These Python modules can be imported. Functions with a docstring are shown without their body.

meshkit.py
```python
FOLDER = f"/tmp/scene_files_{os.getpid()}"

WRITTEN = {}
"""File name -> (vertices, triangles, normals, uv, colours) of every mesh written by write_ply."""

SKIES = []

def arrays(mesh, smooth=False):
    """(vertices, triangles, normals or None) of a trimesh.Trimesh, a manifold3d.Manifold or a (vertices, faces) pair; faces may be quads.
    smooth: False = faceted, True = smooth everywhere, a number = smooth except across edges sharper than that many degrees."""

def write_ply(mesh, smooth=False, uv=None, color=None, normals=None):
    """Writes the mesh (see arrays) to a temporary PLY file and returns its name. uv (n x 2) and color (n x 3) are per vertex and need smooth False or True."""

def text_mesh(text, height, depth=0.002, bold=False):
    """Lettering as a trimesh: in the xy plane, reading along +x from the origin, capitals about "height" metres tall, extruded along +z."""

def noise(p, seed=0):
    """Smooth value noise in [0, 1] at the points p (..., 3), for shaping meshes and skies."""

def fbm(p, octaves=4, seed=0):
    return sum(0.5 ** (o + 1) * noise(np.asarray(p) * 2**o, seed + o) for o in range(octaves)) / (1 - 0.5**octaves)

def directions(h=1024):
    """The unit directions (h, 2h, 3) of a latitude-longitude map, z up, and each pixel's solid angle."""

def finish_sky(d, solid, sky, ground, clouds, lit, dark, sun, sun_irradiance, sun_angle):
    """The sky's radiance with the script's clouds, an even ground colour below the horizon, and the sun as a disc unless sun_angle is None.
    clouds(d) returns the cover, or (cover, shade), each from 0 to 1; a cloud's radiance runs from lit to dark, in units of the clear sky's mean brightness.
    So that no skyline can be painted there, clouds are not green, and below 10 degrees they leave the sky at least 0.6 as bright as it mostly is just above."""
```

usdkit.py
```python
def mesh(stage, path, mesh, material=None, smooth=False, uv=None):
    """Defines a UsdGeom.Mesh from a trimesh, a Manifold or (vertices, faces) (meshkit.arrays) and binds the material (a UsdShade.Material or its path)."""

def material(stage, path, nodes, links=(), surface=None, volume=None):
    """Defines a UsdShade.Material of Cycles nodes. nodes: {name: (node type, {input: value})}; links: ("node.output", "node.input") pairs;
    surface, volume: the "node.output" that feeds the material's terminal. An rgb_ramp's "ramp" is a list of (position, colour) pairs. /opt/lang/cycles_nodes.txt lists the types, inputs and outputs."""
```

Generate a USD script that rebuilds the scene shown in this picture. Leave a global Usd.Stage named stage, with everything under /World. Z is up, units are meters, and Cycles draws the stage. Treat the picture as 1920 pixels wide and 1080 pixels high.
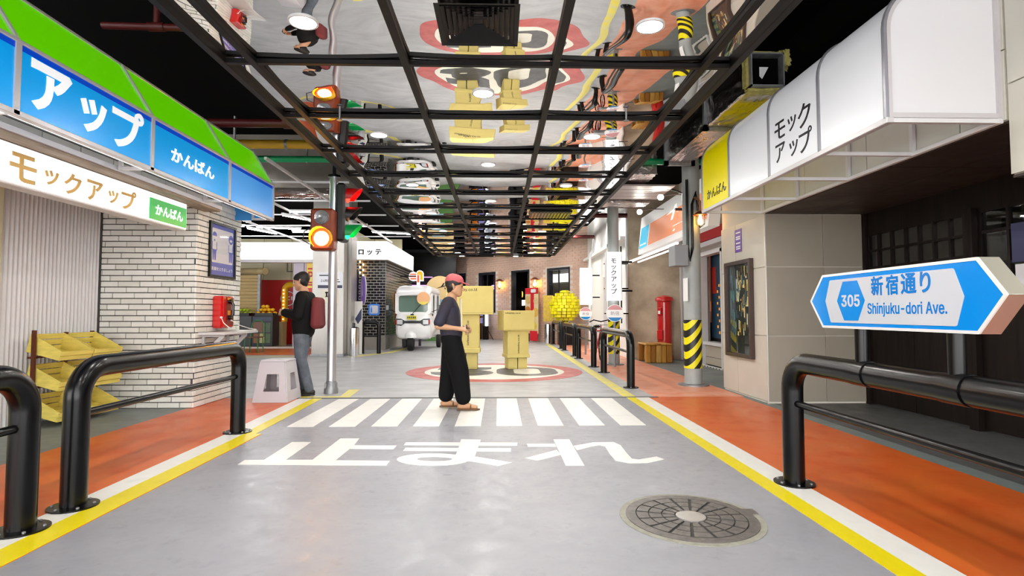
import json, math, random
import numpy as np
import trimesh
import manifold3d as m3
from shapely.geometry import Polygon, MultiPolygon, Point, box as sbox
from shapely.ops import unary_union
from shapely import affinity
from pxr import Usd, UsdGeom, UsdLux, UsdShade, Sdf, Gf
import usdkit

stage = Usd.Stage.CreateInMemory()
UsdGeom.SetStageUpAxis(stage, UsdGeom.Tokens.z)
UsdGeom.SetStageMetersPerUnit(stage, 1.0)
stage.SetDefaultPrim(UsdGeom.Xform.Define(stage, '/World').GetPrim())
UsdGeom.Scope.Define(stage, '/World/Looks')
random.seed(7)
rng = np.random.default_rng(7)
PI = math.pi

# ------------------------------------------------------------------ camera
cam = UsdGeom.Camera.Define(stage, '/World/camera')
FPX = 1040.0
YAW, PITCH = math.atan(25 / FPX), math.atan(48 / FPX)
cam.CreateHorizontalApertureAttr(36.0)
cam.CreateVerticalApertureAttr(20.25)
cam.CreateFocalLengthAttr(36.0 * FPX / 1920)
cam.CreateClippingRangeAttr(Gf.Vec2f(0.05, 200))
cam.CreateExposureAttr(0.38)
_x = UsdGeom.Xformable(cam)
_x.AddTranslateOp().Set(Gf.Vec3d(0, 0, 1.15))
_x.AddRotateZOp().Set(-math.degrees(YAW))
_x.AddRotateXOp().Set(90 + math.degrees(PITCH))

# ------------------------------------------------------------------ sky (soft daylight of the open hall round the alley)
dome = UsdLux.DomeLight.Define(stage, '/World/sky_light')
dome.CreateIntensityAttr(1.75)
dome.CreateColorAttr(Gf.Vec3f(1.0, 0.99, 0.985))


# ------------------------------------------------------------------ helpers: materials
def lin(c):
    if isinstance(c, str):
        c = tuple(int(c[i:i + 2], 16) for i in (0, 2, 4))
    c = np.array(c, float) / 255
    return tuple(np.where(c <= 0.04045, c / 12.92, ((c + 0.055) / 1.055) ** 2.4))


LOOKS = {}


def M(name, col, rough=0.5, metal=0.0, spec=0.5, coat=0.0, noise=None, bump=None, emit=0.0, col2=None, stretch=(1, 1, 1), ran=0.0):
    """Principled look. noise=(scale, amount): blotches; bump=(scale, strength); ran: brightness spread between objects."""
    if name in LOOKS:
        return LOOKS[name]
    a = lin(col)
    n = {'p': ('principled_bsdf', {'base_color': a, 'roughness': rough, 'metallic': metal, 'specular_ior_level': spec, 'coat_weight': coat, 'coat_roughness': 0.08})}
    links = []
    if emit:
        n['p'][1]['emission_color'] = a
        n['p'][1]['emission_strength'] = emit
    if noise or bump:
        n['g'] = ('geometry', {})
        n['m'] = ('mapping', {'scale': stretch})
        links += [('g.position', 'm.vector')]
    if noise:
        b = lin(col2) if col2 is not None else tuple(x * (1 - noise[1]) for x in a)
        n['n'] = ('noise_texture', {'scale': noise[0], 'detail': 5.0, 'roughness': 0.6})
        n['r'] = ('rgb_ramp', {'ramp': [(0.3, b), (0.68, a)]})
        links += [('m.vector', 'n.vector'), ('n.fac', 'r.fac'), ('r.color', 'p.base_color')]
        if rough > 0.1:
            n['rr'] = ('map_range', {'from_min': 0.3, 'from_max': 0.7, 'to_min': rough * 1.25, 'to_max': rough * 0.8})
            links += [('n.fac', 'rr.value'), ('rr.result', 'p.roughness')]
    if bump:
        n['bn'] = ('noise_texture', {'scale': bump[0], 'detail': 4.0})
        n['b'] = ('bump', {'strength': bump[1], 'distance': 0.01})
        links += [('m.vector', 'bn.vector'), ('bn.fac', 'b.height'), ('b.normal', 'p.normal')]
    if ran and not noise:
        n['oi'] = ('object_info', {})
        n['r'] = ('rgb_ramp', {'ramp': [(0, tuple(x * (1 - ran) for x in a)), (1, tuple(min(1, x * (1 + ran * .5)) for x in a))]})
        links += [('oi.random', 'r.fac'), ('r.color', 'p.base_color')]
    LOOKS[name] = usdkit.material(stage, '/World/Looks/' + name, n, links, surface='p.BSDF')
    return LOOKS[name]


def glow(name, col, strength):
    if name not in LOOKS:
        LOOKS[name] = usdkit.material(stage, '/World/Looks/' + name, {'e': ('emission', {'color': lin(col), 'strength': strength})}, [], surface='e.emission')
    return LOOKS[name]


def lightbox(name, col, strength):
    """A lit acrylic panel: gives off light and has a gloss."""
    return M(name, col, rough=0.5, spec=.3, emit=strength)


def pane_look(name, tint, ior=1.45):
    if name not in LOOKS:
        LOOKS[name] = usdkit.material(stage, '/World/Looks/' + name, {'t': ('transparent_bsdf', {'color': tint}), 'g': ('glossy_bsdf', {'roughness': 0.02, 'color': (1, 1, 1)}), 'f': ('fresnel', {'IOR': ior}), 'q': ('geometry', {}), 'k': ('math', {'math_type': 'multiply_add', 'value2': -1.0, 'value3': 1.0}), 'mm': ('math', {'math_type': 'multiply'}), 'x': ('mix_closure', {})},
                                      [('q.backfacing', 'k.value1'), ('k.value', 'mm.value1'), ('f.fac', 'mm.value2'), ('mm.value', 'x.fac'), ('t.BSDF', 'x.closure1'), ('g.BSDF', 'x.closure2')], surface='x.closure')
    return LOOKS[name]


# ------------------------------------------------------------------ helpers: things and parts
class Th:
    def __init__(s, path, loc):
        s.path, s.loc = path, np.array(loc, float)


USED = {}


def numbered(parent, name):
    k = (parent, name)
    i = USED.get(k, 0)
    USED[k] = i + 1
    return name if i == 0 else f'{name}_{i:03d}'


def data(prim, label=None, cat=None, group=None, kind=None):
    for k, v in (('label', label), ('category', cat), ('group', group), ('kind', kind)):
        if v:
            prim.SetCustomDataByKey(k, v)


def thing(name, label=None, cat=None, loc=(0, 0, 0), rot=0.0, group=None, kind=None):
    path = '/World/' + numbered('/World', name)
    x = UsdGeom.Xform.Define(stage, path)
    x.AddTranslateOp().Set(Gf.Vec3d(*map(float, loc)))
    if rot:
        x.AddRotateZOp().Set(float(rot))
    data(x.GetPrim(), label, cat, group, kind)
    return Th(path, loc)


def dup(src, loc, rot=0.0, label=None, group=None):
    """A copy of a thing (its parts come along by reference)."""
    prim = stage.GetPrimAtPath(src.path)
    base = src.path.split('/')[-1].rstrip('0123456789').rstrip('_')
    t = thing(base, None, None, loc, rot)
    p = stage.GetPrimAtPath(t.path)
    was = prim.GetCustomData()
    p.GetReferences().AddInternalReference(Sdf.Path(src.path))
    p.SetInstanceable(True)
    data(p, label or was.get('label'), was.get('category'), group or was.get('group'))
    return t


def vf(mesh):
    if isinstance(mesh, list):
        vs, fs, n = [], [], 0
        for m in mesh:
            v, f = vf(m)
            vs.append(v)
            fs.append(f + n)
            n += len(v)
        return np.vstack(vs), np.vstack(fs)
    if hasattr(mesh, 'to_mesh'):
        q = mesh.to_mesh()
        return np.array(q.vert_properties[:, :3], float), np.array(q.tri_verts, int)
    if isinstance(mesh, tuple):
        return np.asarray(mesh[0], float), np.asarray(mesh[1], int)
    return np.array(mesh.vertices, float), np.array(mesh.faces, int)


def part(th, name, mesh, mat, label=None, smooth=35, kind=None, local=False):
    v, f = vf(mesh)
    if not local:
        v = v - th.loc
    path = th.path + '/' + numbered(th.path, name)
    m = usdkit.mesh(stage, path, (v, f), mat, smooth=smooth)
    data(m.GetPrim(), label, None, None, kind)
    return Th(path, th.loc)


def solo(name, mesh, mat, label, cat, group=None, smooth=35, kind=None):
    v, f = vf(mesh)
    path = '/World/' + numbered('/World', name)
    m = usdkit.mesh(stage, path, (v, f), mat, smooth=smooth)
    data(m.GetPrim(), label, cat, group, kind)
    return Th(path, (0, 0, 0))


# ------------------------------------------------------------------ helpers: shapes, all (vertices, triangles)
def box(x0, x1, y0, y1, z0, z1, b=0.0):
    x0, x1 = min(x0, x1), max(x0, x1)
    y0, y1 = min(y0, y1), max(y0, y1)
    z0, z1 = min(z0, z1), max(z0, z1)
    b = min(b, 0.45 * (x1 - x0), 0.45 * (y1 - y0), 0.45 * (z1 - z0))
    if b <= 0:
        m = trimesh.creation.box((x1 - x0, y1 - y0, z1 - z0))
        return np.array(m.vertices) + [(x0 + x1) / 2, (y0 + y1) / 2, (z0 + z1) / 2], np.array(m.faces)
    c, h = np.array([(x0 + x1) / 2, (y0 + y1) / 2, (z0 + z1) / 2]), np.array([x1 - x0, y1 - y0, z1 - z0]) / 2
    V, idx = [], {}
    for s in np.ndindex(2, 2, 2):
        s = np.array(s) * 2 - 1
        for a in range(3):
            p = s * (h - b)
            p[a] = s[a] * h[a]
            idx[(tuple(s), a)] = len(V)
            V.append(c + p)
    F = []

    def quad(q):
        n = np.cross(np.array(V[q[1]]) - V[q[0]], np.array(V[q[2]]) - V[q[0]])
        if np.dot(n, np.mean([V[i] for i in q], 0) - c) < 0:
            q = q[::-1]
        for k in range(1, len(q) - 1):
            F.append([q[0], q[k], q[k + 1]])
    for a in range(3):
        o = [i for i in range(3) if i != a]
        for s in (-1, 1):
            q = []
            for t in ((-1, -1), (1, -1), (1, 1), (-1, 1)):
                k = [0, 0, 0]
                k[a] = s
                k[o[0]], k[o[1]] = t
                q.append(idx[(tuple(k), a)])
            quad(q)
        for t in ((-1, -1), (1, -1), (1, 1), (-1, 1)):
            k1, k2 = [0, 0, 0], [0, 0, 0]
            k1[a], k2[a] = -1, 1
            for k in (k1, k2):
                k[o[0]], k[o[1]] = t
            quad([idx[(tuple(k1), o[0])], idx[(tuple(k2), o[0])], idx[(tuple(k2), o[1])], idx[(tuple(k1), o[1])]])
    for s in np.ndindex(2, 2, 2):
        k = tuple(np.array(s) * 2 - 1)
        quad([idx[(k, 0)], idx[(k, 1)], idx[(k, 2)]])
    return np.array(V), np.array(F)


def sweep(pts, r, n=14, caps=True):
    """Round tube along a polyline; r one radius or one per point."""
    p = np.asarray(pts, float)
    k = len(p)
    r = np.broadcast_to(np.asarray(r, float), (k,))
    d = np.diff(p, axis=0)
    d /= np.linalg.norm(d, axis=1, keepdims=True)
    t = np.vstack([d[:1], d[:-1] + d[1:], d[-1:]])
    t /= np.linalg.norm(t, axis=1, keepdims=True)
    a = np.cross(t[0], [0, 0, 1.0]) if abs(t[0][2]) < 0.9 else np.cross(t[0], [1.0, 0, 0])
    a /= np.linalg.norm(a)
    A = []
    for i in range(k):
        a = a - t[i] * np.dot(a, t[i])
        a /= np.linalg.norm(a)
        A.append(a)
    A = np.array(A)
    B = np.cross(t, A)
    ang = np.arange(n) * 2 * PI / n
    V = p[:, None] + r[:, None, None] * (np.cos(ang)[None, :, None] * A[:, None] + np.sin(ang)[None, :, None] * B[:, None])
    V = V.reshape(-1, 3)
    F = []
    for i in range(k - 1):
        for j in range(n):
            a0, a1, b0, b1 = i * n + j, i * n + (j + 1) % n, (i + 1) * n + j, (i + 1) * n + (j + 1) % n
            F += [[a0, a1, b1], [a0, b1, b0]]
    if caps:
        V = np.vstack([V, p[:1], p[-1:]])
        c0, c1 = len(V) - 2, len(V) - 1
        for j in range(n):
            F += [[c0, (j + 1) % n, j], [c1, (k - 1) * n + j, (k - 1) * n + (j + 1) % n]]
    return V, np.array(F)


def cyl(p0, p1, r0, r1=None, n=20):
    return sweep([p0, p1], [r0, r0 if r1 is None else r1], n)


def lathe(prof, c=(0, 0, 0), n=28):
    """prof: (radius, z) from bottom to top, turned about the vertical through c."""
    P = np.array(prof, float)
    ang = np.arange(n) * 2 * PI / n
    V = np.stack([P[:, None, 0] * np.cos(ang), P[:, None, 0] * np.sin(ang), np.broadcast_to(P[:, None, 1], (len(P), n))], -1).reshape(-1, 3) + np.array(c)
    F = []
    for i in range(len(P) - 1):
        for j in range(n):
            a0, a1, b0, b1 = i * n + j, i * n + (j + 1) % n, (i + 1) * n + j, (i + 1) * n + (j + 1) % n
            F += [[a0, a1, b1], [a0, b1, b0]]
    V = np.vstack([V, [[c[0], c[1], c[2] + P[0, 1]]], [[c[0], c[1], c[2] + P[-1, 1]]]])
    for j in range(n):
        F += [[len(V) - 2, (j + 1) % n, j], [len(V) - 1, (len(P) - 1) * n + j, (len(P) - 1) * n + (j + 1) % n]]
    return V, np.array(F)


def prism(poly, depth, o, u, v):
    """A shapely shape in the (u, v) plane at o, made solid towards u x v."""
    o, u, v = np.array(o, float), np.array(u, float), np.array(v, float)
    w = np.cross(u, v)
    out = []
    for g in getattr(poly, 'geoms', [poly]):
        if g.is_empty or g.area < 1e-9 or g.geom_type != 'Polygon':
            continue
        m = trimesh.creation.extrude_polygon(g, depth, engine='earcut')
        p = np.array(m.vertices)
        out.append((o + p[:, :1] * u + p[:, 1:2] * v + p[:, 2:] * w, np.array(m.faces)))
    return vf(out)


FRONT = ((1, 0, 0), (0, 0, 1))      # a face that looks towards -y
LEFTW = ((0, 1, 0), (0, 0, 1))      # a face on the left side, looks towards +x
RIGHTW = ((0, -1, 0), (0, 0, 1))    # a face on the right side, looks towards -x
GROUND = ((1, 0, 0), (0, 1, 0))


def rrect(x0, x1, y0, y1, r):
    r = min(r, 0.49 * (x1 - x0), 0.49 * (y1 - y0))
    return sbox(x0 + r, y0 + r, x1 - r, y1 - r).buffer(r, quad_segs=6)


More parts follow.
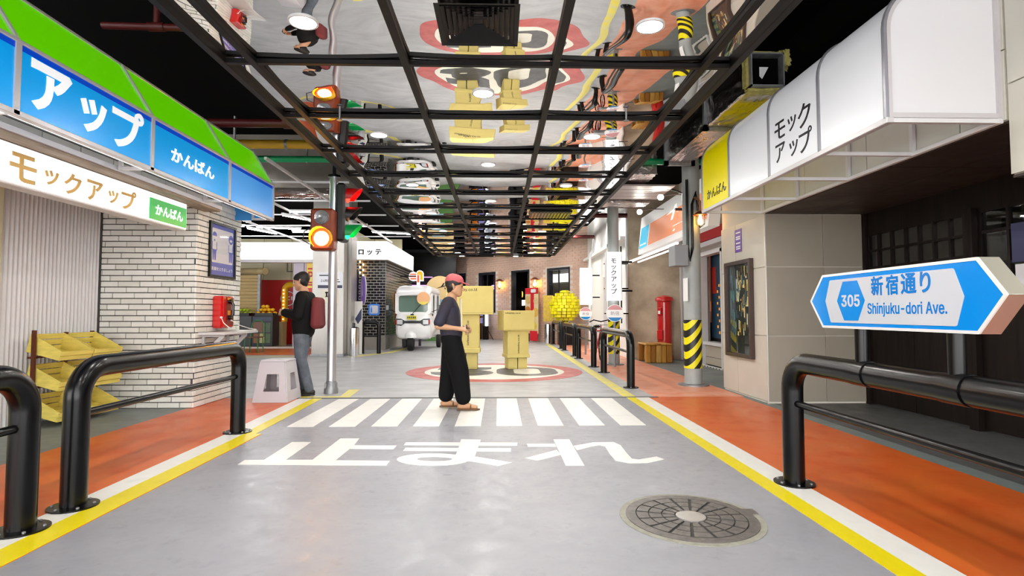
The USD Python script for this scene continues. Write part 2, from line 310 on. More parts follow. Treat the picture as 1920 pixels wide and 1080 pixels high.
ORD = 'first second third fourth fifth sixth seventh eighth ninth tenth eleventh twelfth thirteenth'.split()
GLYPHS = json.loads(r'''{"-":[129,[[[32,70,96,70,96,54,33,54]]]],".":[54,[[[14,9,16,18,19,22,25,25,34,23,38,20,40,14,39,5,35,1,30,-1,21,0,17,4]]]],"0":[129,[[[14,81,17,101,22,117,28,129,38,139,49,145,60,148,78,146,92,139,102,128,108,117,113,101,116,81,116,64,113,42,108,27,100,14,87,3,70,-2,52,0,36,8,25,22,18,38,15,57],[32,61,35,44,38,34,45,23,51,18,62,14,71,15,80,19,87,26,93,36,96,49,98,84,96,99,91,113,85,122,80,127,71,131,59,131,50,127,42,118,37,108,34,96]]]],"2":[129,[[[19,14,79,80,86,90,91,104,90,113,85,123,76,129,67,132,57,131,47,126,39,116,37,105,19,105,20,115,24,125,35,138,51,146,69,147,80,145,89,141,98,134,106,122,109,107,106,91,100,81,89,66,44,17,111,16,111,0,19,0]]]],"3":[129,[[[13,37,31,37,34,28,42,20,54,15,66,14,77,17,84,21,90,27,93,38,92,51,87,60,83,63,69,69,45,71,45,85,82,129,20,129,20,145,106,145,106,132,64,83,79,81,91,77,100,70,107,60,111,49,112,37,110,27,104,16,92,6,79,0,68,-2,47,0,32,6,22,13,15,25]]]],"4":[129,[[[12,45,70,145,88,145,32,47,80,46,81,91,98,91,99,46,118,46,118,30,99,29,98,0,81,0,80,29,12,30]]]],"5":[129,[[[18,36,35,36,39,27,44,21,51,17,60,15,74,16,81,20,87,26,92,37,93,50,89,64,80,73,69,78,58,78,44,75,37,71,20,73,28,145,104,145,104,129,44,129,39,89,40,87,57,94,74,94,89,89,101,78,109,64,112,52,110,33,101,16,90,6,77,0,68,-2,51,-1,37,5,28,12,21,22]]]],"A":[137,[[[5,1,58,145,79,145,132,0,113,0,98,40,39,40,25,0],[44,57,92,57,69,129,68,128]]]],"C":[146,[[[12,65,14,92,21,114,27,124,36,133,52,143,71,148,86,147,101,143,119,131,125,124,131,113,135,100,117,100,111,113,99,124,84,130,68,130,58,127,47,120,39,110,33,96,30,82,30,64,34,45,44,29,58,19,72,15,84,16,93,18,108,28,114,39,117,45,135,45,131,33,123,19,115,11,102,3,86,-1,71,-2,54,2,41,9,29,19,22,29,15,48]]]],"E":[120,[[[18,145,106,145,106,129,36,129,36,82,101,81,102,65,36,65,36,17,107,16,107,0,18,0]]]],"F":[118,[[[18,145,105,145,105,129,36,129,36,80,99,79,99,63,36,63,36,0,18,0]]]],"I":[88,[[[9,16,35,17,35,129,9,129,9,145,79,145,79,129,54,128,54,17,79,16,79,0,9,0]]]],"K":[134,[[[18,145,36,145,37,70,55,92,104,145,128,145,70,83,128,0,107,0,57,69,36,48,36,0,18,0]]]],"L":[113,[[[18,145,36,145,36,17,103,16,103,0,18,0]]]],"M":[180,[[[18,145,44,145,81,51,91,23,101,52,137,145,163,145,163,0,145,0,145,122,98,0,82,0,35,120,35,0,18,0]]]],"N":[150,[[[18,145,40,145,101,49,115,24,115,145,133,145,133,0,110,1,36,120,36,0,18,0]]]],"O":[153,[[[12,65,14,95,23,117,30,127,38,135,46,140,59,145,71,147,87,147,99,144,108,139,117,133,125,124,132,114,137,101,140,86,141,65,135,39,128,25,116,12,105,4,96,1,82,-2,66,-1,52,3,39,10,28,21,19,35,14,51],[30,64,32,52,37,40,42,31,51,23,62,17,73,15,85,16,95,19,103,24,111,31,117,42,121,52,123,64,123,82,117,104,108,118,95,127,81,130,69,130,60,127,49,121,42,114,36,105,31,86]]]],"P":[127,[[[18,145,73,145,91,141,99,137,107,129,113,120,116,108,117,94,113,79,107,69,99,61,91,57,78,53,36,52,36,0,18,0],[36,70,71,69,81,71,90,76,96,85,98,95,97,111,92,119,85,125,75,128,36,129]]]],"R":[128,[[[18,145,81,144,98,138,109,128,113,120,116,110,117,96,115,85,107,71,91,59,122,0,101,1,70,56,36,56,36,0,18,0],[36,74,72,73,82,75,90,80,96,88,98,97,98,108,93,119,86,125,76,128,36,129]]]],"S":[128,[[[12,38,30,38,34,27,39,22,45,18,56,15,76,15,85,19,93,25,99,36,99,44,95,51,84,59,49,70,32,78,22,86,18,93,16,102,16,111,18,120,24,131,34,139,48,145,60,148,79,146,91,142,102,135,112,122,114,109,98,109,94,118,87,125,76,130,61,131,49,128,38,121,34,114,34,104,36,97,44,91,54,86,92,74,102,68,109,62,116,50,117,35,114,24,108,15,98,6,85,0,71,-2,47,-1,32,5,21,14,14,25]]]],"W":[197,[[[5,145,24,144,56,20,88,145,109,145,141,20,173,145,192,145,152,1,130,1,98,121,66,0,45,0]]]],"Y":[135,[[[5,145,27,145,68,76,109,145,130,145,77,60,77,0,59,0,58,60]]]],"a":[112,[[[9,27,11,43,21,54,38,61,73,66,77,68,79,71,79,80,75,88,71,91,64,94,53,95,43,92,36,88,29,79,12,85,17,94,22,99,32,106,49,110,63,110,73,108,88,99,94,90,97,80,97,0,80,0,79,15,72,7,62,0,51,-2,33,-1,23,4,17,9,11,18],[27,27,32,19,41,14,55,14,65,17,74,24,78,31,79,37,79,53,44,47,34,43,28,36]]]],"c":[114,[[[10,48,11,68,18,86,28,99,41,107,53,110,67,110,77,107,91,100,98,92,102,84,104,80,87,76,83,84,75,91,63,94,52,94,44,90,37,84,30,69,28,47,30,38,36,25,46,16,59,13,72,16,83,24,88,33,104,28,97,14,88,6,79,1,69,-2,55,-2,41,1,31,6,22,15,16,24,12,35]]]],"d":[122,[[[10,48,11,69,15,82,23,95,34,104,50,110,66,109,78,103,88,92,89,92,90,145,107,145,107,0,90,0,89,16,88,16,78,4,69,-1,52,-2,39,1,27,8,19,19,13,33],[28,47,34,27,45,17,59,13,74,17,83,27,89,45,89,64,83,82,76,89,66,94,55,94,43,90,36,84,31,75,28,62]]]],"e":[116,[[[10,48,12,70,18,87,29,100,41,107,50,110,64,110,80,106,93,97,103,80,106,66,107,49,28,48,30,36,35,26,43,18,52,14,67,14,76,16,84,23,88,30,105,25,101,16,95,10,79,0,67,-2,52,-2,38,2,31,7,22,15,16,25],[28,64,88,63,88,67,84,81,77,89,67,94,59,95,48,93,35,83,30,74]]]],"h":[118,[[[16,145,33,145,34,93,44,104,60,110,72,110,81,108,90,103,97,95,101,86,103,75,103,0,85,0,84,76,78,88,71,93,64,94,54,94,46,91,37,81,34,71,33,0,16,0]]]],"i":[48,[[[12,136,12,141,15,146,22,150,31,148,36,141,35,133,27,127,19,128,15,131]],[[15,109,33,109,33,0,15,0]]]],"j":[48,[[[12,136,12,141,15,146,22,150,31,148,36,141,35,133,27,127,19,128,15,131]],[[-2,-25,9,-23,12,-20,15,-13,15,109,33,109,33,-13,31,-21,28,-28,23,-34,16,-38,6,-41,-2,-41]]]],"k":[110,[[[16,145,33,145,34,61,82,109,103,109,58,62,107,0,85,0,45,51,34,40,33,0,16,0]]]],"l":[55,[[[16,145,33,145,34,23,35,18,39,15,49,15,53,1,51,0,36,-1,29,1,21,7,16,17]]]],"n":[118,[[[16,0,16,109,32,109,33,91,44,104,57,109,75,109,90,103,97,95,102,79,103,0,85,0,84,76,78,88,71,93,64,94,54,94,46,91,37,81,34,71,33,0]]]],"o":[119,[[[10,48,11,68,18,86,30,101,45,108,67,110,85,104,99,90,107,74,109,60,110,48,105,28,99,17,90,8,75,0,65,-2,51,-2,41,1,31,6,22,15,16,24,12,35],[28,47,34,28,43,18,51,14,59,13,75,17,85,27,91,43,91,61,86,79,78,89,69,93,56,94,44,90,37,84,31,74,28,61]]]],"r":[75,[[[16,0,16,109,32,109,33,92,42,103,50,108,58,110,71,110,71,93,57,94,49,91,43,88,36,80,34,73,33,0]]]],"t":[65,[[[2,94,2,109,18,109,19,135,36,135,37,109,58,109,58,94,37,94,36,24,39,18,43,15,49,14,58,15,61,0,53,-2,38,0,31,3,23,10,19,23,18,94]]]],"u":[118,[[[16,109,33,109,34,32,37,26,42,19,50,15,58,14,66,15,74,19,81,26,84,35,85,109,103,109,103,0,86,0,85,18,74,5,66,1,57,-1,48,-1,37,1,30,5,23,12,18,21,16,34]]]],"v":[112,[[[6,109,24,109,56,18,88,109,107,109,65,0,47,1]]]],"y":[112,[[[6,109,25,108,56,18,88,108,107,109,57,-21,46,-35,34,-41,22,-41,14,-39,18,-25,31,-25,39,-20,47,0]]]],"う":[200,[[[34,98,80,107,104,110,124,109,141,103,152,93,160,77,160,56,154,37,139,18,123,7,97,-4,70,-9,62,5,87,10,108,18,123,26,134,37,140,48,143,56,144,69,142,76,139,83,133,89,125,93,114,96,97,95,78,92,39,80]],[[58,144,60,156,105,150,145,147,142,132,76,139,59,141]]]],"か":[200,[[[142,127,157,134,173,107,193,63,177,56,163,92,150,117]],[[16,112,64,115,68,139,69,158,87,156,80,116,108,117,119,114,128,107,132,100,134,92,134,63,131,35,124,13,120,5,114,-1,107,-4,99,-6,72,-3,68,12,69,14,90,10,101,11,107,15,112,24,118,57,119,86,117,94,114,99,103,103,77,101,59,44,37,-2,35,-6,19,0,29,16,42,43,54,76,60,99,17,95]]]],"し":[200,[[[48,28,50,124,48,156,68,156,65,110,64,30,69,17,78,10,85,7,111,7,127,12,142,20,159,35,168,47,179,34,158,11,134,-3,108,-10,91,-10,77,-8,68,-5,59,1,51,14]]]],"と":[200,[[[40,34,42,49,48,61,64,79,74,88,58,122,46,149,62,155,74,126,89,97,154,133,162,119,102,87,76,70,61,53,57,42,57,33,61,24,67,18,75,14,88,11,124,11,168,16,168,-1,118,-6,96,-6,73,-2,59,3,48,12,42,22]]]],"ば":[200,[[[173,161,182,164,194,137,184,134]],[[70,19,72,29,74,34,79,40,87,45,107,50,129,50,128,100,75,101,75,116,97,114,128,115,127,152,145,152,143,129,144,116,178,120,177,105,143,101,146,44,169,31,185,18,177,5,176,5,162,17,146,27,143,8,136,-1,124,-7,110,-9,94,-7,81,-1,74,7],[84,19,90,11,96,8,104,6,120,8,125,11,129,17,130,35,115,38,96,36,87,30,85,24]],[[153,155,162,158,174,131,164,128]],[[18,48,20,87,29,152,46,151,41,127,34,80,33,44,35,31,46,58,54,51,40,8,39,-9,26,-9,20,19]]]],"ま":[200,[[[37,16,37,24,40,33,51,44,70,50,100,50,98,77,64,78,37,80,37,95,67,92,98,91,98,119,40,122,38,123,38,137,76,133,98,133,98,159,114,159,113,134,167,138,167,124,113,119,113,92,169,97,169,82,114,77,115,46,144,35,173,15,164,1,139,20,116,31,116,15,112,4,103,-4,90,-9,74,-9,54,-5,48,-2,41,4],[51,21,54,12,62,7,74,5,89,6,95,9,99,14,100,35,87,38,65,35,54,29]]]],"ょ":[200,[[[38,13,41,25,50,34,67,40,92,41,92,112,90,124,107,124,106,94,156,97,156,83,106,79,108,38,135,26,158,9,150,-5,131,11,110,22,108,22,108,5,104,-3,94,-10,83,-13,68,-12,52,-8,41,2],[52,13,57,6,63,3,71,1,85,2,92,9,93,15,93,27,74,29,62,26,55,22]]]],"り":[200,[[[43,65,43,95,50,158,67,158,61,125,59,106,70,122,80,134,90,141,106,147,120,147,131,143,141,135,148,125,155,108,158,91,158,74,155,51,147,33,140,23,129,12,117,4,102,-3,76,-10,74,-10,65,3,65,4,88,9,108,17,121,26,127,33,135,44,141,68,141,92,136,114,127,127,116,133,102,132,91,127,79,115,71,103,62,82,59,66,60,46,45,45]]]],"を":[200,[[[19,59,45,88,56,103,65,120,24,122,24,136,70,135,74,147,76,160,92,158,87,136,115,137,147,141,147,127,118,123,81,121,65,92,82,96,98,96,110,90,118,80,170,103,176,88,118,64,118,26,103,26,103,57,83,43,75,34,73,28,73,19,76,13,80,10,90,7,118,6,163,10,162,-6,113,-10,90,-8,73,-4,65,1,60,6,56,20,59,35,65,44,74,54,103,72,101,78,94,83,88,84,78,84,62,78,47,66,33,49]]]],"ん":[200,[[[16,0,37,49,92,155,109,149,109,148,94,123,68,75,78,81,91,84,102,84,112,78,116,71,118,64,119,27,122,15,130,10,138,9,145,11,153,16,165,30,172,45,176,58,189,47,178,21,163,3,146,-6,139,-8,125,-7,112,-1,106,9,104,25,103,54,100,65,94,69,83,69,68,62,53,44,41,18,32,-7,17,-2]]]],"ア":[200,[[[25,145,41,144,177,144,186,135,168,110,155,94,142,81,131,73,118,83,139,100,153,115,161,128,45,128,25,127]],[[36,4,59,17,75,33,83,48,87,62,89,80,89,109,106,109,105,76,102,55,97,38,87,21,71,5,51,-7]]]],"ク":[200,[[[20,78,43,95,63,115,80,141,89,161,107,156,95,132,153,132,161,133,174,125,162,92,153,73,143,58,129,39,113,24,94,10,74,-1,55,-9,41,4,59,11,81,22,99,34,117,51,126,62,140,86,147,102,152,117,84,117,61,90,34,68]]]],"ッ":[200,[[[60,-2,77,5,100,18,113,29,125,42,134,56,144,76,149,95,152,109,169,104,160,75,151,54,139,35,119,13,100,-1,73,-15]],[[82,110,97,115,112,72,98,67]],[[36,99,50,105,68,60,53,55]]]],"テ":[200,[[[19,81,19,97,183,97,183,81,113,81,110,51,100,25,93,15,82,4,63,-9,60,-8,47,1,68,14,84,30,90,42,93,53,96,81]],[[43,132,43,148,160,148,160,132]]]],"プ":[200,[[[26,138,39,137,152,137,152,148,155,156,163,163,171,166,180,166,187,162,193,156,197,144,195,136,188,126,179,122,167,122,160,95,151,71,143,56,130,38,113,22,98,11,80,1,59,-7,57,-6,44,8,65,14,84,23,101,34,114,46,125,60,135,78,144,103,148,121,26,121],[161,142,166,134,172,131,176,131,185,136,187,141,187,146,185,151,180,156,171,157,163,151]]]],"モ":[200,[[[23,68,23,85,81,84,81,126,37,126,36,142,166,142,165,126,98,126,98,84,181,84,182,69,98,69,98,26,103,17,117,13,175,15,174,-1,114,-3,95,1,85,9,81,18,81,69]]]],"ロ":[200,[[[29,-1,29,137,172,137,172,-1,155,-1,154,10,47,10,46,-2],[47,121,46,26,155,26,155,121]]]],"一":[200,[[[9,86,192,86,192,70,9,70]]]],"伎":[200,[[[55,-4,86,7,113,22,94,45,85,60,76,77,66,78,66,91,118,92,118,123,62,123,62,137,118,137,119,168,133,168,134,137,191,137,191,123,134,122,134,92,174,92,183,87,175,68,164,51,138,22,164,7,193,-3,184,-15,176,-14,157,-7,138,3,125,12,95,-5,65,-16,64,-16],[93,78,108,50,126,31,147,52,162,77]],[[6,87,20,104,33,124,45,148,53,167,66,163,58,142,47,119,47,-16,33,-16,33,94,15,73]]]],"宿":[200,[[[69,103,69,116,187,116,187,103,134,102,128,84,129,82,176,82,176,-15,162,-15,161,-5,93,-5,92,-16,78,-16,78,82,113,83,117,102],[92,9,161,8,161,33,92,33],[92,47,161,46,161,69,92,69]],[[17,150,92,150,86,165,101,169,111,150,184,150,184,120,169,120,168,137,32,137,31,117,17,117]],[[7,62,19,74,33,91,46,111,54,126,67,122,51,90,50,-16,36,-16,36,69,16,50]]]],"新":[200,[[[92,-5,102,14,109,45,110,64,111,149,142,155,173,164,185,154,155,145,124,138,125,101,191,100,191,87,170,86,169,-15,155,-15,154,86,125,86,123,44,115,8,104,-14]],[[9,89,9,101,33,102,26,130,38,132,46,106,46,105,38,103,38,102,64,102,76,134,12,135,12,147,51,147,43,165,56,169,59,165,67,147,100,147,100,135,76,134,89,130,79,102,104,101,104,89,64,88,64,68,101,67,101,55,64,54,64,-1,61,-8,56,-10,37,-12,33,0,50,2,50,54,10,55,10,67,50,68,50,88]],[[72,42,81,47,83,47,97,22,99,17,98,16,88,11]],[[9,14,19,28,27,47,39,44,30,23,19,6]]]],"時":[200,[[[76,92,76,105,126,106,126,131,84,131,84,144,126,145,127,168,141,168,141,145,184,144,184,131,141,130,141,106,193,105,193,92,168,92,168,69,191,69,191,56,168,55,167,-1,166,-7,162,-12,150,-15,127,-16,122,-3,150,-2,152,0,152,55,77,56,77,69,152,69,152,92]],[[89,41,101,48,119,27,127,14,115,7,104,23]],[[15,155,72,155,72,24,30,23,29,7,15,7],[29,83,29,37,58,37,58,83],[30,142,29,97,58,97,58,141]]]],"歌":[200,[[[98,-7,118,16,131,40,138,73,140,110,153,110,153,78,161,46,175,19,196,-5,187,-16,177,-7,160,17,148,45,136,17,118,-7,108,-17]],[[100,91,110,109,115,123,122,146,126,168,140,166,135,136,183,136,191,134,187,109,179,82,167,85,175,122,131,122,122,101,113,84]],[[8,66,8,79,81,80,81,145,10,146,11,158,109,158,109,146,95,145,95,80,114,79,114,66,96,65,96,-2,95,-8,92,-12,80,-15,64,-15,59,-4,80,-4,82,-2,82,65]],[[18,53,68,53,68,10,31,10,31,1,19,1],[31,22,56,21,56,42,31,42]],[[20,133,67,133,67,92,21,92],[32,103,55,103,55,122,32,122]]]],"町":[200,[[[101,134,101,148,192,148,192,134,164,133,163,-1,161,-8,155,-12,138,-15,116,-15,110,-1,145,0,148,2,148,133]],[[14,151,91,151,91,15,27,14,27,-1,14,-1],[58,91,78,91,78,137,58,137],[59,78,58,28,78,28,78,77],[27,29,46,28,46,77,27,77],[27,91,46,91,46,137,27,137]]]],"番":[200,[[[7,60,45,77,61,87,75,99,12,100,13,112,55,113,50,124,42,137,49,141,27,141,24,152,101,158,160,166,170,155,107,145,107,113,130,113,129,115,145,146,161,141,144,113,188,112,188,100,124,99,131,93,154,79,174,70,193,63,183,51,165,57,165,-15,150,-15,149,-10,53,-10,52,-16,38,-16,38,57,17,49],[71,79,46,61,155,62,130,78,108,96,107,65,92,65,91,96],[107,3,150,3,150,21,107,21],[107,32,150,32,150,49,107,49],[52,3,92,3,92,21,52,21],[52,32,92,32,92,49,52,49],[55,141,69,119,70,116,66,113,92,113,92,144,58,142]]]],"舞":[200,[[[9,33,24,45,36,56,47,72,47,74,11,74,10,86,41,87,41,106,21,107,21,119,41,120,41,137,23,123,12,132,28,144,39,156,48,168,62,165,55,153,180,152,180,140,162,140,162,120,184,119,184,107,162,106,162,87,190,86,190,74,53,73,53,72,60,70,54,58,85,58,93,54,92,49,82,28,64,7,45,-6,22,-16,13,-5,37,5,51,14,33,30,42,36,61,23,70,34,76,46,44,46,33,35,18,25],[125,87,147,87,147,106,125,106],[125,139,125,120,147,120,147,140],[90,87,112,87,112,106,90,106],[90,120,112,120,112,140,90,140],[55,87,76,87,76,106,55,106],[55,120,76,120,76,140,55,140]],[[95,8,103,39,116,38,113,21,141,21,141,44,99,45,99,57,141,57,141,70,155,70,156,57,184,57,184,45,155,44,155,22,190,20,190,9,155,8,155,-16,141,-16,141,8]]]],"街":[200,[[[131,-1,153,-1,157,-1,158,2,158,89,137,89,137,102,192,102,192,89,173,89,173,-4,171,-9,160,-15,136,-16]],[[139,156,189,156,189,143,139,143]],[[54,12,88,17,88,47,59,48,59,60,88,61,89,85,103,85,103,61,132,60,132,48,103,47,103,19,137,22,137,9,56,-2]],[[58,90,58,103,88,104,88,130,62,130,62,143,88,143,89,168,103,168,103,143,130,143,130,130,103,130,103,103,133,103,133,90]],[[4,69,29,97,40,113,48,127,61,123,53,108,44,93,44,-16,30,-16,30,74,12,57]],[[7,128,27,147,42,168,55,163,39,140,16,118,14,117]]]],"距":[200,[[[95,157,188,157,188,143,110,143,110,112,177,112,178,43,110,42,110,7,192,6,192,-8,95,-8],[110,97,111,57,163,57,163,98]],[[7,7,17,10,18,78,30,78,30,13,45,18,45,98,17,99,17,159,82,159,82,99,60,98,60,70,86,69,86,57,60,56,60,22,85,27,87,15,11,-7],[31,146,31,112,69,112,69,146]]]],"通":[200,[[[8,-3,22,12,37,23,37,78,9,79,9,93,51,93,51,22,72,8,87,4,107,2,150,2,194,5,189,-9,175,-10,107,-12,90,-10,72,-5,45,11,38,9,34,5,17,-14]],[[73,14,73,118,127,118,126,120,91,135,100,143,130,132,156,148,73,149,73,161,176,160,183,154,165,140,143,126,157,118,183,118,184,26,181,19,171,14,149,14,146,25,166,26,168,27,169,47,134,47,134,15,121,14,120,47,88,47,87,14],[134,60,169,59,169,77,134,77],[134,89,169,89,169,106,135,106],[87,60,120,59,120,77,87,77],[87,89,120,89,120,106,87,106]],[[13,151,24,160,39,146,58,127,47,118]]]],"間":[200,[[[109,91,109,159,183,159,183,-2,181,-8,177,-12,161,-16,141,-16,136,-1,164,-1,168,2,168,90],[123,103,168,102,168,120,123,120],[123,132,168,131,168,148,123,148]],[[62,75,137,75,137,3,77,2,76,-8,63,-8],[76,46,123,46,123,63,76,63],[77,34,76,15,123,15,123,34]],[[18,159,90,159,90,91,33,91,33,-16,18,-16],[33,103,76,103,76,120,33,120],[33,132,76,131,76,148,33,148]]]],"離":[200,[[[100,103,116,134,127,167,140,164,129,130,189,130,189,117,164,116,164,90,187,89,187,77,164,76,164,49,187,49,187,36,164,36,164,9,192,8,192,-6,128,-6,127,-16,114,-16,114,100,113,100,106,92],[127,9,151,8,151,36,127,36],[127,50,151,49,151,76,127,76],[127,90,151,90,151,116,127,116]],[[145,161,156,165,165,149,169,137,157,132]],[[12,151,51,151,47,166,58,169,66,151,103,151,103,139,12,139]],[[14,63,49,64,52,75,52,77,20,77,20,131,32,131,33,88,83,88,83,131,95,131,95,77,66,77,62,64,101,63,102,-4,99,-9,91,-13,73,-14,69,-4,69,-3,88,-2,89,-1,89,51,58,51,48,26,51,25,68,27,62,42,70,44,85,11,77,7,72,17,36,10,32,22,35,25,39,33,45,51,27,51,26,-16,14,-16]],[[36,99,53,113,39,125,44,131,59,120,70,132,79,128,67,114,80,101,74,94,60,107,44,93]]]]}''')


def text(s, bold=0.0, space=0.0, vertical=False):
    """Lettering as a shape; one em is 200."""
    at, out = 0.0, []
    for c in s:
        if c == ' ':
            at += 60
            continue
        adv, polys = GLYPHS[c]
        g = unary_union([Polygon(np.array(p[0]).reshape(-1, 2), [np.array(h).reshape(-1, 2) for h in p[1:]]).buffer(0) for p in polys])
        if bold:
            g = g.buffer(bold, join_style=2, mitre_limit=1.6).simplify(0.8)
        if vertical:
            out.append(affinity.translate(g, -adv / 2, -at))
            at += 200 + space
        else:
            out.append(affinity.translate(g, at, 0))
            at += adv + space
    return unary_union(out)


def fit(g, x0, x1, y0, y1):
    a, b, c, d = g.bounds
    return affinity.affine_transform(g, [(x1 - x0) / (c - a), 0, 0, (y1 - y0) / (d - b), x0 - a * (x1 - x0) / (c - a), y0 - b * (y1 - y0) / (d - b)])


def turn(mesh, deg, c=(0, 0, 0), axis='z'):
    v, f = vf(mesh)
    a = math.radians(deg)
    s, k = math.sin(a), math.cos(a)
    R = {'z': [[k, -s, 0], [s, k, 0], [0, 0, 1]], 'x': [[1, 0, 0], [0, k, -s], [0, s, k]], 'y': [[k, 0, s], [0, 1, 0], [-s, 0, k]]}[axis]
    c = np.array(c, float)
    return (v - c) @ np.array(R).T + c, f


def move(mesh, d):
    v, f = vf(mesh)
    return v + np.array(d, float), f


def arc(c, r, a0, a1, n, plane='yz'):
    t = np.radians(np.linspace(a0, a1, n))
    z = np.zeros(n)
    co, si = r * np.cos(t), r * np.sin(t)
    q = {'yz': (z, co, si), 'xz': (co, z, si), 'xy': (co, si, z)}[plane]
    return np.stack(q, -1) + np.array(c, float)


# ------------------------------------------------------------------ looks
white_paint = M('white_paint', (226, 225, 222), 0.45)
white_metal = M('white_metal', (215, 215, 216), 0.35)
black_metal = M('black_metal', (7, 7, 9), 0.24, spec=.3)
black_gloss = M('black_gloss', (10, 10, 12), 0.2, coat=0.5)
steel = M('brushed_steel', (200, 200, 202), 0.22, metal=1.0, noise=(3, .15), stretch=(1, 1, .1))
galv = M('galvanised', (150, 152, 155), 0.42, metal=0.6, noise=(12, .25))
dark_void = M('black_ceiling_paint', (4, 4, 4), 0.9, spec=.05)
grid_black = M('grid_black', (6, 5, 5), 0.5, spec=.25)
chrome = M('polished_steel', (220, 220, 222), 0.08, metal=1.0)
red_gloss = M('red_gloss', (196, 8, 10), 0.22, coat=0.6)
red_paint = M('red_paint', (190, 18, 18), 0.5)
yellow_paint = M('yellow_paint', (225, 205, 0), 0.4)
ink = M('black_ink', (24, 24, 26), 0.5)
white_ink = M('white_ink', (235, 235, 235), 0.4)
cardboard = M('cardboard', (212, 194, 118), 0.75, noise=(4, .06))
skin = M('skin', (190, 142, 110), 0.5)
wood_yellow = M('pine_board', (232, 212, 104), 0.6, noise=(7, .25), stretch=(1, .35, 4))
mirror_look = usdkit.material(stage, '/World/Looks/mirror_film', {
    'g': ('geometry', {}), 'n': ('noise_texture', {'scale': 1.5, 'detail': 1.0, 'roughness': 0.4}),
    'b': ('bump', {'strength': 0.6, 'distance': 0.022}),
    'p': ('principled_bsdf', {'base_color': (0.93, 0.925, 0.92), 'metallic': 1.0, 'roughness': 0.012})},
    [('g.position', 'n.vector'), ('n.fac', 'b.height'), ('b.normal', 'p.normal')], surface='p.BSDF')
# ================================================================== THE SETTING: floor
floor = thing('floor', 'grey painted road with red walkways, lines and lettering', 'floor', kind='structure')
road_near = usdkit.material(stage, '/World/Looks/painted_road', {
    'g': ('geometry', {}), 'n': ('noise_texture', {'scale': 0.9, 'detail': 6.0, 'roughness': 0.6}), 'n2': ('noise_texture', {'scale': 7.0, 'detail': 5.0, 'roughness': 0.65}),
    'r': ('rgb_ramp', {'ramp': [(0.3, lin((134, 135, 141))), (0.7, lin((152, 152, 158)))]}),
    'rr': ('map_range', {'from_min': 0.35, 'from_max': 0.65, 'to_min': 0.3, 'to_max': 0.48}),
    'b': ('bump', {'strength': 0.12, 'distance': 0.01}),
    'p': ('principled_bsdf', {'specular_ior_level': 0.42})},
    [('g.position', 'n.vector'), ('g.position', 'n2.vector'), ('n.fac', 'r.fac'), ('r.color', 'p.base_color'), ('n2.fac', 'rr.value'), ('rr.result', 'p.roughness'), ('n2.fac', 'b.height'), ('b.normal', 'p.normal')], surface='p.BSDF')
road_far = M('worn_concrete', (172, 172, 174), 0.42, noise=(2.0, .24), bump=(14, .25), stretch=(.8, 1.3, 1))
red_floor = M('red_walkway_paint', (208, 104, 42), 0.36, noise=(2.6, .2), col2=(194, 78, 22), bump=(5, .1))
pink_floor = M('worn_red_walkway_paint', (222, 158, 132), 0.45, noise=(3.2, .2), col2=(214, 130, 96), bump=(5, .1))
grey_floor = M('grey_green_floor', (118, 126, 124), 0.45, noise=(2, .15))
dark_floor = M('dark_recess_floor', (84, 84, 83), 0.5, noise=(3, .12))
line_white = M('white_line_paint', (226, 225, 220), 0.35, noise=(5, .1))
line_yellow = M('yellow_line_paint', (226, 208, 10), 0.35, noise=(6, .12))
line_worn = M('worn_yellow_line_paint', (226, 208, 40), 0.45, noise=(5, .3), col2=(206, 200, 150))
seam_grey = M('seam_concrete', (84, 84, 82), 0.6, noise=(8, .2))
S = 7.62                                                   # where the painted road meets the worn concrete
def slab(name, x0, x1, y0, y1, mat, top=0.0, label=None, th=0.06):
    return part(floor, name, box(x0, x1, y0, y1, top - th, top), mat, label)
slab('road_surface', -2.255, 1.8, -7, 5.42, road_near, label='smooth grey painted road')
slab('road_surface', -2.4, 1.8, 5.42, S, road_near, label='smooth grey painted road')
slab('road_surface', -16, 2.15, S + .07, 34, road_far, label='worn streaky grey concrete road')
slab('road_seam', -2.9, 2.2, S, S + .07, seam_grey, 0.004)
slab('walkway', -3.78, -2.255, -7, 5.42, red_floor, label='red painted walkway')
slab('walkway', -3.78, -2.4, 5.42, S + .07, red_floor, label='red painted walkway')
slab('walkway', 1.8, 3.36, -7, S + .07, red_floor, label='red painted walkway')
slab('walkway', 2.15, 3.42, S + .07, 26, pink_floor, label='worn pale red walkway')
slab('walkway', -16, -4.4, 15.6, 18.6, red_floor, 0.004, label='red strip before the shop')
slab('paving', -9, -3.78, -7, S + .07, grey_floor)
slab('paving', 3.36, 3.52, -7, S + .07, grey_floor)
slab('paving', 3.42, 9, S + .07, 26, grey_floor)
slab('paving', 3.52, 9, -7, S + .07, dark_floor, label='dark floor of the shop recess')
def strip(name, pts, mat, top=0.003, label=None):
    part(floor, name, prism(Polygon(pts), 0.003, (0, 0, top - .003), *GROUND), mat, label)
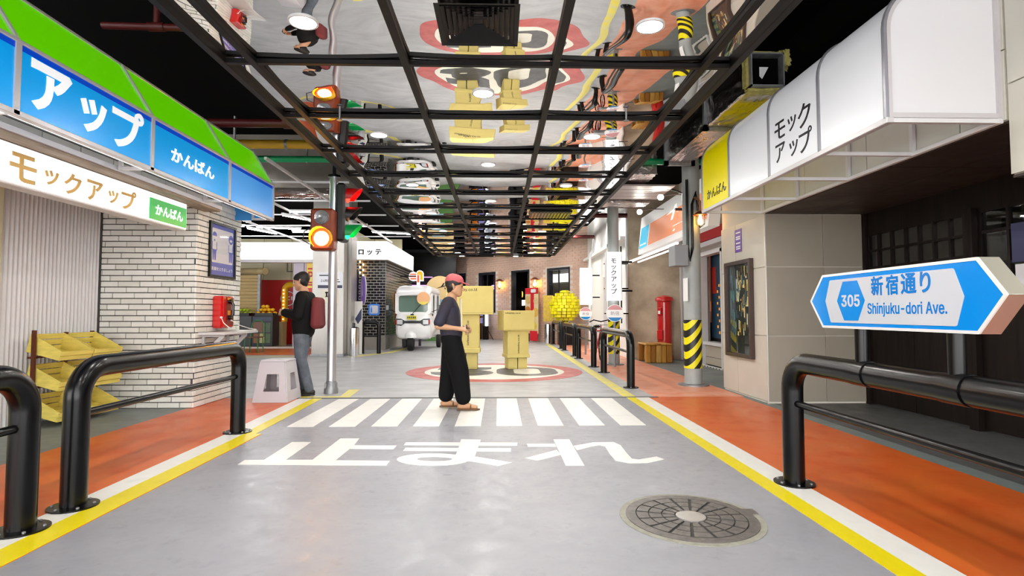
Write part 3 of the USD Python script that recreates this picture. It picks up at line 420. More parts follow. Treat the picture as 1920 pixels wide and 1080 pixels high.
# edge lines
strip('edge_line', [(-2.57, -7), (-2.415, -7), (-2.43, 5.42), (-2.6, 5.42)], line_white)
strip('edge_line', [(-2.415, -7), (-2.245, -7), (-2.265, 5.42), (-2.43, 5.42)], line_yellow)
strip('edge_line', [(-2.62, 5.42), (-2.45, 5.42), (-2.52, S), (-2.7, S)], line_white)
strip('edge_line', [(-2.45, 5.42), (-2.32, 5.42), (-2.39, S), (-2.52, S)], line_yellow)
strip('edge_line', [(1.755, -7), (1.875, -7), (1.875, S), (1.75, S)], line_yellow)
strip('edge_line', [(1.875, -7), (2.035, -7), (2.06, S), (1.875, S)], line_white)
strip('edge_line', [(1.73, S + .08), (1.9, S + .08), (1.93, 21), (1.76, 21)], line_worn)
strip('edge_line', [(-2.95, S + .12), (-2.05, S + .12), (-2.05, S + .2), (-2.95, S + .2)], line_worn)
strip('edge_line', [(-2.2, S + .2), (-2.05, S + .2), (-2.1, 8.5), (-2.26, 8.5)], line_worn)
strip('edge_line', [(-4.05, 15.0), (-3.75, 15.0), (-3.1, 16.6), (-3.0, 18.5), (-3.15, 18.5), (-3.3, 16.7), (-4.05, 15.12)], line_worn)
strip('edge_line', [(-16, 14.9), (-5.1, 14.9), (-5.1, 15.02), (-16, 15.02)], line_worn)
# crosswalk
for k in range(9):
    x = -2.149 + k * .4253
    strip('crosswalk_stripe', [(x, 5.74), (x + .266, 5.74), (x + .266 + (.02 if k == 8 else 0), 7.58), (x, 7.58)], line_white)
# the painted word, three characters stretched along the road
def gp(x, y):
    """floor point seen along the photograph's ray (x, y); used once to lay the letters out on the ground"""
    cy, sy, cp, sp = math.cos(YAW), math.sin(YAW), math.cos(PITCH), math.sin(PITCH)
    fw, rt = np.array([sy * cp, cy * cp, sp]), np.array([cy, -sy, 0])
    d = fw + rt * (x - 960) / FPX - np.cross(rt, fw) * (y - 540) / FPX
    q = -1.15 / d[2] * d
    return q[0], q[1]
def gpoly(pts, ox=0, oy=0, s=1.0):
    return Polygon([gp(ox + a / s, oy + b / s) for a, b in pts])
def ell(cx, cy, rx, ry):
    return Polygon([gp(cx + rx * math.cos(t), cy + ry * math.sin(t)) for t in np.linspace(0, 2 * PI, 40)[:-1]])
ch1 = gpoly([(70, 765), (130, 728), (292, 726), (525, 577), (685, 577), (475, 726), (697, 726), (930, 547), (1090, 547), (1043, 604), (1402, 607), (1375, 636), (1008, 634), (890, 730), (1347, 735), (1315, 773)], 430, 700, 4.465)
ch2 = unary_union([gpoly(p) for p in ([(761.5, 829.6), (970.4, 830.4), (969.3, 836), (757, 835)], [(760.3, 840), (958.3, 841), (957.7, 847), (755.9, 845.6)],
      [(864.7, 824.1), (901.7, 824.6), (890.5, 856), (884, 865), (848, 868), (858, 845)], [(888, 856), (960, 867.8), (935.3, 874), (880, 865), (875, 857)])] + [ell(812, 862, 68, 11.3).difference(ell(815, 861.2, 33, 4.2))])
ch3 = unary_union([gpoly(p, 830, 720, 4.465) for p in ([(703, 502), (940, 502), (950, 527), (715, 527)], [(927, 465), (1060, 465), (1187, 685), (1030, 685)], [(690, 622), (955, 553), (990, 595), (795, 643)],
      [(1095, 520), (1260, 490), (1430, 488), (1490, 515), (1540, 580), (1585, 628), (1640, 635), (1790, 610), (1855, 632), (1720, 662), (1560, 665), (1450, 645), (1400, 590), (1360, 525), (1310, 515), (1240, 527), (1125, 557)])])
for c in (ch1, ch2, ch3):
    part(floor, 'painted_character', prism(c, .003, (0, 0, 0), *GROUND), line_white)
# round speed mark
cx, cy = -.08, 11.12
mark_red = M('mark_red_paint', (186, 84, 82), 0.45, noise=(4, .2))
mark_white = M('mark_white_paint', (226, 224, 212), 0.45, noise=(4, .08))
mark_black = M('mark_black_paint', (78, 78, 80), 0.45, noise=(5, .2))
disc = Point(cx, cy).buffer(1.74, quad_segs=20)
inner = Point(cx, cy).buffer(1.38, quad_segs=20)
d0 = rrect(cx + .04, cx + 1.24, cy - .82, cy + .82, .55).difference(rrect(cx + .38, cx + .9, cy - .52, cy + .52, .22))
d3 = fit(text('3', 22), cx - 1.26, cx - .02, cy - .82, cy + .82)
mk = part(floor, 'speed_mark', prism(disc.difference(inner), .003, (0, 0, 0), *GROUND), mark_red, 'round speed mark painted on the road')
part(mk, 'mark_field', prism(inner.difference(unary_union([d0, d3])), .003, (0, 0, 0), *GROUND), mark_white)
part(mk, 'mark_digit', prism(d3.intersection(inner), .003, (0, 0, 0), *GROUND), mark_black)
part(mk, 'mark_digit', prism(d0.intersection(inner), .003, (0, 0, 0), *GROUND), mark_black)

# manhole cover
iron = M('cast_iron', (118, 113, 110), 0.42, metal=.35, noise=(16, .35), bump=(40, .3))
iron_dark = M('cast_iron_dark', (50, 47, 45), 0.6)
mx, my = 1.085, 3.16
mh = thing('manhole_cover', 'round cast iron manhole cover with spoked segments set in the road', 'manhole cover', (mx, my, 0))
part(mh, 'frame', prism(Point(mx, my).buffer(.36, quad_segs=16).difference(Point(mx, my).buffer(.305, quad_segs=16)), .008, (0, 0, 0), *GROUND), iron)
part(mh, 'surround', prism(Point(mx, my).buffer(.395, quad_segs=16).difference(Point(mx, my).buffer(.36, quad_segs=16)), .004, (0, 0, 0), *GROUND), M('manhole_mortar', (150, 148, 135), .7, noise=(20, .2)))
part(mh, 'bed', prism(Point(mx, my).buffer(.305, quad_segs=16), .002, (0, 0, .0005), *GROUND), iron_dark)
part(mh, 'hub', lathe([(.082, 0), (.082, .011), (.07, .013)], (mx, my, 0)), M('worn_iron', (186, 182, 178), .35, metal=.4, noise=(9, .2)))
part(mh, 'hinge_lug', prism(sbox(mx + .3, my + .03, mx + .4, my + .11), .009, (0, 0, 0), *GROUND), iron)
for a, b in ((.09, .155), (.163, .228), (.236, .298)):
    for k in range(16):
        t = np.radians(np.linspace(k * 22.5 + 5 + .55 / b, (k + 1) * 22.5 + 5 - .55 / b, 5))
        pg = Polygon([(mx + b * math.cos(q), my + b * math.sin(q)) for q in t] + [(mx + a * math.cos(q), my + a * math.sin(q)) for q in t[::-1]])
        part(mh, 'segment', prism(pg, .007, (0, 0, .002), *GROUND), iron)

# ================================================================== THE SETTING: ceiling and mirror
ceil = thing('ceiling', 'black ceiling with wavy mirror panels in a black metal grid', 'ceiling', kind='structure')
part(ceil, 'slab', box(-16, 10, -7, 34, 4.45, 4.7), dark_void)
BY = [4.41 + 1.22 * k for k in range(-6, 13)]
BX = [-2.21, -1.965, -.75, .46, 1.67, 1.91]
ZM = 3.2
for i in range(5):
    for j in range(len(BY) - 1):
        x0, x1, y0, y1 = BX[i], BX[i + 1], BY[j], BY[j + 1]
        nx, ny = (3 if x1 - x0 < .5 else 10), 10
        u, v = np.meshgrid(np.linspace(-1, 1, nx + 1), np.linspace(-1, 1, ny + 1))
        sag = rng.uniform(.012, .017) * (x1 - x0) / 1.21
        tx, ty = rng.normal(0, .0035), rng.normal(0.004, .004)
        z = ZM - sag * (1 - u * u) * .55 - sag * (1 - v * v) + tx * u * .6 + ty * v * .6
        V = np.stack([(x0 + x1) / 2 + u * (x1 - x0) / 2, (y0 + y1) / 2 + v * (y1 - y0) / 2, z], -1).reshape(-1, 3)
        F = []
        for b in range(ny):
            for a in range(nx):
                q = b * (nx + 1) + a
                F += [[q, q + nx + 1, q + 1], [q + 1, q + nx + 1, q + nx + 2]]
        part(ceil, 'mirror_panel', (V, np.array(F)), mirror_look, smooth=True)
part(ceil, 'mirror_backing', box(BX[0], BX[-1], BY[0], BY[-1], ZM + .02, ZM + .05), dark_void)
for i, x in enumerate(BX):
    e = i in (0, 5)
    part(ceil, 'grid_bar', box(x - .03, x + .03, BY[0], BY[-1], ZM - .055, ZM + (.06 if e else -.012), .004), grid_black)
for y in BY:
    part(ceil, 'grid_bar', box(BX[0], BX[-1], y - .024, y + .024, ZM - .05, ZM - .012, .004), grid_black)
# sloping end of the grid, over the far part of the alley
for k in range(4):
    part(ceil, 'soffit_panel', box(-2.2 + k * 1.03, -1.22 + k * 1.03, BY[-1] + .05, BY[-1] + .95, 3.2, 3.24), dark_void if k % 2 else grid_black)
# downlights
led = glow('downlight_glow', (255, 252, 246), 250.0)
def downlight(x, y, z, r, label, group=None, proto=[]):
    t = thing('ceiling_downlight', label, 'ceiling light', (x, y, z), group=group)
    part(t, 'trim_ring', prism(Point(x, y).buffer(r * 1.16, quad_segs=8).difference(Point(x, y).buffer(r, quad_segs=8)), .012, (0, 0, z - .012), *GROUND), white_metal)
    part(t, 'lens', lathe([(r, -.006), (r * .98, -.009)], (x, y, z)), led)
    return t
lights = []
for k in range(-3, 13):
    for x in ((-1.36, 1.065) if k % 2 == 0 else (-.145,)):
        lights.append((x, 3.8 + 1.22 * k))
L0 = downlight(lights[0][0], lights[0][1], ZM - .02, .088, 'small round white downlight set in the mirrored ceiling', 'downlights of the mirrored ceiling')
for x, y in [(-1.3, 19.5), (.6, 19.5)]:
    downlight(x, y, 3.18, .088, 'small downlight at the ' + ('left' if x < 0 else 'right') + ' of the far end of the mirrored ceiling')
for x, y, z, w in ((2.7, 14.6, 3.9, 'nearest'), (2.6, 16.6, 3.9, 'middle'), (2.5, 18.8, 3.9, 'farthest')):
    downlight(x, y, z, .1, w + ' downlight in the dark ceiling over the white building front')
for x, y, w in ((-2.4, 25.6, 'first from left'), (-.9, 24.0, 'second from left'), (.7, 22.2, 'third from left'), (2.0, 20.6, 'fourth from left')):
    downlight(x, y, 4.0, .075, 'downlight in the dark gap before the far brick wall, ' + w)
for x, y, z, w in ((-3.0, 20.2, 3.9, 'left'), (-2.4, 22.8, 3.9, 'far')):
    downlight(x, y, z, .1, w + ' downlight in the dark ceiling above the white taxi')
for x, y in lights[1:]:
    k = round((y - 3.8) / 1.22)
    lab = None if k < 0 else 'round downlight of the mirrored ceiling, ' + ('left' if x < -1 else 'right' if x > 1 else 'middle') + ' of its row, ' + ORD[k] + ' row from the viewer'
    dup(L0, (x, y, ZM - .02), 0, lab)
# louvred air diffuser hanging under the mirror
df = thing('air_diffuser', 'square black louvred air diffuser under the mirrored ceiling', 'air vent', (-.14, 3.69, 3.12))
a = .275
for k in range(7):
    h, z = a - k * .036, 3.10 + k * .003
    for n_, (p, q) in enumerate((((-h, -h), (h, -h)), ((h, -h), (h, h)), ((h, h), (-h, h)), ((-h, h), (-h, -h)))):
        i = h - (.05 if k == 0 else .026)
        pp = [(p[0], p[1], z), (q[0], q[1], z), (q[0] * i / h, q[1] * i / h, z + .014), (p[0] * i / h, p[1] * i / h, z + .014)]
        V = np.array([(-.14 + s[0], 3.69 + s[1], s[2]) for s in pp])
        V = np.vstack([V, V + [0, 0, .004]])
        part(df, 'frame_side' if k == 0 else 'louvre', (V, np.array([[0, 2, 1], [0, 3, 2], [4, 5, 6], [4, 6, 7], [0, 1, 5], [0, 5, 4], [1, 2, 6], [1, 6, 5], [2, 3, 7], [2, 7, 6], [3, 0, 4], [3, 4, 7]])), M('vent_black', (9, 9, 10), .5, spec=.3))
part(df, 'neck', box(-.14 - .24, -.14 + .24, 3.69 - .24, 3.69 + .24, 3.16, 3.2), black_metal)
df2 = thing('air_diffuser', 'black slotted air vent far down the mirrored ceiling', 'air vent', (1.06, 11.1, 3.16))
part(df2, 'frame', box(.62, 1.44, 10.72, 11.42, 3.13, 3.17), black_metal)
for k in range(12):
    part(df2, 'slat', box(.66 + k * .064, .69 + k * .064, 10.77, 11.37, 3.115, 3.14), black_gloss)
# fire sprinklers
for x, y in ((-1.62, 5.6), (1.3, 5.55)):
    s = thing('fire_sprinkler', 'small brass sprinkler under the mirror ' + ('left of the road' if x < 0 else 'right of the road'), 'sprinkler', (x, y, ZM))
    part(s, 'stem', cyl((x, y, ZM), (x, y, ZM - .07), .012, .009), galv)
    part(s, 'deflector', lathe([(.03, 0), (.03, .004), (.008, .01)], (x, y, ZM - .085)), galv)

# pipes and ducts in the ceiling void
def pipe(name, label, pts, r, mat, cat='pipe'):
    t = thing(name, label, cat, pts[0])
    part(t, 'run', sweep(pts, r, 12), mat)
    return t
gp_ = pipe('green_pipe', 'green pipe crossing the ceiling above the mirror', [(-9, 9.22, 3.72), (9, 9.22, 3.72)], .055, M('green_pipe_paint', (20, 140, 85), .4))
for x in (-3.2, 2.6, 3.6, -4.4):
    part(gp_, 'hanger', box(x - .012, x + .012, 9.2, 9.24, 3.66, 4.44), galv)
yellow_cond = pipe('yellow_duct', 'yellow pipe crossing the ceiling behind the green awning', [(-9, 8.6, 3.78), (-2.4, 8.6, 3.78)], .07, M('ochre_pipe', (196, 150, 30), .5))
for x in (-3.3, -4.1, -2.7):
    part(yellow_cond, 'clamp', cyl((x - .02, 8.6, 3.78), (x + .02, 8.6, 3.78), .078), galv)
pr = M('sprinkler_red', (74, 11, 10), .5)
rp = pipe('sprinkler_pipe', 'dark red pipe crossing the black ceiling beside the mirror', [(-9, 7.7, 3.8), (-2.4, 7.7, 3.8)], .06, pr)
part(rp, 'joint', cyl((-3, 7.7, 3.8), (-2.86, 7.7, 3.8), .075), pr)
rp = pipe('sprinkler_pipe', 'short red pipe tee high in the black ceiling over the green awning', [(-3.95, 5.5, 4.02), (-2.9, 5.5, 4.0)], .035, pr)
part(rp, 'riser', cyl((-3.42, 5.5, 4.0), (-3.42, 5.5, 4.44), .03), pr)
part(rp, 'fitting', cyl((-3.5, 5.5, 4.01), (-3.34, 5.5, 4.01), .045), pr)
for y, z, lab in ((10.2, 3.3, 'first'), (11.6, 3.32, 'second'), (16.5, 3.45, 'third')):
    pipe('sprinkler_pipe', f'red pipe crossing the ceiling right of the mirror, {lab} beyond the foil duct', [(2.0, y + 2.5, z + .35), (3.3, y + 2.5, z + .35)], .06, pr)
# foil-wrapped duct with an open end, right of the mirror
foil = M('crumpled_foil', (215, 205, 200), .22, metal=1.0, bump=(16, .9))
wool = M('rock_wool', (176, 166, 92), .9, noise=(20, .3), bump=(30, .8))
fd = thing('foil_duct', 'foil wrapped square duct with open end and yellow insulation beside the mirror', 'duct', (2.85, 5.75, 3.55))
def crumple(x0, x1, y0, y1, z0, z1, amp, n, seed):
    bx = trimesh.creation.box((x1 - x0, y1 - y0, z1 - z0))
    for _ in range(n):
        bx = bx.subdivide()
    r = np.random.default_rng(seed)
    v = np.array(bx.vertices)
    q = (v * 7).round(1)
    w = np.sin(v[:, 1] * 31 + v[:, 0] * 9) * .35 + np.sin(v[:, 1] * 57 + v[:, 2] * 23) * .3 + r.normal(0, .35, len(v))
    nrm = v / np.maximum(np.abs(v).max(0), 1e-6)
    nrm[:, 1] = 0
    v = v + nrm * (w * amp)[:, None]
    return v + [(x0 + x1) / 2, (y0 + y1) / 2, (z0 + z1) / 2], np.array(bx.faces)
for k, (y0, y1) in enumerate(((5.84, 6.9), (6.98, 8.6), (9.3, 10.4))):
    part(fd, 'foil_wrap', crumple(2.66 - (.36 if k == 2 else 0), 3.06 - (.36 if k == 2 else 0), y0, y1, 3.53, 3.95, .012, 4, k), foil, smooth=45)
for y in (6.94, 8.62):
    part(fd, 'flange', [box(2.62, 3.1, y - .03, y + .03, 3.49, 3.56), box(2.62, 3.1, y - .03, y + .03, 3.93, 3.99), box(2.62, 2.68, y - .03, y + .03, 3.49, 3.99), box(3.04, 3.1, y - .03, y + .03, 3.49, 3.99)], galv)
part(fd, 'open_end', [box(2.67, 3.03, 5.7, 5.83, 3.56, 3.575), box(2.67, 3.03, 5.7, 5.83, 3.905, 3.92), box(2.67, 2.685, 5.7, 5.83, 3.56, 3.92), box(3.015, 3.03, 5.7, 5.83, 3.56, 3.92)], galv)
part(fd, 'inside', box(2.69, 3.01, 5.8, 5.82, 3.58, 3.9), dark_void)
part(fd, 'insulation', [crumple(2.64, 3.06, 5.75, 5.84, 3.915, 3.96, .014, 3, 11), crumple(2.64, 2.675, 5.76, 5.84, 3.58, 3.95, .01, 3, 12), crumple(3.03, 3.11, 5.72, 5.84, 3.8, 3.98, .02, 3, 13), crumple(2.66, 3.04, 5.76, 5.84, 3.525, 3.565, .012, 3, 14)], wool, kind='stuff')
part(fd, 'damper', prism(Polygon([(0, 0), (.1, .0), (.03, -.13), (.0, -.1)]), .004, (2.8, 5.79, 3.8), *FRONT), white_metal)
fd2 = thing('foil_duct', 'short foil duct crossing near the orange shop sign', 'duct', (2.3, 11.4, 3.5))
part(fd2, 'foil_wrap', crumple(2.15, 3.1, 11.2, 11.7, 3.42, 3.78, .012, 4, 21), foil, smooth=45)
fd3 = thing('foil_duct', 'crumpled foil duct behind the green pipe at left', 'duct', (-4, 10, 3.7))
part(fd3, 'foil_wrap', crumple(-5.4, -3.6, 11.6, 12.1, 3.66, 3.98, .02, 4, 22), foil, smooth=45)
beam = solo('duct_beam', [box(-9, -2.5, 10.2, 10.9, 3.62, 4.45)], M('duct_grey', (92, 86, 76), .6, noise=(2, .2)), 'grey brown duct beam behind the green pipe', 'duct')
db = thing('ceiling_board', 'pale grey slatted ceiling board right of the mirror end', 'ceiling board', (3, 12, 3.5))
for k in range(4):
    part(db, 'plank', box(1.98, 3.2, 9.9 + k * .3, 10.18 + k * .3, 3.46, 3.49), M('pale_plank', (178, 168, 168), .5))
# fluorescent battens and rails over the side street
rail = thing('ceiling_rail', 'white ceiling rails over the side street at left', 'ceiling rail', (-4.6, 8.4, 3.38))
for x, y0 in ((-4.55, 8.3), (-3.35, 7.95), (-6.1, 10)):
    part(rail, 'runner', box(x - .02, x + .02, y0, 17.4, 3.36, 3.4), white_metal)
for y in (9.6, 11.2, 12.8, 14.4, 16.4):
    part(rail, 'cross_bar', box(-9, -2.6, y - .02, y + .02, 3.41, 3.44), white_metal)
ctube = glow('tube_glow', (255, 255, 255), 60.0)
hz = [(-4.5, 10.3, 90), (-5.6, 12.4, 80), (-4.4, 13.2, 0), (-5.0, 14.1, 60), (-4.2, 15.2, 5), (-6.6, 14.2, 90), (-6.2, 15.7, 15), (-6.9, 16.3, 70), (-5.5, 16.4, 0), (-7.6, 15.4, 0), (-3.2, 16.6, 20)]
b0 = None
for n, (x, y, r) in enumerate(sorted(hz, key=lambda q: q[1])):
    if b0 is None:
        b0 = thing('fluorescent_batten', 'fluorescent tube batten over the side street, nearest to the viewer', 'ceiling light', (x, y, 3.55), r, group='fluorescent battens over the side street')
        part(b0, 'tray', box(-.6, .6, -.035, .035, .02, .07, .01), white_metal, local=True)
        part(b0, 'tube', cyl((-.57, 0, 0), (.57, 0, 0), .016, n=10), ctube, local=True)
    else:
        dup(b0, (x, y, 3.55), r, 'fluorescent tube batten over the side street, ' + ORD[n] + ' from the viewer')
# ================================================================== LEFT: convenience store
mortar = M('dark_mortar', (70, 68, 66), 0.8)
brick_whites = [M(f'white_brick_{i}', (232 - 4 * i, 231 - 4 * i, 226 - 5 * i), 0.5, noise=(6, .06), bump=(25, .15)) for i in range(4)]
def bricks(th, name, o, u, v, w, h, rowh, ln, gap, depth, mats, shift=(0, .38, .72), joined=False, seed=3, holes=()):
    r = random.Random(seed)
    o, u, v = np.array(o, float), np.array(u, float), np.array(v, float)
    n = np.cross(u, v)
    rows = int(round(h / rowh))
    cnt, pile = 0, []
    for k in range(rows):
        z0, z1 = k * h / rows + gap / 2, (k + 1) * h / rows - gap / 2
        a = -ln * ((k * shift[1]) % 1.0 if len(shift) == 3 else shift[k % len(shift)])
        while a < w - .01:
            p, q = max(a, 0) + gap / 2, min(a + ln, w) - gap / 2
            a += ln
            if q - p < .02 or any(p < hx1 and q > hx0 and z0 < hz1 and z1 > hz0 for hx0, hx1, hz0, hz1 in holes):
                continue
            d = depth * r.uniform(.8, 1.05)
            B, T = [o + u * s + v * t for s, t in ((p, z0), (q, z0), (q, z1), (p, z1))], [o + n * d + u * s + v * t for s, t in ((p + .002, z0 + .002), (q - .002, z0 + .002), (q - .002, z1 - .002), (p + .002, z1 - .002))]
            V = np.array(B + T)
            F = np.array([[4, 5, 6], [4, 6, 7], [0, 1, 5], [0, 5, 4], [1, 2, 6], [1, 6, 5], [2, 3, 7], [2, 7, 6], [3, 0, 4], [3, 4, 7]])
            if joined or cnt >= 300:
                pile.append((V, F))
            else:
                part(th, name, (V, F), r.choice(mats), smooth=False)
                cnt += 1
    if pile:
        part(th, name + '_courses', pile, mats[0], smooth=False, kind='stuff')
wl = thing('wall_left', 'white brick pillar of the convenience store, face towards the viewer', 'wall', kind='structure')
part(wl, 'core', box(-4.95, -3.735, 6.915, 8.07, 0, 2.6), mortar)
bricks(wl, 'brick', (-4.93, 6.915, 0), (1, 0, 0), (0, 0, 1), 1.2, 2.6, .0705, .262, .009, .0155, brick_whites, seed=1)
wl2 = thing('wall_left', 'white brick pillar of the convenience store, face along the road', 'wall', kind='structure')
part(wl2, 'core', box(-3.9, -3.734, 6.92, 8.065, 0.001, 2.6), mortar)
bricks(wl2, 'brick', (-3.735, 6.905, 0), (0, 1, 0), (0, 0, 1), 1.17, 2.6, .0705, .262, .009, .0155, brick_whites, seed=2)
wl3 = thing('wall_left', 'grey white block wall above the convenience store door', 'wall', kind='structure')
part(wl3, 'core', box(-4.95, -3.74, 1.2, 8.07, 2.51, 3.5), mortar)
bricks(wl3, 'brick', (-3.74, 1.2, 2.51), (0, 1, 0), (0, 0, 1), 6.85, .94, .134, .42, .009, .012, [M('grey_block', (205, 208, 210), .55, noise=(5, .06))], shift=(0, .5), seed=4)
wl4 = thing('wall_left', 'cream plastered wall of the store recess at the left edge', 'wall', kind='structure')
part(wl4, 'plaster', box(-5.05, -4.86, 2.0, 5.52, 0, 2.5), M('cream_plaster', (212, 208, 176), .6))
corr = thing('wall_left', 'white corrugated metal wall in the store recess', 'wall', kind='structure')
ys = np.linspace(5.5, 6.93, 26 * 8 + 1)
xs = -4.9 + .011 * np.tanh(2.2 * np.sin((ys - 5.5) / 1.43 * 26 * 2 * PI))
V = np.concatenate([np.stack([xs, ys, np.full_like(ys, z)], -1) for z in (0, 2.5)])
n_ = len(ys)
part(corr, 'corrugated_sheet', (V, np.array([q for i in range(n_ - 1) for q in ([i, i + 1, n_ + i + 1], [i, n_ + i + 1, n_ + i])])), M('white_sheet', (214, 212, 212), .4), smooth=60)
part(corr, 'corner_trim', box(-4.91, -4.87, 6.885, 6.915, 0, 2.5), M('trim_dark', (60, 58, 56), .5))
part(corr, 'backing', box(-5.05, -4.93, 5.4, 6.95, 0, 2.5), white_paint)
soff = solo('trim_1', box(-4.95, -3.74, 1.2, 6.91, 2.49, 2.5), M('soffit_brown', (120, 104, 90), .6), 'soffit of the store recess', 'trim', kind='structure')
led_board = thing('canopy_ledge', 'pale timber ledge between the white sign and the green awning', 'ledge', (-3.74, 4, 2.5))
part(led_board, 'top_rail', box(-3.72, -3.5, 1.2, 7.05, 2.458, 2.505, .004), M('pale_rail', (196, 198, 206), .4))
part(led_board, 'soffit_board', box(-3.72, -3.52, 1.2, 7.05, 2.434, 2.457), M('driftwood', (150, 134, 116), .6, noise=(9, .3), stretch=(4, .4, 1)))
# green and blue awning sign
alu = M('aluminium_frame', (206, 204, 206), .35, metal=.2)
blue_panel = M('blue_sign_panel', (0, 148, 222), .3, emit=.35, coat=.2)
blue_dark = M('blue_sign_band', (0, 70, 200), .3, emit=.25)
blue_light = M('blue_sign_end', (70, 150, 226), .3, emit=.35)
green_panel = M('green_sign_panel', (92, 196, 0), .3, emit=.6, coat=.2)
sign_white = M('sign_white_letter', (240, 242, 246), .35, emit=.35)
aw = thing('awning_sign', 'long sloping green and blue awning sign with white lettering over the left shop', 'awning sign', (-3.2, 5.2, 2.47))
AX, AZ0, AZ1, AXT, AZT = -3.2, 2.47, 2.965, -3.5, 3.45
divs = [0.9, 2.25, 3.69, 5.13, 6.6, 7.88]
for k in range(5):
    y0, y1 = divs[k] + .022, divs[k + 1] - .022
    p = part(aw, 'front_panel', box(AX - .02, AX, y0, y1, AZ0 + .03, AZ1 - .015), blue_light if k == 4 else blue_panel)
    part(p, 'backing', box(AX - .03, AX - .022, y0, y1, AZ0 + .03, AZ1 - .015), white_paint)
    part(p, 'top_band', box(AX, AX + .002, y0, y1, AZ1 - .055, AZ1 - .016), blue_dark)
    V = np.array([(AX - .005, y0, AZ1 + .01), (AX - .005, y1, AZ1 + .01), (AXT, y1, AZT), (AXT, y0, AZT)])
    V = np.vstack([V, V + [-.02, 0, -.012]])
    part(aw, 'roof_panel', (V, np.array([[0, 1, 2], [0, 2, 3], [4, 6, 5], [4, 7, 6], [0, 4, 5], [0, 5, 1], [2, 6, 7], [2, 7, 3], [0, 3, 7], [0, 7, 4], [1, 5, 6], [1, 6, 2]])), green_panel)
    W = V[:4] + [-.03, 0, -.02]
    part(aw, 'roof_backing', (np.vstack([W, W + [-.01, 0, -.008]]), np.array([[0, 1, 2], [0, 2, 3], [4, 6, 5], [4, 7, 6], [0, 4, 5], [0, 5, 1], [2, 6, 7], [2, 7, 3], [0, 3, 7], [0, 7, 4], [1, 5, 6], [1, 6, 2]])), white_paint)
for y in divs:
    part(aw, 'rib', [box(AX - .02, AX + .012, y - .022, y + .022, AZ0, AZ1 + .01), move(cyl((AX, y, AZ1), (AXT, y, AZT), .018, n=8), (0, 0, 0))], alu)
    part(aw, 'strut', [box(-3.46, AX, y - .015, y + .015, AZ0 - .002, AZ0 + .028), box(-3.49, -3.46, y - .015, y + .015, AZ0, 2.75), box(-3.735, -3.49, y - .015, y + .015, 2.72, 2.75)], alu)
part(aw, 'bottom_rail', box(AX - .04, AX + .012, divs[0], divs[-1] + .02, AZ0 - .01, AZ0 + .03, .005), alu)
part(aw, 'middle_rail', box(AX - .02, AX + .014, divs[0], divs[-1] + .02, AZ1 - .015, AZ1 + .012, .004), alu)
part(aw, 'top_rail', box(AXT - .02, AXT + .01, divs[0], divs[-1] + .02, AZT - .01, AZT + .015, .004), alu)
part(aw, 'end_panel', prism(Polygon([(-3.74, AZ0), (AX, AZ0), (AX, AZ1), (AXT, AZT), (-3.74, AZT)]), .02, (0, 7.9, 0), *FRONT), M('awning_end', (60, 150, 225), .4))
part(aw, 'tube_lamp', cyl((AX - .06, 1, AZ0 + .005), (AX - .06, 7.8, AZ0 + .005), .007, n=8), glow('awning_tube', (255, 255, 255), 8.0))
lt = text('アップ', 7)
for c, (a, b, z0, z1) in zip('アップ', ((3.8, 4.16, 2.565, 2.905), (4.25, 4.53, 2.565, 2.835), (4.6, 5.0, 2.555, 2.925))):
    part(aw, 'letter', prism(fit(text(c, 7 if c != 'プ' else 5), a, b, z0, z1), .006, (AX, 0, 0), *LEFTW), sign_white)
part(aw, 'lettering', prism(fit(text('かんばん', 6), 5.43, 6.25, 2.645, 2.785), .005, (AX, 0, 0), *LEFTW), sign_white, 'white lettering in four characters')
# white lit sign below
sb = thing('lightbox_sign', 'long white lit sign with gold lettering and a green end over the corrugated wall', 'sign', (-3.7, 4.4, 2.12))
part(sb, 'case', [box(-3.8, -3.655, 1.6, 6.54, 2.115, 2.432, .008)], white_metal)
part(sb, 'lit_face', box(-3.655, -3.65, 1.62, 6.53, 2.133, 2.425), lightbox('white_face', (244, 243, 240), .75))
gold = M('gold_letter', (190, 150, 72), .4)
cuts = [(4.18, 4.42, 2.155, 2.37), (4.50, 4.64, 2.195, 2.315), (4.70, 4.89, 2.165, 2.345), (4.96, 5.15, 2.165, 2.345), (5.23, 5.36, 2.19, 2.31), (5.41, 5.62, 2.17, 2.36)]
for c, q in zip('モックアップ', cuts):
    part(sb, 'letter', prism(fit(text(c, 3), *q), .006, (-3.65, 0, 0), *LEFTW), gold)
gb = part(sb, 'green_box', box(-3.66, -3.635, 5.84, 6.5, 2.145, 2.365), M('green_box_face', (20, 165, 70), .35, emit=.25), 'small green panel with white lettering')
part(gb, 'lettering', prism(fit(text('かんばん', 7), 5.92, 6.43, 2.2, 2.315), .003, (-3.635, 0, 0), *LEFTW), sign_white)

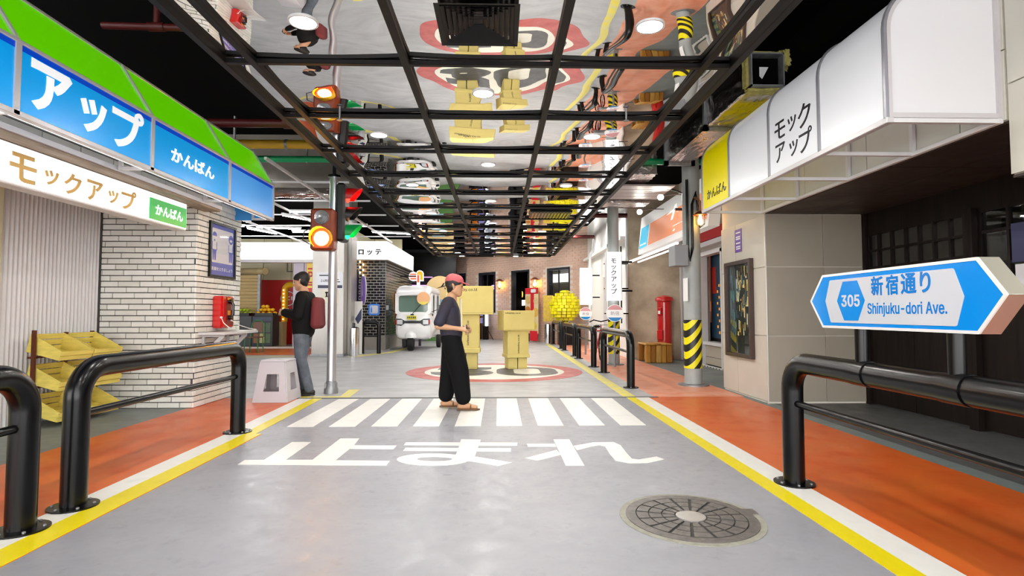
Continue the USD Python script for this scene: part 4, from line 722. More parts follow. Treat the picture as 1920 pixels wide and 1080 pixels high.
# framed poster, two simple figures keeping apart
po = thing('framed_poster', 'black framed blue poster of two people standing apart on the brick pillar', 'poster', (-3.72, 7.5, 1.62))
blue_print = M('blue_print', (92, 104, 196), .45)
pale_print = M('pale_print', (222, 222, 228), .45)
P0, P1, Q0, Q1 = 7.17, 7.87, 1.625, 2.35
part(po, 'frame', prism(sbox(P0, Q0, P1, Q1).difference(sbox(P0 + .035, Q0 + .03, P1 - .035, Q1 - .03)), .03, (-3.722, 0, 0), *LEFTW), black_metal)
part(po, 'print', prism(sbox(P0 + .03, Q0 + .025, P1 - .03, Q1 - .025), .01, (-3.722, 0, 0), *LEFTW), blue_print)
part(po, 'panel', prism(rrect(P0 + .07, P1 - .07, 1.82, 2.27, .02), .002, (-3.712, 0, 0), *LEFTW), pale_print)
fig = []
for cx_, sk in ((7.30, 0), (7.74, 1)):
    hd = Point(cx_, 2.165).buffer(.042)
    fig += [hd.buffer(.014).difference(sbox(cx_ - .1, 2.0, cx_ + .1, 2.165)), sbox(cx_ - .012, 2.1, cx_ + .012, 2.125), Polygon([(cx_ - .05, 1.99), (cx_ + .05, 1.99), (cx_ + .04, 1.85), (cx_ + .008, 1.85), (cx_, 1.96), (cx_ - .008, 1.85), (cx_ - .04, 1.85)]),
            sbox(cx_ - .062, 1.98, cx_ - .05, 2.09), sbox(cx_ + .05, 1.98, cx_ + .062, 2.09)]
    if sk:
        fig.append(hd.buffer(.02).intersection(sbox(cx_ - .1, 2.1, cx_ + .1, 2.3)).difference(hd.buffer(-.004)))
part(po, 'figure_print', prism(unary_union(fig), .0015, (-3.71, 0, 0), *LEFTW), blue_print)
part(po, 'lettering', prism(fit(text('距離をとりましょう', 4), 7.24, 7.8, 1.715, 1.765), .002, (-3.712, 0, 0), *LEFTW), pale_print)
part(po, 'glazing', box(-3.702, -3.7, P0 + .03, P1 - .03, Q0 + .03, Q1 - .03), pane_look('picture_glass', (.97, .97, .97)))
# wall telephone on a shelf
ph = thing('telephone', 'red wall telephone with yellow panel hanging on the white brick pillar', 'telephone', (-3.72, 7.45, .96))
part(ph, 'body', box(-3.725, -3.59, 7.3, 7.62, .96, 1.38, .02), red_gloss)
part(ph, 'panel', box(-3.592, -3.583, 7.4, 7.6, 1.0, 1.36, .003), M('dark_red_plate', (120, 10, 14), .3))
part(ph, 'label_plate', [box(-3.585, -3.58, 7.42, 7.5, 1.33, 1.365), box(-3.585, -3.58, 7.43, 7.5, 1.13, 1.19)], M('amber_plate', (226, 140, 20), .4))
part(ph, 'screen', box(-3.585, -3.58, 7.53, 7.6, 1.2, 1.34), pale_print)
part(ph, 'handset', [sweep([(-3.56, 7.47, 1.1), (-3.53, 7.47, 1.14), (-3.53, 7.47, 1.27), (-3.56, 7.47, 1.31)], .018), cyl((-3.585, 7.47, 1.1), (-3.54, 7.47, 1.1), .03), cyl((-3.585, 7.47, 1.31), (-3.54, 7.47, 1.31), .03)], black_gloss)
part(ph, 'jack', [cyl((-3.6, 7.29, 1.1), (-3.6, 7.31, 1.1), .014), cyl((-3.59, 7.52, 1.06), (-3.57, 7.52, 1.06), .014)], white_metal)
part(ph, 'cord', [sweep([(-3.6, 7.3, 1.1), (-3.56, 7.28, 1.03), (-3.5, 7.3, .97), (-3.44, 7.4, .935), (-3.4, 7.6, .925), (-3.38, 7.85, .925)], .006, 6), sweep([(-3.57, 7.52, 1.06), (-3.5, 7.56, 1.0), (-3.42, 7.7, .95), (-3.39, 7.86, .93)], .006, 6)], M('white_cord', (216, 214, 210), .5), label='white cords hanging from the telephone')
sh = thing('wall_shelf', 'pale grey wall shelf on triangular bracket under the red telephone', 'shelf', (-3.72, 7.4, .9))
part(sh, 'top', box(-3.725, -3.4, 6.98, 7.95, .885, .915, .004), M('shelf_white', (206, 206, 206), .4))
for y in (7.1, 7.72):
    part(sh, 'bracket', prism(Polygon([(-3.722, .885), (-3.45, .885), (-3.45, .85), (-3.68, .6), (-3.722, .6)]).difference(Polygon([(-3.69, .855), (-3.51, .855), (-3.69, .66)])), .03, (0, y, 0), *FRONT), M('bracket_grey', (184, 184, 186), .4))

# wooden crate rack
rk = thing('crate_rack', 'brown post rack holding pine crates in the store recess', 'rack', (-4.9, 5.8, 0), -5)
brown = M('brown_stain', (84, 34, 14), .5)
for (x, y) in ((.17, -.02), (.12, .41), (.05, .84)):
    part(rk, 'post', box(x, x + .035, y - .012, y + .012, 0, .98 - (.03 if y > .1 else 0)), brown, local=True)
for z in (.09, .4, .71):
    part(rk, 'rail', box(.1, .15, 0, .82, z - .02, z), brown, local=True)
crate0 = None
tiers = [('top', .76), ('middle', .45), ('bottom', .14)]
for tname, z in tiers:
    for k, side in enumerate(('left', 'right')):
        a = math.radians(-5)
        lx, ly = .08, .005 + k * .41
        loc = (-4.9 + lx * math.cos(a) - ly * math.sin(a), 5.8 + lx * math.sin(a) + ly * math.cos(a), z)
        lab = f'yellow pine crate, {side} one on the {tname} tier of the rack'
        if crate0 is None:
            crate0 = thing('wooden_crate', lab, 'crate', loc, -5, group='pine crates on the rack')
            t, w, d = .012, .4, .36
            def tilt(m):
                return turn(m, 14, (0, 0, 0), 'y')
            for s in (0, w - t):
                part(crate0, 'side_board', tilt(prism(Polygon([(0, 0), (d, 0), (d + .02, .095), (.0, .19)]), t, (0, s + t, 0), *FRONT)), wood_yellow, local=True)
            for q in (0, .05):
                part(crate0, 'front_board', tilt(box(d + q * .2, d + t + q * .2, 0, w, q, q + .044, .002)), wood_yellow, local=True)
            for q in (0, .065, .13):
                part(crate0, 'back_board', tilt(box(0, t, t, w - t, q, q + .055, .002)), wood_yellow, local=True)
            for q in range(4):
                part(crate0, 'bottom_board', tilt(box(t + q * .087, t + q * .087 + .078, t, w - t, 0, t)), wood_yellow, local=True)
        else:
            dup(crate0, loc, -5, lab)

# ================================================================== guard rails
def guardrail(x, y0, y1, label, r=.068, h=.89, group=None, hb=.545):
    t = thing('guard_rail', label, 'guard rail', (x, (y0 + y1) / 2, 0), group=group)
    R, zc = .19, h - r
    near, far = (x, y0 + R, zc - R), (x, y1 - R, zc - R)
    pts = [(x, y0, .0), (x, y0, zc - R)] + [tuple(p) for p in arc(near, R, 180, 90, 9)[1:]] + [tuple(p) for p in arc(far, R, 90, 0, 9)] + [(x, y1, 0)]
    part(t, 'tube_frame', sweep(pts, r, 22), black_metal)
    part(t, 'lower_bar', cyl((x, y0, hb), (x, y1, hb), .023, n=12), black_metal)
    for y in (y0, y1):
        f = part(t, 'base_flange', lathe([(r * 1.9, 0), (r * 1.9, .012), (r * 1.05, .016)], (x, y, 0)), black_metal)
        for k in range(6):
            q = k * PI / 3 + .3
            part(f, 'bolt', lathe([(.009, .012), (.009, .02), (.004, .023)], (x + r * 1.55 * math.cos(q), y + r * 1.55 * math.sin(q), 0), 8), galv)
    return t
guardrail(-2.535, .75, 3.06, 'black tube guard rail cut off by the left edge of the view')
guardrail(-2.53, 3.42, 5.5, 'black tube guard rail before the crate rack at left')
gr = guardrail(2.005, 1.2, 3.77, 'black tube guard rail carrying the blue street sign at right')
for n, (y0, y1, w) in enumerate(((8.63, 10.85, 'nearest'), (12.0, 14.25, 'second'), (15.0, 17.35, 'third'), (18.2, 20.95, 'farthest'))):
    guardrail(2.055, y0, y1, f'black guard rail with worn top along the far right kerb, {w} of the four', r=.062)

# street sign on the right rail
ss = thing('street_sign', 'blue and white hexagonal street name sign standing on the right guard rail', 'street sign', (2.0, 2.75, .88))
SX = 1.95
hexa = Polygon([(-3.425, 1.226), (-3.29, 1.381), (-2.205, 1.381), (-2.077, 1.224), (-2.21, 1.066), (-3.298, 1.066)])
def hx(p):
    return affinity.scale(p, -1, 1, origin=(0, 0))
# along the sign's own axis u = -y: coordinates are -y
part(ss, 'case', prism(hexa.buffer(-.004, join_style=2).buffer(.004), .085, (SX + .09, 0, 0), *RIGHTW), M('sign_case_metal', (214, 212, 200), .18, metal=.8))
part(ss, 'rim', prism(hexa.buffer(-.012, join_style=2).buffer(.012).difference(hexa.buffer(-.014, join_style=2)), .008, (SX + .006, 0, 0), *RIGHTW), M('sign_rim', (236, 234, 232), .25, metal=.3))
sblue = M('sign_blue', (0, 128, 210), .12, coat=.4)
swhite = M('sign_pale', (190, 192, 198), .1, coat=.5)
part(ss, 'blue_face', prism(hexa.buffer(-.013, join_style=2), .004, (SX + .004, 0, 0), *RIGHTW), sblue)
whiteh = Polygon([(-3.262, 1.224), (-3.215, 1.345), (-2.325, 1.345), (-2.275, 1.222), (-2.318, 1.096), (-3.215, 1.098)]).buffer(-.012).buffer(.012)
part(ss, 'white_field', prism(whiteh, .002, (SX, 0, 0), *RIGHTW), swhite)
hex2 = Polygon([(-3.147, 1.222), (-3.09, 1.33), (-2.965, 1.33), (-2.905, 1.221), (-2.965, 1.112), (-3.085, 1.112)])
badge = part(ss, 'badge', prism(hex2, .0015, (SX - .002, 0, 0), *RIGHTW), sblue)
part(badge, 'number', prism(fit(text('305', 6), -3.105, -2.945, 1.187, 1.255), .0015, (SX - .0035, 0, 0), *RIGHTW), swhite)
sb2 = M('sign_letter_blue', (0, 112, 190), .15, coat=.4)
for c, (a, b, z0, z1) in zip('新宿通り', ((-2.852, -2.762, 1.243, 1.343), (-2.742, -2.655, 1.243, 1.343), (-2.638, -2.538, 1.243, 1.343), (-2.515, -2.452, 1.246, 1.343))):
    part(ss, 'letter', prism(fit(text(c, 5), a, b, z0, z1), .0015, (SX - .002, 0, 0), *RIGHTW), sb2)
part(ss, 'lettering', prism(fit(text('Shinjuku-dori Ave.', 3), -2.885, -2.365, 1.134, 1.206), .0015, (SX - .002, 0, 0), *RIGHTW), sb2)
for y in (3.02, 2.385):
    p = part(ss, 'post', cyl((2.0, y, .85), (2.0, y, 1.09), .034), black_metal)
    part(p, 'saddle', [sweep([(2.0, y - .075, .822), (2.0, y + .075, .822)], .0705, 18)], black_metal)

# ================================================================== signal, stool
tl = thing('traffic_light', 'steel traffic light post with lit amber and red green signal heads', 'traffic light', (-2.42, 8.14, 0))
px_, py_ = -2.42, 8.14
part(tl, 'pole', cyl((px_, py_, 0), (px_, py_, 3.16), .066, .06, 24), M('satin_steel', (196, 194, 198), .3, metal=.8))
part(tl, 'base_collar', [lathe([(.1, 0), (.1, .05), (.072, .17), (.066, .18)], (px_, py_, 0))] + [box(px_ + .085 * math.cos(q) - .008, px_ + .085 * math.cos(q) + .008, py_ + .085 * math.sin(q) - .008, py_ + .085 * math.sin(q) + .008, 0, .15) for q in np.arange(8) * PI / 4], galv)
part(tl, 'pole_cap', [lathe([(.09, 0), (.09, .03)], (px_, py_, 3.15)), box(px_ - .02, px_ + .02, py_ - .02, py_ + .02, 3.17, 4.45)], black_metal)
head_brown = M('signal_brown', (120, 44, 8), .4)
signal_black = M('signal_black', (18, 16, 16), .4)
h1 = part(tl, 'signal_head', box(-2.665, -2.335, 7.84, 8.05, 2.045, 2.64, .03), head_brown, 'two lamp signal head facing the viewer, lower lamp lit amber')
hx0, hy0 = -2.5, 7.84
RING = [(.105, 0), (.1, .02), (.085, .012), (.08, .03), (.062, .02), (.056, .036), (.04, .026), (.034, .04), (.012, .034)]
part(h1, 'clear_lens', move(turn(lathe(RING), 90, axis='x'), (hx0, hy0 + .002, 2.51)), M('silver_lens', (150, 150, 152), .2, metal=.5))
part(h1, 'lit_lens', move(turn(lathe([(.105, 0), (.1, .02), (.08, .035), (.03, .042)]), 90, axis='x'), (hx0, hy0 + .002, 2.21)), glow('amber_glow', (255, 176, 50), 60.0), 'lit amber lamp')
def hood(c, r, ln, mat, th, ang0, ang1, direction, name='hood', ncol=14):
    """open half tube standing out from a lamp; direction 'y-' or 'x+'"""
    t = np.radians(np.linspace(ang0, ang1, ncol))
    V, F = [], []
    for rr in (r, r + .008):
        for d, drop in ((0, 0), (ln, 0)):
            for q in t:
                cut = ln * (.55 + .45 * math.sin(q)) if d else 0
                a, b = rr * math.cos(q), rr * math.sin(q)
                V.append((c[0] + a, c[1] - (cut if d else 0), c[2] + b) if direction == 'y-' else (c[0] + (cut if d else 0), c[1] + a, c[2] + b))
    n = ncol
    for i in range(n - 1):
        for s, e in ((0, n), (2 * n, 3 * n)):
            F += [[s + i, s + i + 1, e + i + 1], [s + i, e + i + 1, e + i]]
        F += [[n + i, n + i + 1, 3 * n + i + 1], [n + i, 3 * n + i + 1, 3 * n + i]]
    part(th, name, (np.array(V), np.array(F)), mat)
hood((hx0, hy0, 2.21), .15, .13, M('amber_hood', (226, 170, 0), .4), h1, -50, 230, 'y-')
h2 = part(tl, 'signal_head', box(-2.36, -2.23, 8.02, 8.3, 2.2, 3.05, .03), signal_black, 'three lamp signal head turned to the right, red and green lit')
for z, nm, col, st, hm in ((2.88, 'red_lens', (255, 30, 20), 12, M('red_hood', (170, 0, 0), .4)), (2.6, 'amber_lens', (90, 40, 10), 0, signal_black), (2.34, 'green_lens', (20, 255, 120), 8, M('green_hood', (0, 130, 60), .4))):
    mt = glow('lens_' + nm, col, st) if st else M('lens_' + nm, col, .3)
    part(h2, nm, move(turn(lathe([(.1, 0), (.09, .02), (.05, .035)]), 90, axis='y'), (-2.232, 8.16, z)), mt)
    hood((-2.23, 8.16, z), .108, .22, hm, h2, -30, 210, 'x+')
part(tl, 'bracket', [box(-2.46, -2.3, 8.1, 8.18, 2.3, 2.34), box(-2.46, -2.3, 8.1, 8.18, 2.9, 2.94)], signal_black)
part(tl, 'wire', sweep([(-2.66, 7.95, 2.4), (-2.78, 7.95, 2.32), (-2.8, 7.95, 2.2), (-2.7, 7.95, 2.14)], .008, 6), signal_black)

st = thing('stool', 'white moulded stool with cut out sides beside the traffic light post', 'stool', (-2.95, 7.55, 0))
stw = M('stool_white', (188, 184, 190), .45)
def leg_panel(a, b, up):
    """trapezoid panel between floor points a, b rising to the smaller top, with a window"""
    a, b = np.array(a, float), np.array(b, float)
    c0 = np.array([-2.95, 7.55, 0])
    at, bt = c0 + (a - c0) * .72 + [0, 0, up], c0 + (b - c0) * .72 + [0, 0, up]
    def pt(s, t):
        return (a * (1 - s) + b * s) * (1 - t) + (at * (1 - s) + bt * s) * t
    n = np.cross(b - a, at - a)
    n = n / np.linalg.norm(n) * .014
    ring, V, F = [(0, 0), (1, 0), (1, 1), (0, 1)], [], []
    hole = [(.27, .27), (.78, .27), (.78, .7), (.33, .7)]
    for off in (np.zeros(3), n):
        V += [pt(*q) + off for q in ring] + [pt(*q) + off for q in hole]
    for i in range(4):
        j = (i + 1) % 4
        F += [[i, j, 4 + j], [i, 4 + j, 4 + i], [8 + i, 12 + j, 8 + j], [8 + i, 12 + i, 12 + j], [i, 8 + j, j], [i, 8 + i, 8 + j], [4 + i, 4 + j, 12 + j], [4 + i, 12 + j, 12 + i]]
    return np.array(V), np.array(F)
cs = [(-3.17, 7.3, 0), (-2.74, 7.3, 0), (-2.74, 7.8, 0), (-3.17, 7.8, 0)]
for i in range(4):
    part(st, 'side_panel', leg_panel(cs[i], cs[(i + 1) % 4], .515), stw)
part(st, 'seat', box(-3.12, -2.78, 7.36, 7.74, .51, .54, .012), stw)
# ================================================================== RIGHT: awning, pillar, dark shop
tile = [M(f'stone_tile_{i}', (146 - 4 * i, 138 - 4 * i, 124 - 4 * i), .42, noise=(1.6, .12), stretch=(1, 1, .6)) for i in range(2)]
tile_pale = M('pale_tile', (208, 206, 194), .45, noise=(2, .06))
grout = M('pale_grout', (202, 196, 184), .8)
wr = thing('wall_right', 'grey stone tiled pillar between the dark shop and the poster', 'wall', kind='structure')
part(wr, 'core', box(3.46, 4.85, 7.08, 8.46, 0, 4.45), grout)
zs = [0.02, .863, 1.755, 2.44]
g = .005
for i in range(3):
    for a, b in ((3.45, 4.205), (4.205, 4.75)):
        part(wr, 'tile', box(a + g, b - g, 7.065, 7.085, zs[i] + g, zs[i + 1] - g, .002), tile[(i + (a > 4)) % 2])
    for a, b in ((7.065, 7.95), (7.95, 8.47)):
        part(wr, 'tile', box(3.445, 3.465, a + g, b - g, zs[i] + g, zs[i + 1] - g, .002), M('pillar_side_tile', (196, 190, 178), .45, noise=(2, .06)))
part(wr, 'corner_trim', box(3.44, 3.455, 7.058, 7.073, 0, 2.44), M('trim_steel', (210, 206, 196), .3, metal=.5))
wu = thing('wall_right', 'pale tiled wall above the dark shop behind the white awning', 'wall', kind='structure')
part(wu, 'core', box(3.46, 4.9, 3.6, 7.07, 2.46, 3.4), grout)
part(wu, 'dark_upper_part', box(3.5, 4.9, 1.0, 7.07, 3.4, 4.45), dark_void)
part(wu, 'core', box(3.46, 4.9, 1.0, 3.6, 2.08, 3.9), grout)
for y0, y1 in ((6.1, 7.06), (5.05, 6.1), (4.0, 5.05), (3.62, 4.0)):
    for z0, z1 in ((2.46, 2.95), (2.95, 3.39)):
        part(wu, 'tile', box(3.44, 3.465, y0 + g, y1 - g, z0 + g, z1 - g, .002), tile_pale)
for y0, y1 in ((2.6, 3.61), (1.0, 2.6)):
    for z0, z1 in ((2.08, 2.7), (2.7, 3.4), (3.4, 3.89)):
        part(wu, 'tile', box(3.44, 3.465, y0 + g, y1 - g, z0 + g, z1 - g, .002), tile_pale)
so = thing('trim_2', 'dark brown soffit panels over the shop recess at right', 'trim', kind='structure')
brown_soffit = M('soffit_dark', (52, 36, 28), .5, noise=(1.5, .15))
for y0, y1 in ((5.9, 7.06), (4.75, 5.9), (3.6, 4.75)):
    for x0, x1 in ((3.45, 4.05), (4.05, 4.75)):
        part(so, 'panel', box(x0 + .003, x1 - .003, y0 + .003, y1 - .003, 2.44, 2.458), brown_soffit)
part(so, 'panel', box(3.45, 4.75, 1, 3.6, 2.06, 2.078), brown_soffit)
# dark shopfront with muntin windows
dw = M('dark_wood', (20, 11, 7), .55, noise=(4, .3), stretch=(4, 4, .4), spec=.2)
sf = thing('wall_right', 'dark timber shopfront with small paned windows behind the street sign', 'shopfront', kind='structure')
XF = 4.75
part(sf, 'head_board', box(XF, XF + .1, 1, 7.06, 2.17, 2.46), dw)
part(sf, 'post', box(XF - .03, XF + .1, 7.0, 7.07, 0, 2.46), dw)
part(sf, 'post', box(XF - .06, XF + .1, 5.36, 5.47, 0, 2.2), dw)
part(sf, 'post', box(XF - .03, XF + .1, 3.7, 3.8, 0, 2.2), dw)
for y0, y1 in ((6.25, 7.0), (5.47, 6.25), (4.6, 5.36), (3.8, 4.6)):
    part(sf, 'lower_panel', box(XF, XF + .04, y0 + .003, y1 - .003, .02, 1.3), dw)
def sash(th, ylist, zlist, glass):
    for i, y in enumerate(ylist):
        part(th, 'muntin', box(XF - .005, XF + .04, y - .014, y + .014, zlist[0], zlist[-1]), dw)
    for z in zlist:
        part(th, 'glazing_bar', box(XF - .003, XF + .038, ylist[0], ylist[-1], z - .014, z + .014), dw)
    for i in range(len(ylist) - 1):
        for k in range(len(zlist) - 1):
            part(th, 'pane', box(XF + .015, XF + .02, ylist[i] + .012, ylist[i + 1] - .012, zlist[k] + .012, zlist[k + 1] - .012), glass)
gl_dark = pane_look('dark_glass', (.55, .55, .55), 1.5)
sash(sf, [5.48, 5.7, 5.92, 6.13, 6.34, 6.57, 6.8, 7.0], [1.31, 1.52, 1.73, 1.945, 2.16], gl_dark)
sash(sf, [3.8, 4.1, 4.41, 4.72, 5.03, 5.34], [1.31, 1.63, 1.95, 2.16], gl_dark)
# dim room behind
rm = thing('wall_back', 'dim interior behind the dark shopfront', 'wall', kind='structure')
part(rm, 'back_wall', box(6.6, 6.7, 1, 7.1, 0, 2.6), M('dim_wall', (58, 54, 48), .7))
part(rm, 'end_wall', box(4.86, 6.6, 7.08, 7.2, 0, 2.6), M('dim_wall2', (70, 66, 56), .7))
part(rm, 'ceiling_board', box(4.86, 6.6, 1, 7.1, 2.46, 2.5), dark_void)
for (y, z, w, h, c) in ((6.6, 1.9, .3, .5, (120, 132, 92)), (5.9, 1.75, .2, .35, (150, 150, 120)), (5.2, 1.7, .25, .4, (130, 128, 60))):
    solo('menu_card', box(6.57, 6.595, y, y + w, z - h / 2, z + h / 2), M('card_%d' % c[0], c, .5, emit=.15), f'faint {"green" if c[0] == 120 else "cream" if c[0] == 150 else "olive"} card on the wall inside the dark shop', 'menu card')
downlight(5.3, 5.3, 2.44, .06, 'small lit downlight inside the dark shop')
ps = thing('shop_poster', 'dark blue poster on the dark shopfront at the right edge', 'poster', (4.72, 4.85, 1.6))
part(ps, 'sheet', box(XF - .012, XF - .008, 4.76, 4.99, 1.62, 1.98), M('navy_print', (28, 34, 84), .4))
part(ps, 'white_block', box(XF - .014, XF - .011, 4.76, 4.96, 1.4, 1.6), pale_print)
# poster light box on the pillar
lb = thing('poster_case', 'dark framed city night poster case set into the tiled pillar', 'poster case', (3.44, 7.85, .55))
case_b = M('case_bronze', (62, 46, 40), .35)
A, B, C, D = -8.24, -7.4, .535, 1.9
part(lb, 'frame', prism(sbox(A, C, B, D).difference(sbox(A + .05, C + .05, B - .05, D - .05)), .06, (3.446, 0, 0), *RIGHTW), case_b)
part(lb, 'backing', prism(sbox(A + .02, C + .02, B - .02, D - .02), .008, (3.446, 0, 0), *RIGHTW), M('night_print', (16, 26, 30), .35))
nr = random.Random(5)
cols = [(34, 66, 78), (60, 96, 104), (150, 132, 60), (196, 170, 96), (30, 90, 84), (190, 186, 160), (120, 80, 30)]
cm = [M(f'night_print_{i}', c, .4, emit=.5) for i, c in enumerate(cols)]
groups = [[] for _ in cm]
for k in range(160):
    u = nr.uniform(A + .08, B - .1)
    w = nr.uniform(.012, .035)
    z = nr.uniform(C + .3, D - .15)
    hh = nr.uniform(.02, .16)
    i = nr.choice([0, 0, 1, 4]) if u < -7.95 else nr.choice([2, 3, 5, 6, 0])
    groups[i].append(sbox(u, z, u + w, min(z + hh, D - .08)))
done = None
for i, q in enumerate(groups):
    if q:
        s = unary_union(q)
        s = s if done is None else s.difference(done)
        done = s if done is None else unary_union([done, s])
        part(lb, 'city_print', prism(s, .0015, (3.438, 0, 0), *RIGHTW), cm[i])
part(lb, 'glazing', prism(sbox(A + .05, C + .05, B - .05, D - .05), .003, (3.42, 0, 0), *RIGHTW), pane_look('case_glass', (.92, .93, .92)))
pu = thing('wall_sticker', 'small purple notice stuck on the pillar above the poster case', 'sticker', (3.44, 7.95, 1.95))
part(pu, 'sheet', box(3.438, 3.444, 7.74, 7.96, 2.03, 2.36), M('purple_print', (104, 70, 150), .4))
part(pu, 'print', [box(3.436, 3.439, 7.78, 7.92, z, z + .02) for z in (2.07, 2.1, 2.15, 2.21, 2.24, 2.3)], pale_print)
# white and yellow awning sign
ar = thing('awning_sign', 'white awning sign with curved top, black lettering and yellow end panel', 'awning sign', (3.0, 5.3, 2.45))
AX, ZB, ZT, R = 2.64, 2.45, 3.1, .3
awn_white = M('awning_white', (216, 218, 222), .25, coat=.3, emit=.24)
awn_yellow = M('awning_yellow', (222, 206, 0), .3, coat=.3, emit=.25)
prof = [(AX, ZB + .03), (AX, ZT)] + [(AX + R - R * math.cos(q), ZT + R * math.sin(q)) for q in np.linspace(0, PI / 2, 10)[1:]] + [(3.44, ZT + R)]
prof = np.array(prof)
dv = [3.66, 4.445, 5.29, 6.23, 7.06]
def shell(y0, y1, off):
    P = prof.copy()
    n = len(P)
    V = np.concatenate([np.stack([P[:, 0] + off, np.full(n, y), P[:, 1] - off], -1) for y in (y0, y1)] + [np.stack([P[:, 0] + off + .012, np.full(n, y), P[:, 1] - off - .012], -1) for y in (y0, y1)])
    F = []
    for i in range(n - 1):
        F += [[i, i + 1, n + i + 1], [i, n + i + 1, n + i], [2 * n + i, 3 * n + i + 1, 2 * n + i + 1], [2 * n + i, 3 * n + i, 3 * n + i + 1], [i, 2 * n + i, 2 * n + i + 1], [i, 2 * n + i + 1, i + 1], [n + i, n + i + 1, 3 * n + i + 1], [n + i, 3 * n + i + 1, 3 * n + i]]
    return V, np.array(F)
for k in range(4):
    part(ar, 'front_panel', shell(dv[k] + .02, dv[k + 1] - .02, 0), awn_yellow if k == 3 else awn_white, 'yellow end panel' if k == 3 else None, smooth=40)
for y in dv:
    part(ar, 'rib', sweep([(p[0] + .004, y, p[1]) for p in prof], .02, 8), M('rib_grey', (140, 140, 146), .35, metal=.3))
endp = Polygon([(a, b) for a, b in prof] + [(3.44, ZB + .03)])
part(ar, 'end_panel', prism(endp.buffer(-.03), .012, (0, dv[0] + .01, 0), *FRONT), M('awning_end_white', (206, 206, 208), .35, emit=.16))
part(ar, 'end_frame', prism(endp.difference(endp.buffer(-.035)), .03, (0, dv[0] + .012, 0), *FRONT), alu)
part(ar, 'bottom_rail', box(AX - .01, AX + .04, dv[0] - .02, dv[-1] + .02, ZB - .005, ZB + .035, .004), alu)
part(ar, 'wall_rail', box(3.4, 3.44, dv[0] - .02, dv[-1] + .02, ZB - .005, ZB + .03, .004), white_metal)
for y in dv:
    part(ar, 'strut', [box(AX, 3.42, y - .018, y + .018, ZB - .003, ZB + .027), box(3.405, 3.435, y - .018, y + .018, ZB, ZT)] if y > 3.7 else [box(AX, 3.42, y - .018, y + .018, ZB - .003, ZB + .027)], white_metal)
for c, q in zip('モック', ((-5.17, -4.98, 2.79, 2.955), (-4.93, -4.79, 2.8, 2.93), (-4.76, -4.56, 2.765, 2.97))):
    part(ar, 'letter', prism(fit(text(c, 1), *q), .004, (AX, 0, 0), *RIGHTW), ink)
for c, q in zip('アップ', ((-5.16, -4.99, 2.575, 2.745), (-4.91, -4.77, 2.565, 2.7), (-4.75, -4.55, 2.545, 2.745))):
    part(ar, 'letter', prism(fit(text(c, 1), *q), .004, (AX, 0, 0), *RIGHTW), ink)
part(ar, 'lettering', prism(fit(text('かんばん', .5), -6.9, -6.32, 2.585, 2.705), .004, (AX, 0, 0), *RIGHTW), ink)

# ================================================================== right middle distance
sp = thing('striped_post', 'grey street post with black and yellow stripes in front of the tiled pillar', 'post', (3.137, 8.92, 0))
post_grey = M('post_grey', (158, 164, 162), .45, noise=(3, .12))
hazard = usdkit.material(stage, '/World/Looks/hazard_stripes', {
    'g': ('geometry', {}), 'v': ('vector_math', {'math_type': 'dot_product', 'vector2': (1.15, .35, -1.0)}), 'm': ('math', {'math_type': 'multiply', 'value2': 4.4}), 'f': ('math', {'math_type': 'fraction'}), 'gt': ('math', {'math_type': 'greater_than', 'value2': .5}),
    'x': ('mix', {'color1': lin((26, 25, 22)), 'color2': lin((226, 214, 0))}), 'p': ('principled_bsdf', {'roughness': .4})},
    [('g.position', 'v.vector1'), ('v.value', 'm.value1'), ('m.value', 'f.value1'), ('f.value', 'gt.value1'), ('gt.value', 'x.fac'), ('x.color', 'p.base_color')], surface='p.BSDF')
def street_post(t, x, y, r, z0, z1):
    part(t, 'shaft', cyl((x, y, 0), (x, y, 4.44), r, n=28), post_grey)
    part(t, 'stripe_wrap', sweep([(x, y, z0), (x, y, z1)], r + .006, 28, caps=False), hazard)
    part(t, 'base_flange', lathe([(r * 1.75, 0), (r * 1.75, .02), (r * 1.02, .03)], (x, y, 0)), galv)
street_post(sp, 3.137, 8.92, .137, .275, 1.05)
part(sp, 'junction_box', box(2.76, 2.98, 8.6, 8.92, 1.9, 2.23, .01), M('box_grey', (128, 130, 134), .45))
part(sp, 'cable_loop', sweep([(3.02, 8.76, 3.3), (3.02, 8.76, 2.2), (3.06, 8.76, 2.0), (3.1, 8.76, 2.2), (3.1, 8.76, 2.9), (3.16, 8.76, 3.1), (3.2, 8.76, 2.8)], .022, 8), black_metal)
part(sp, 'notice_plate', box(3.0, 3.012, 8.75, 8.95, 1.35, 1.72), white_ink)
sp2 = thing('striped_post', 'grey post with black and yellow stripes behind the far guard rails', 'post', (2.6, 12.5, 0))
street_post(sp2, 2.6, 12.5, .125, .25, 1.05)
ld = glow('bulb_glow', (255, 190, 90), 40.0)
def cage_lamp(name, label, x, y, z, s=1.0):
    t = thing(name, label, 'lamp', (x, y, z))
    part(t, 'shade', lathe([(.11 * s, 0), (.05 * s, .05 * s), (.03 * s, .06 * s)], (x, y, z + .1 * s)), M('rust_shade', (110, 50, 20), .5))
    part(t, 'bulb', lathe([(.006 * s, -.06 * s), (.035 * s, -.03 * s), (.04 * s, .01 * s), (.02 * s, .08 * s), (.018 * s, .1 * s)], (x, y, z)), ld)
    part(t, 'cage', [sweep([(x + .07 * s * math.cos(q), y + .07 * s * math.sin(q), z + .1 * s), (x + .068 * s * math.cos(q), y + .068 * s * math.sin(q), z - .04 * s), (x, y, z - .1 * s)], .004 * s, 6) for q in np.arange(6) * PI / 3], black_metal)
    return t
cl = cage_lamp('cage_lamp', 'small caged lamp with glowing bulb hanging beside the striped post', 3.17, 8.6, 2.6)
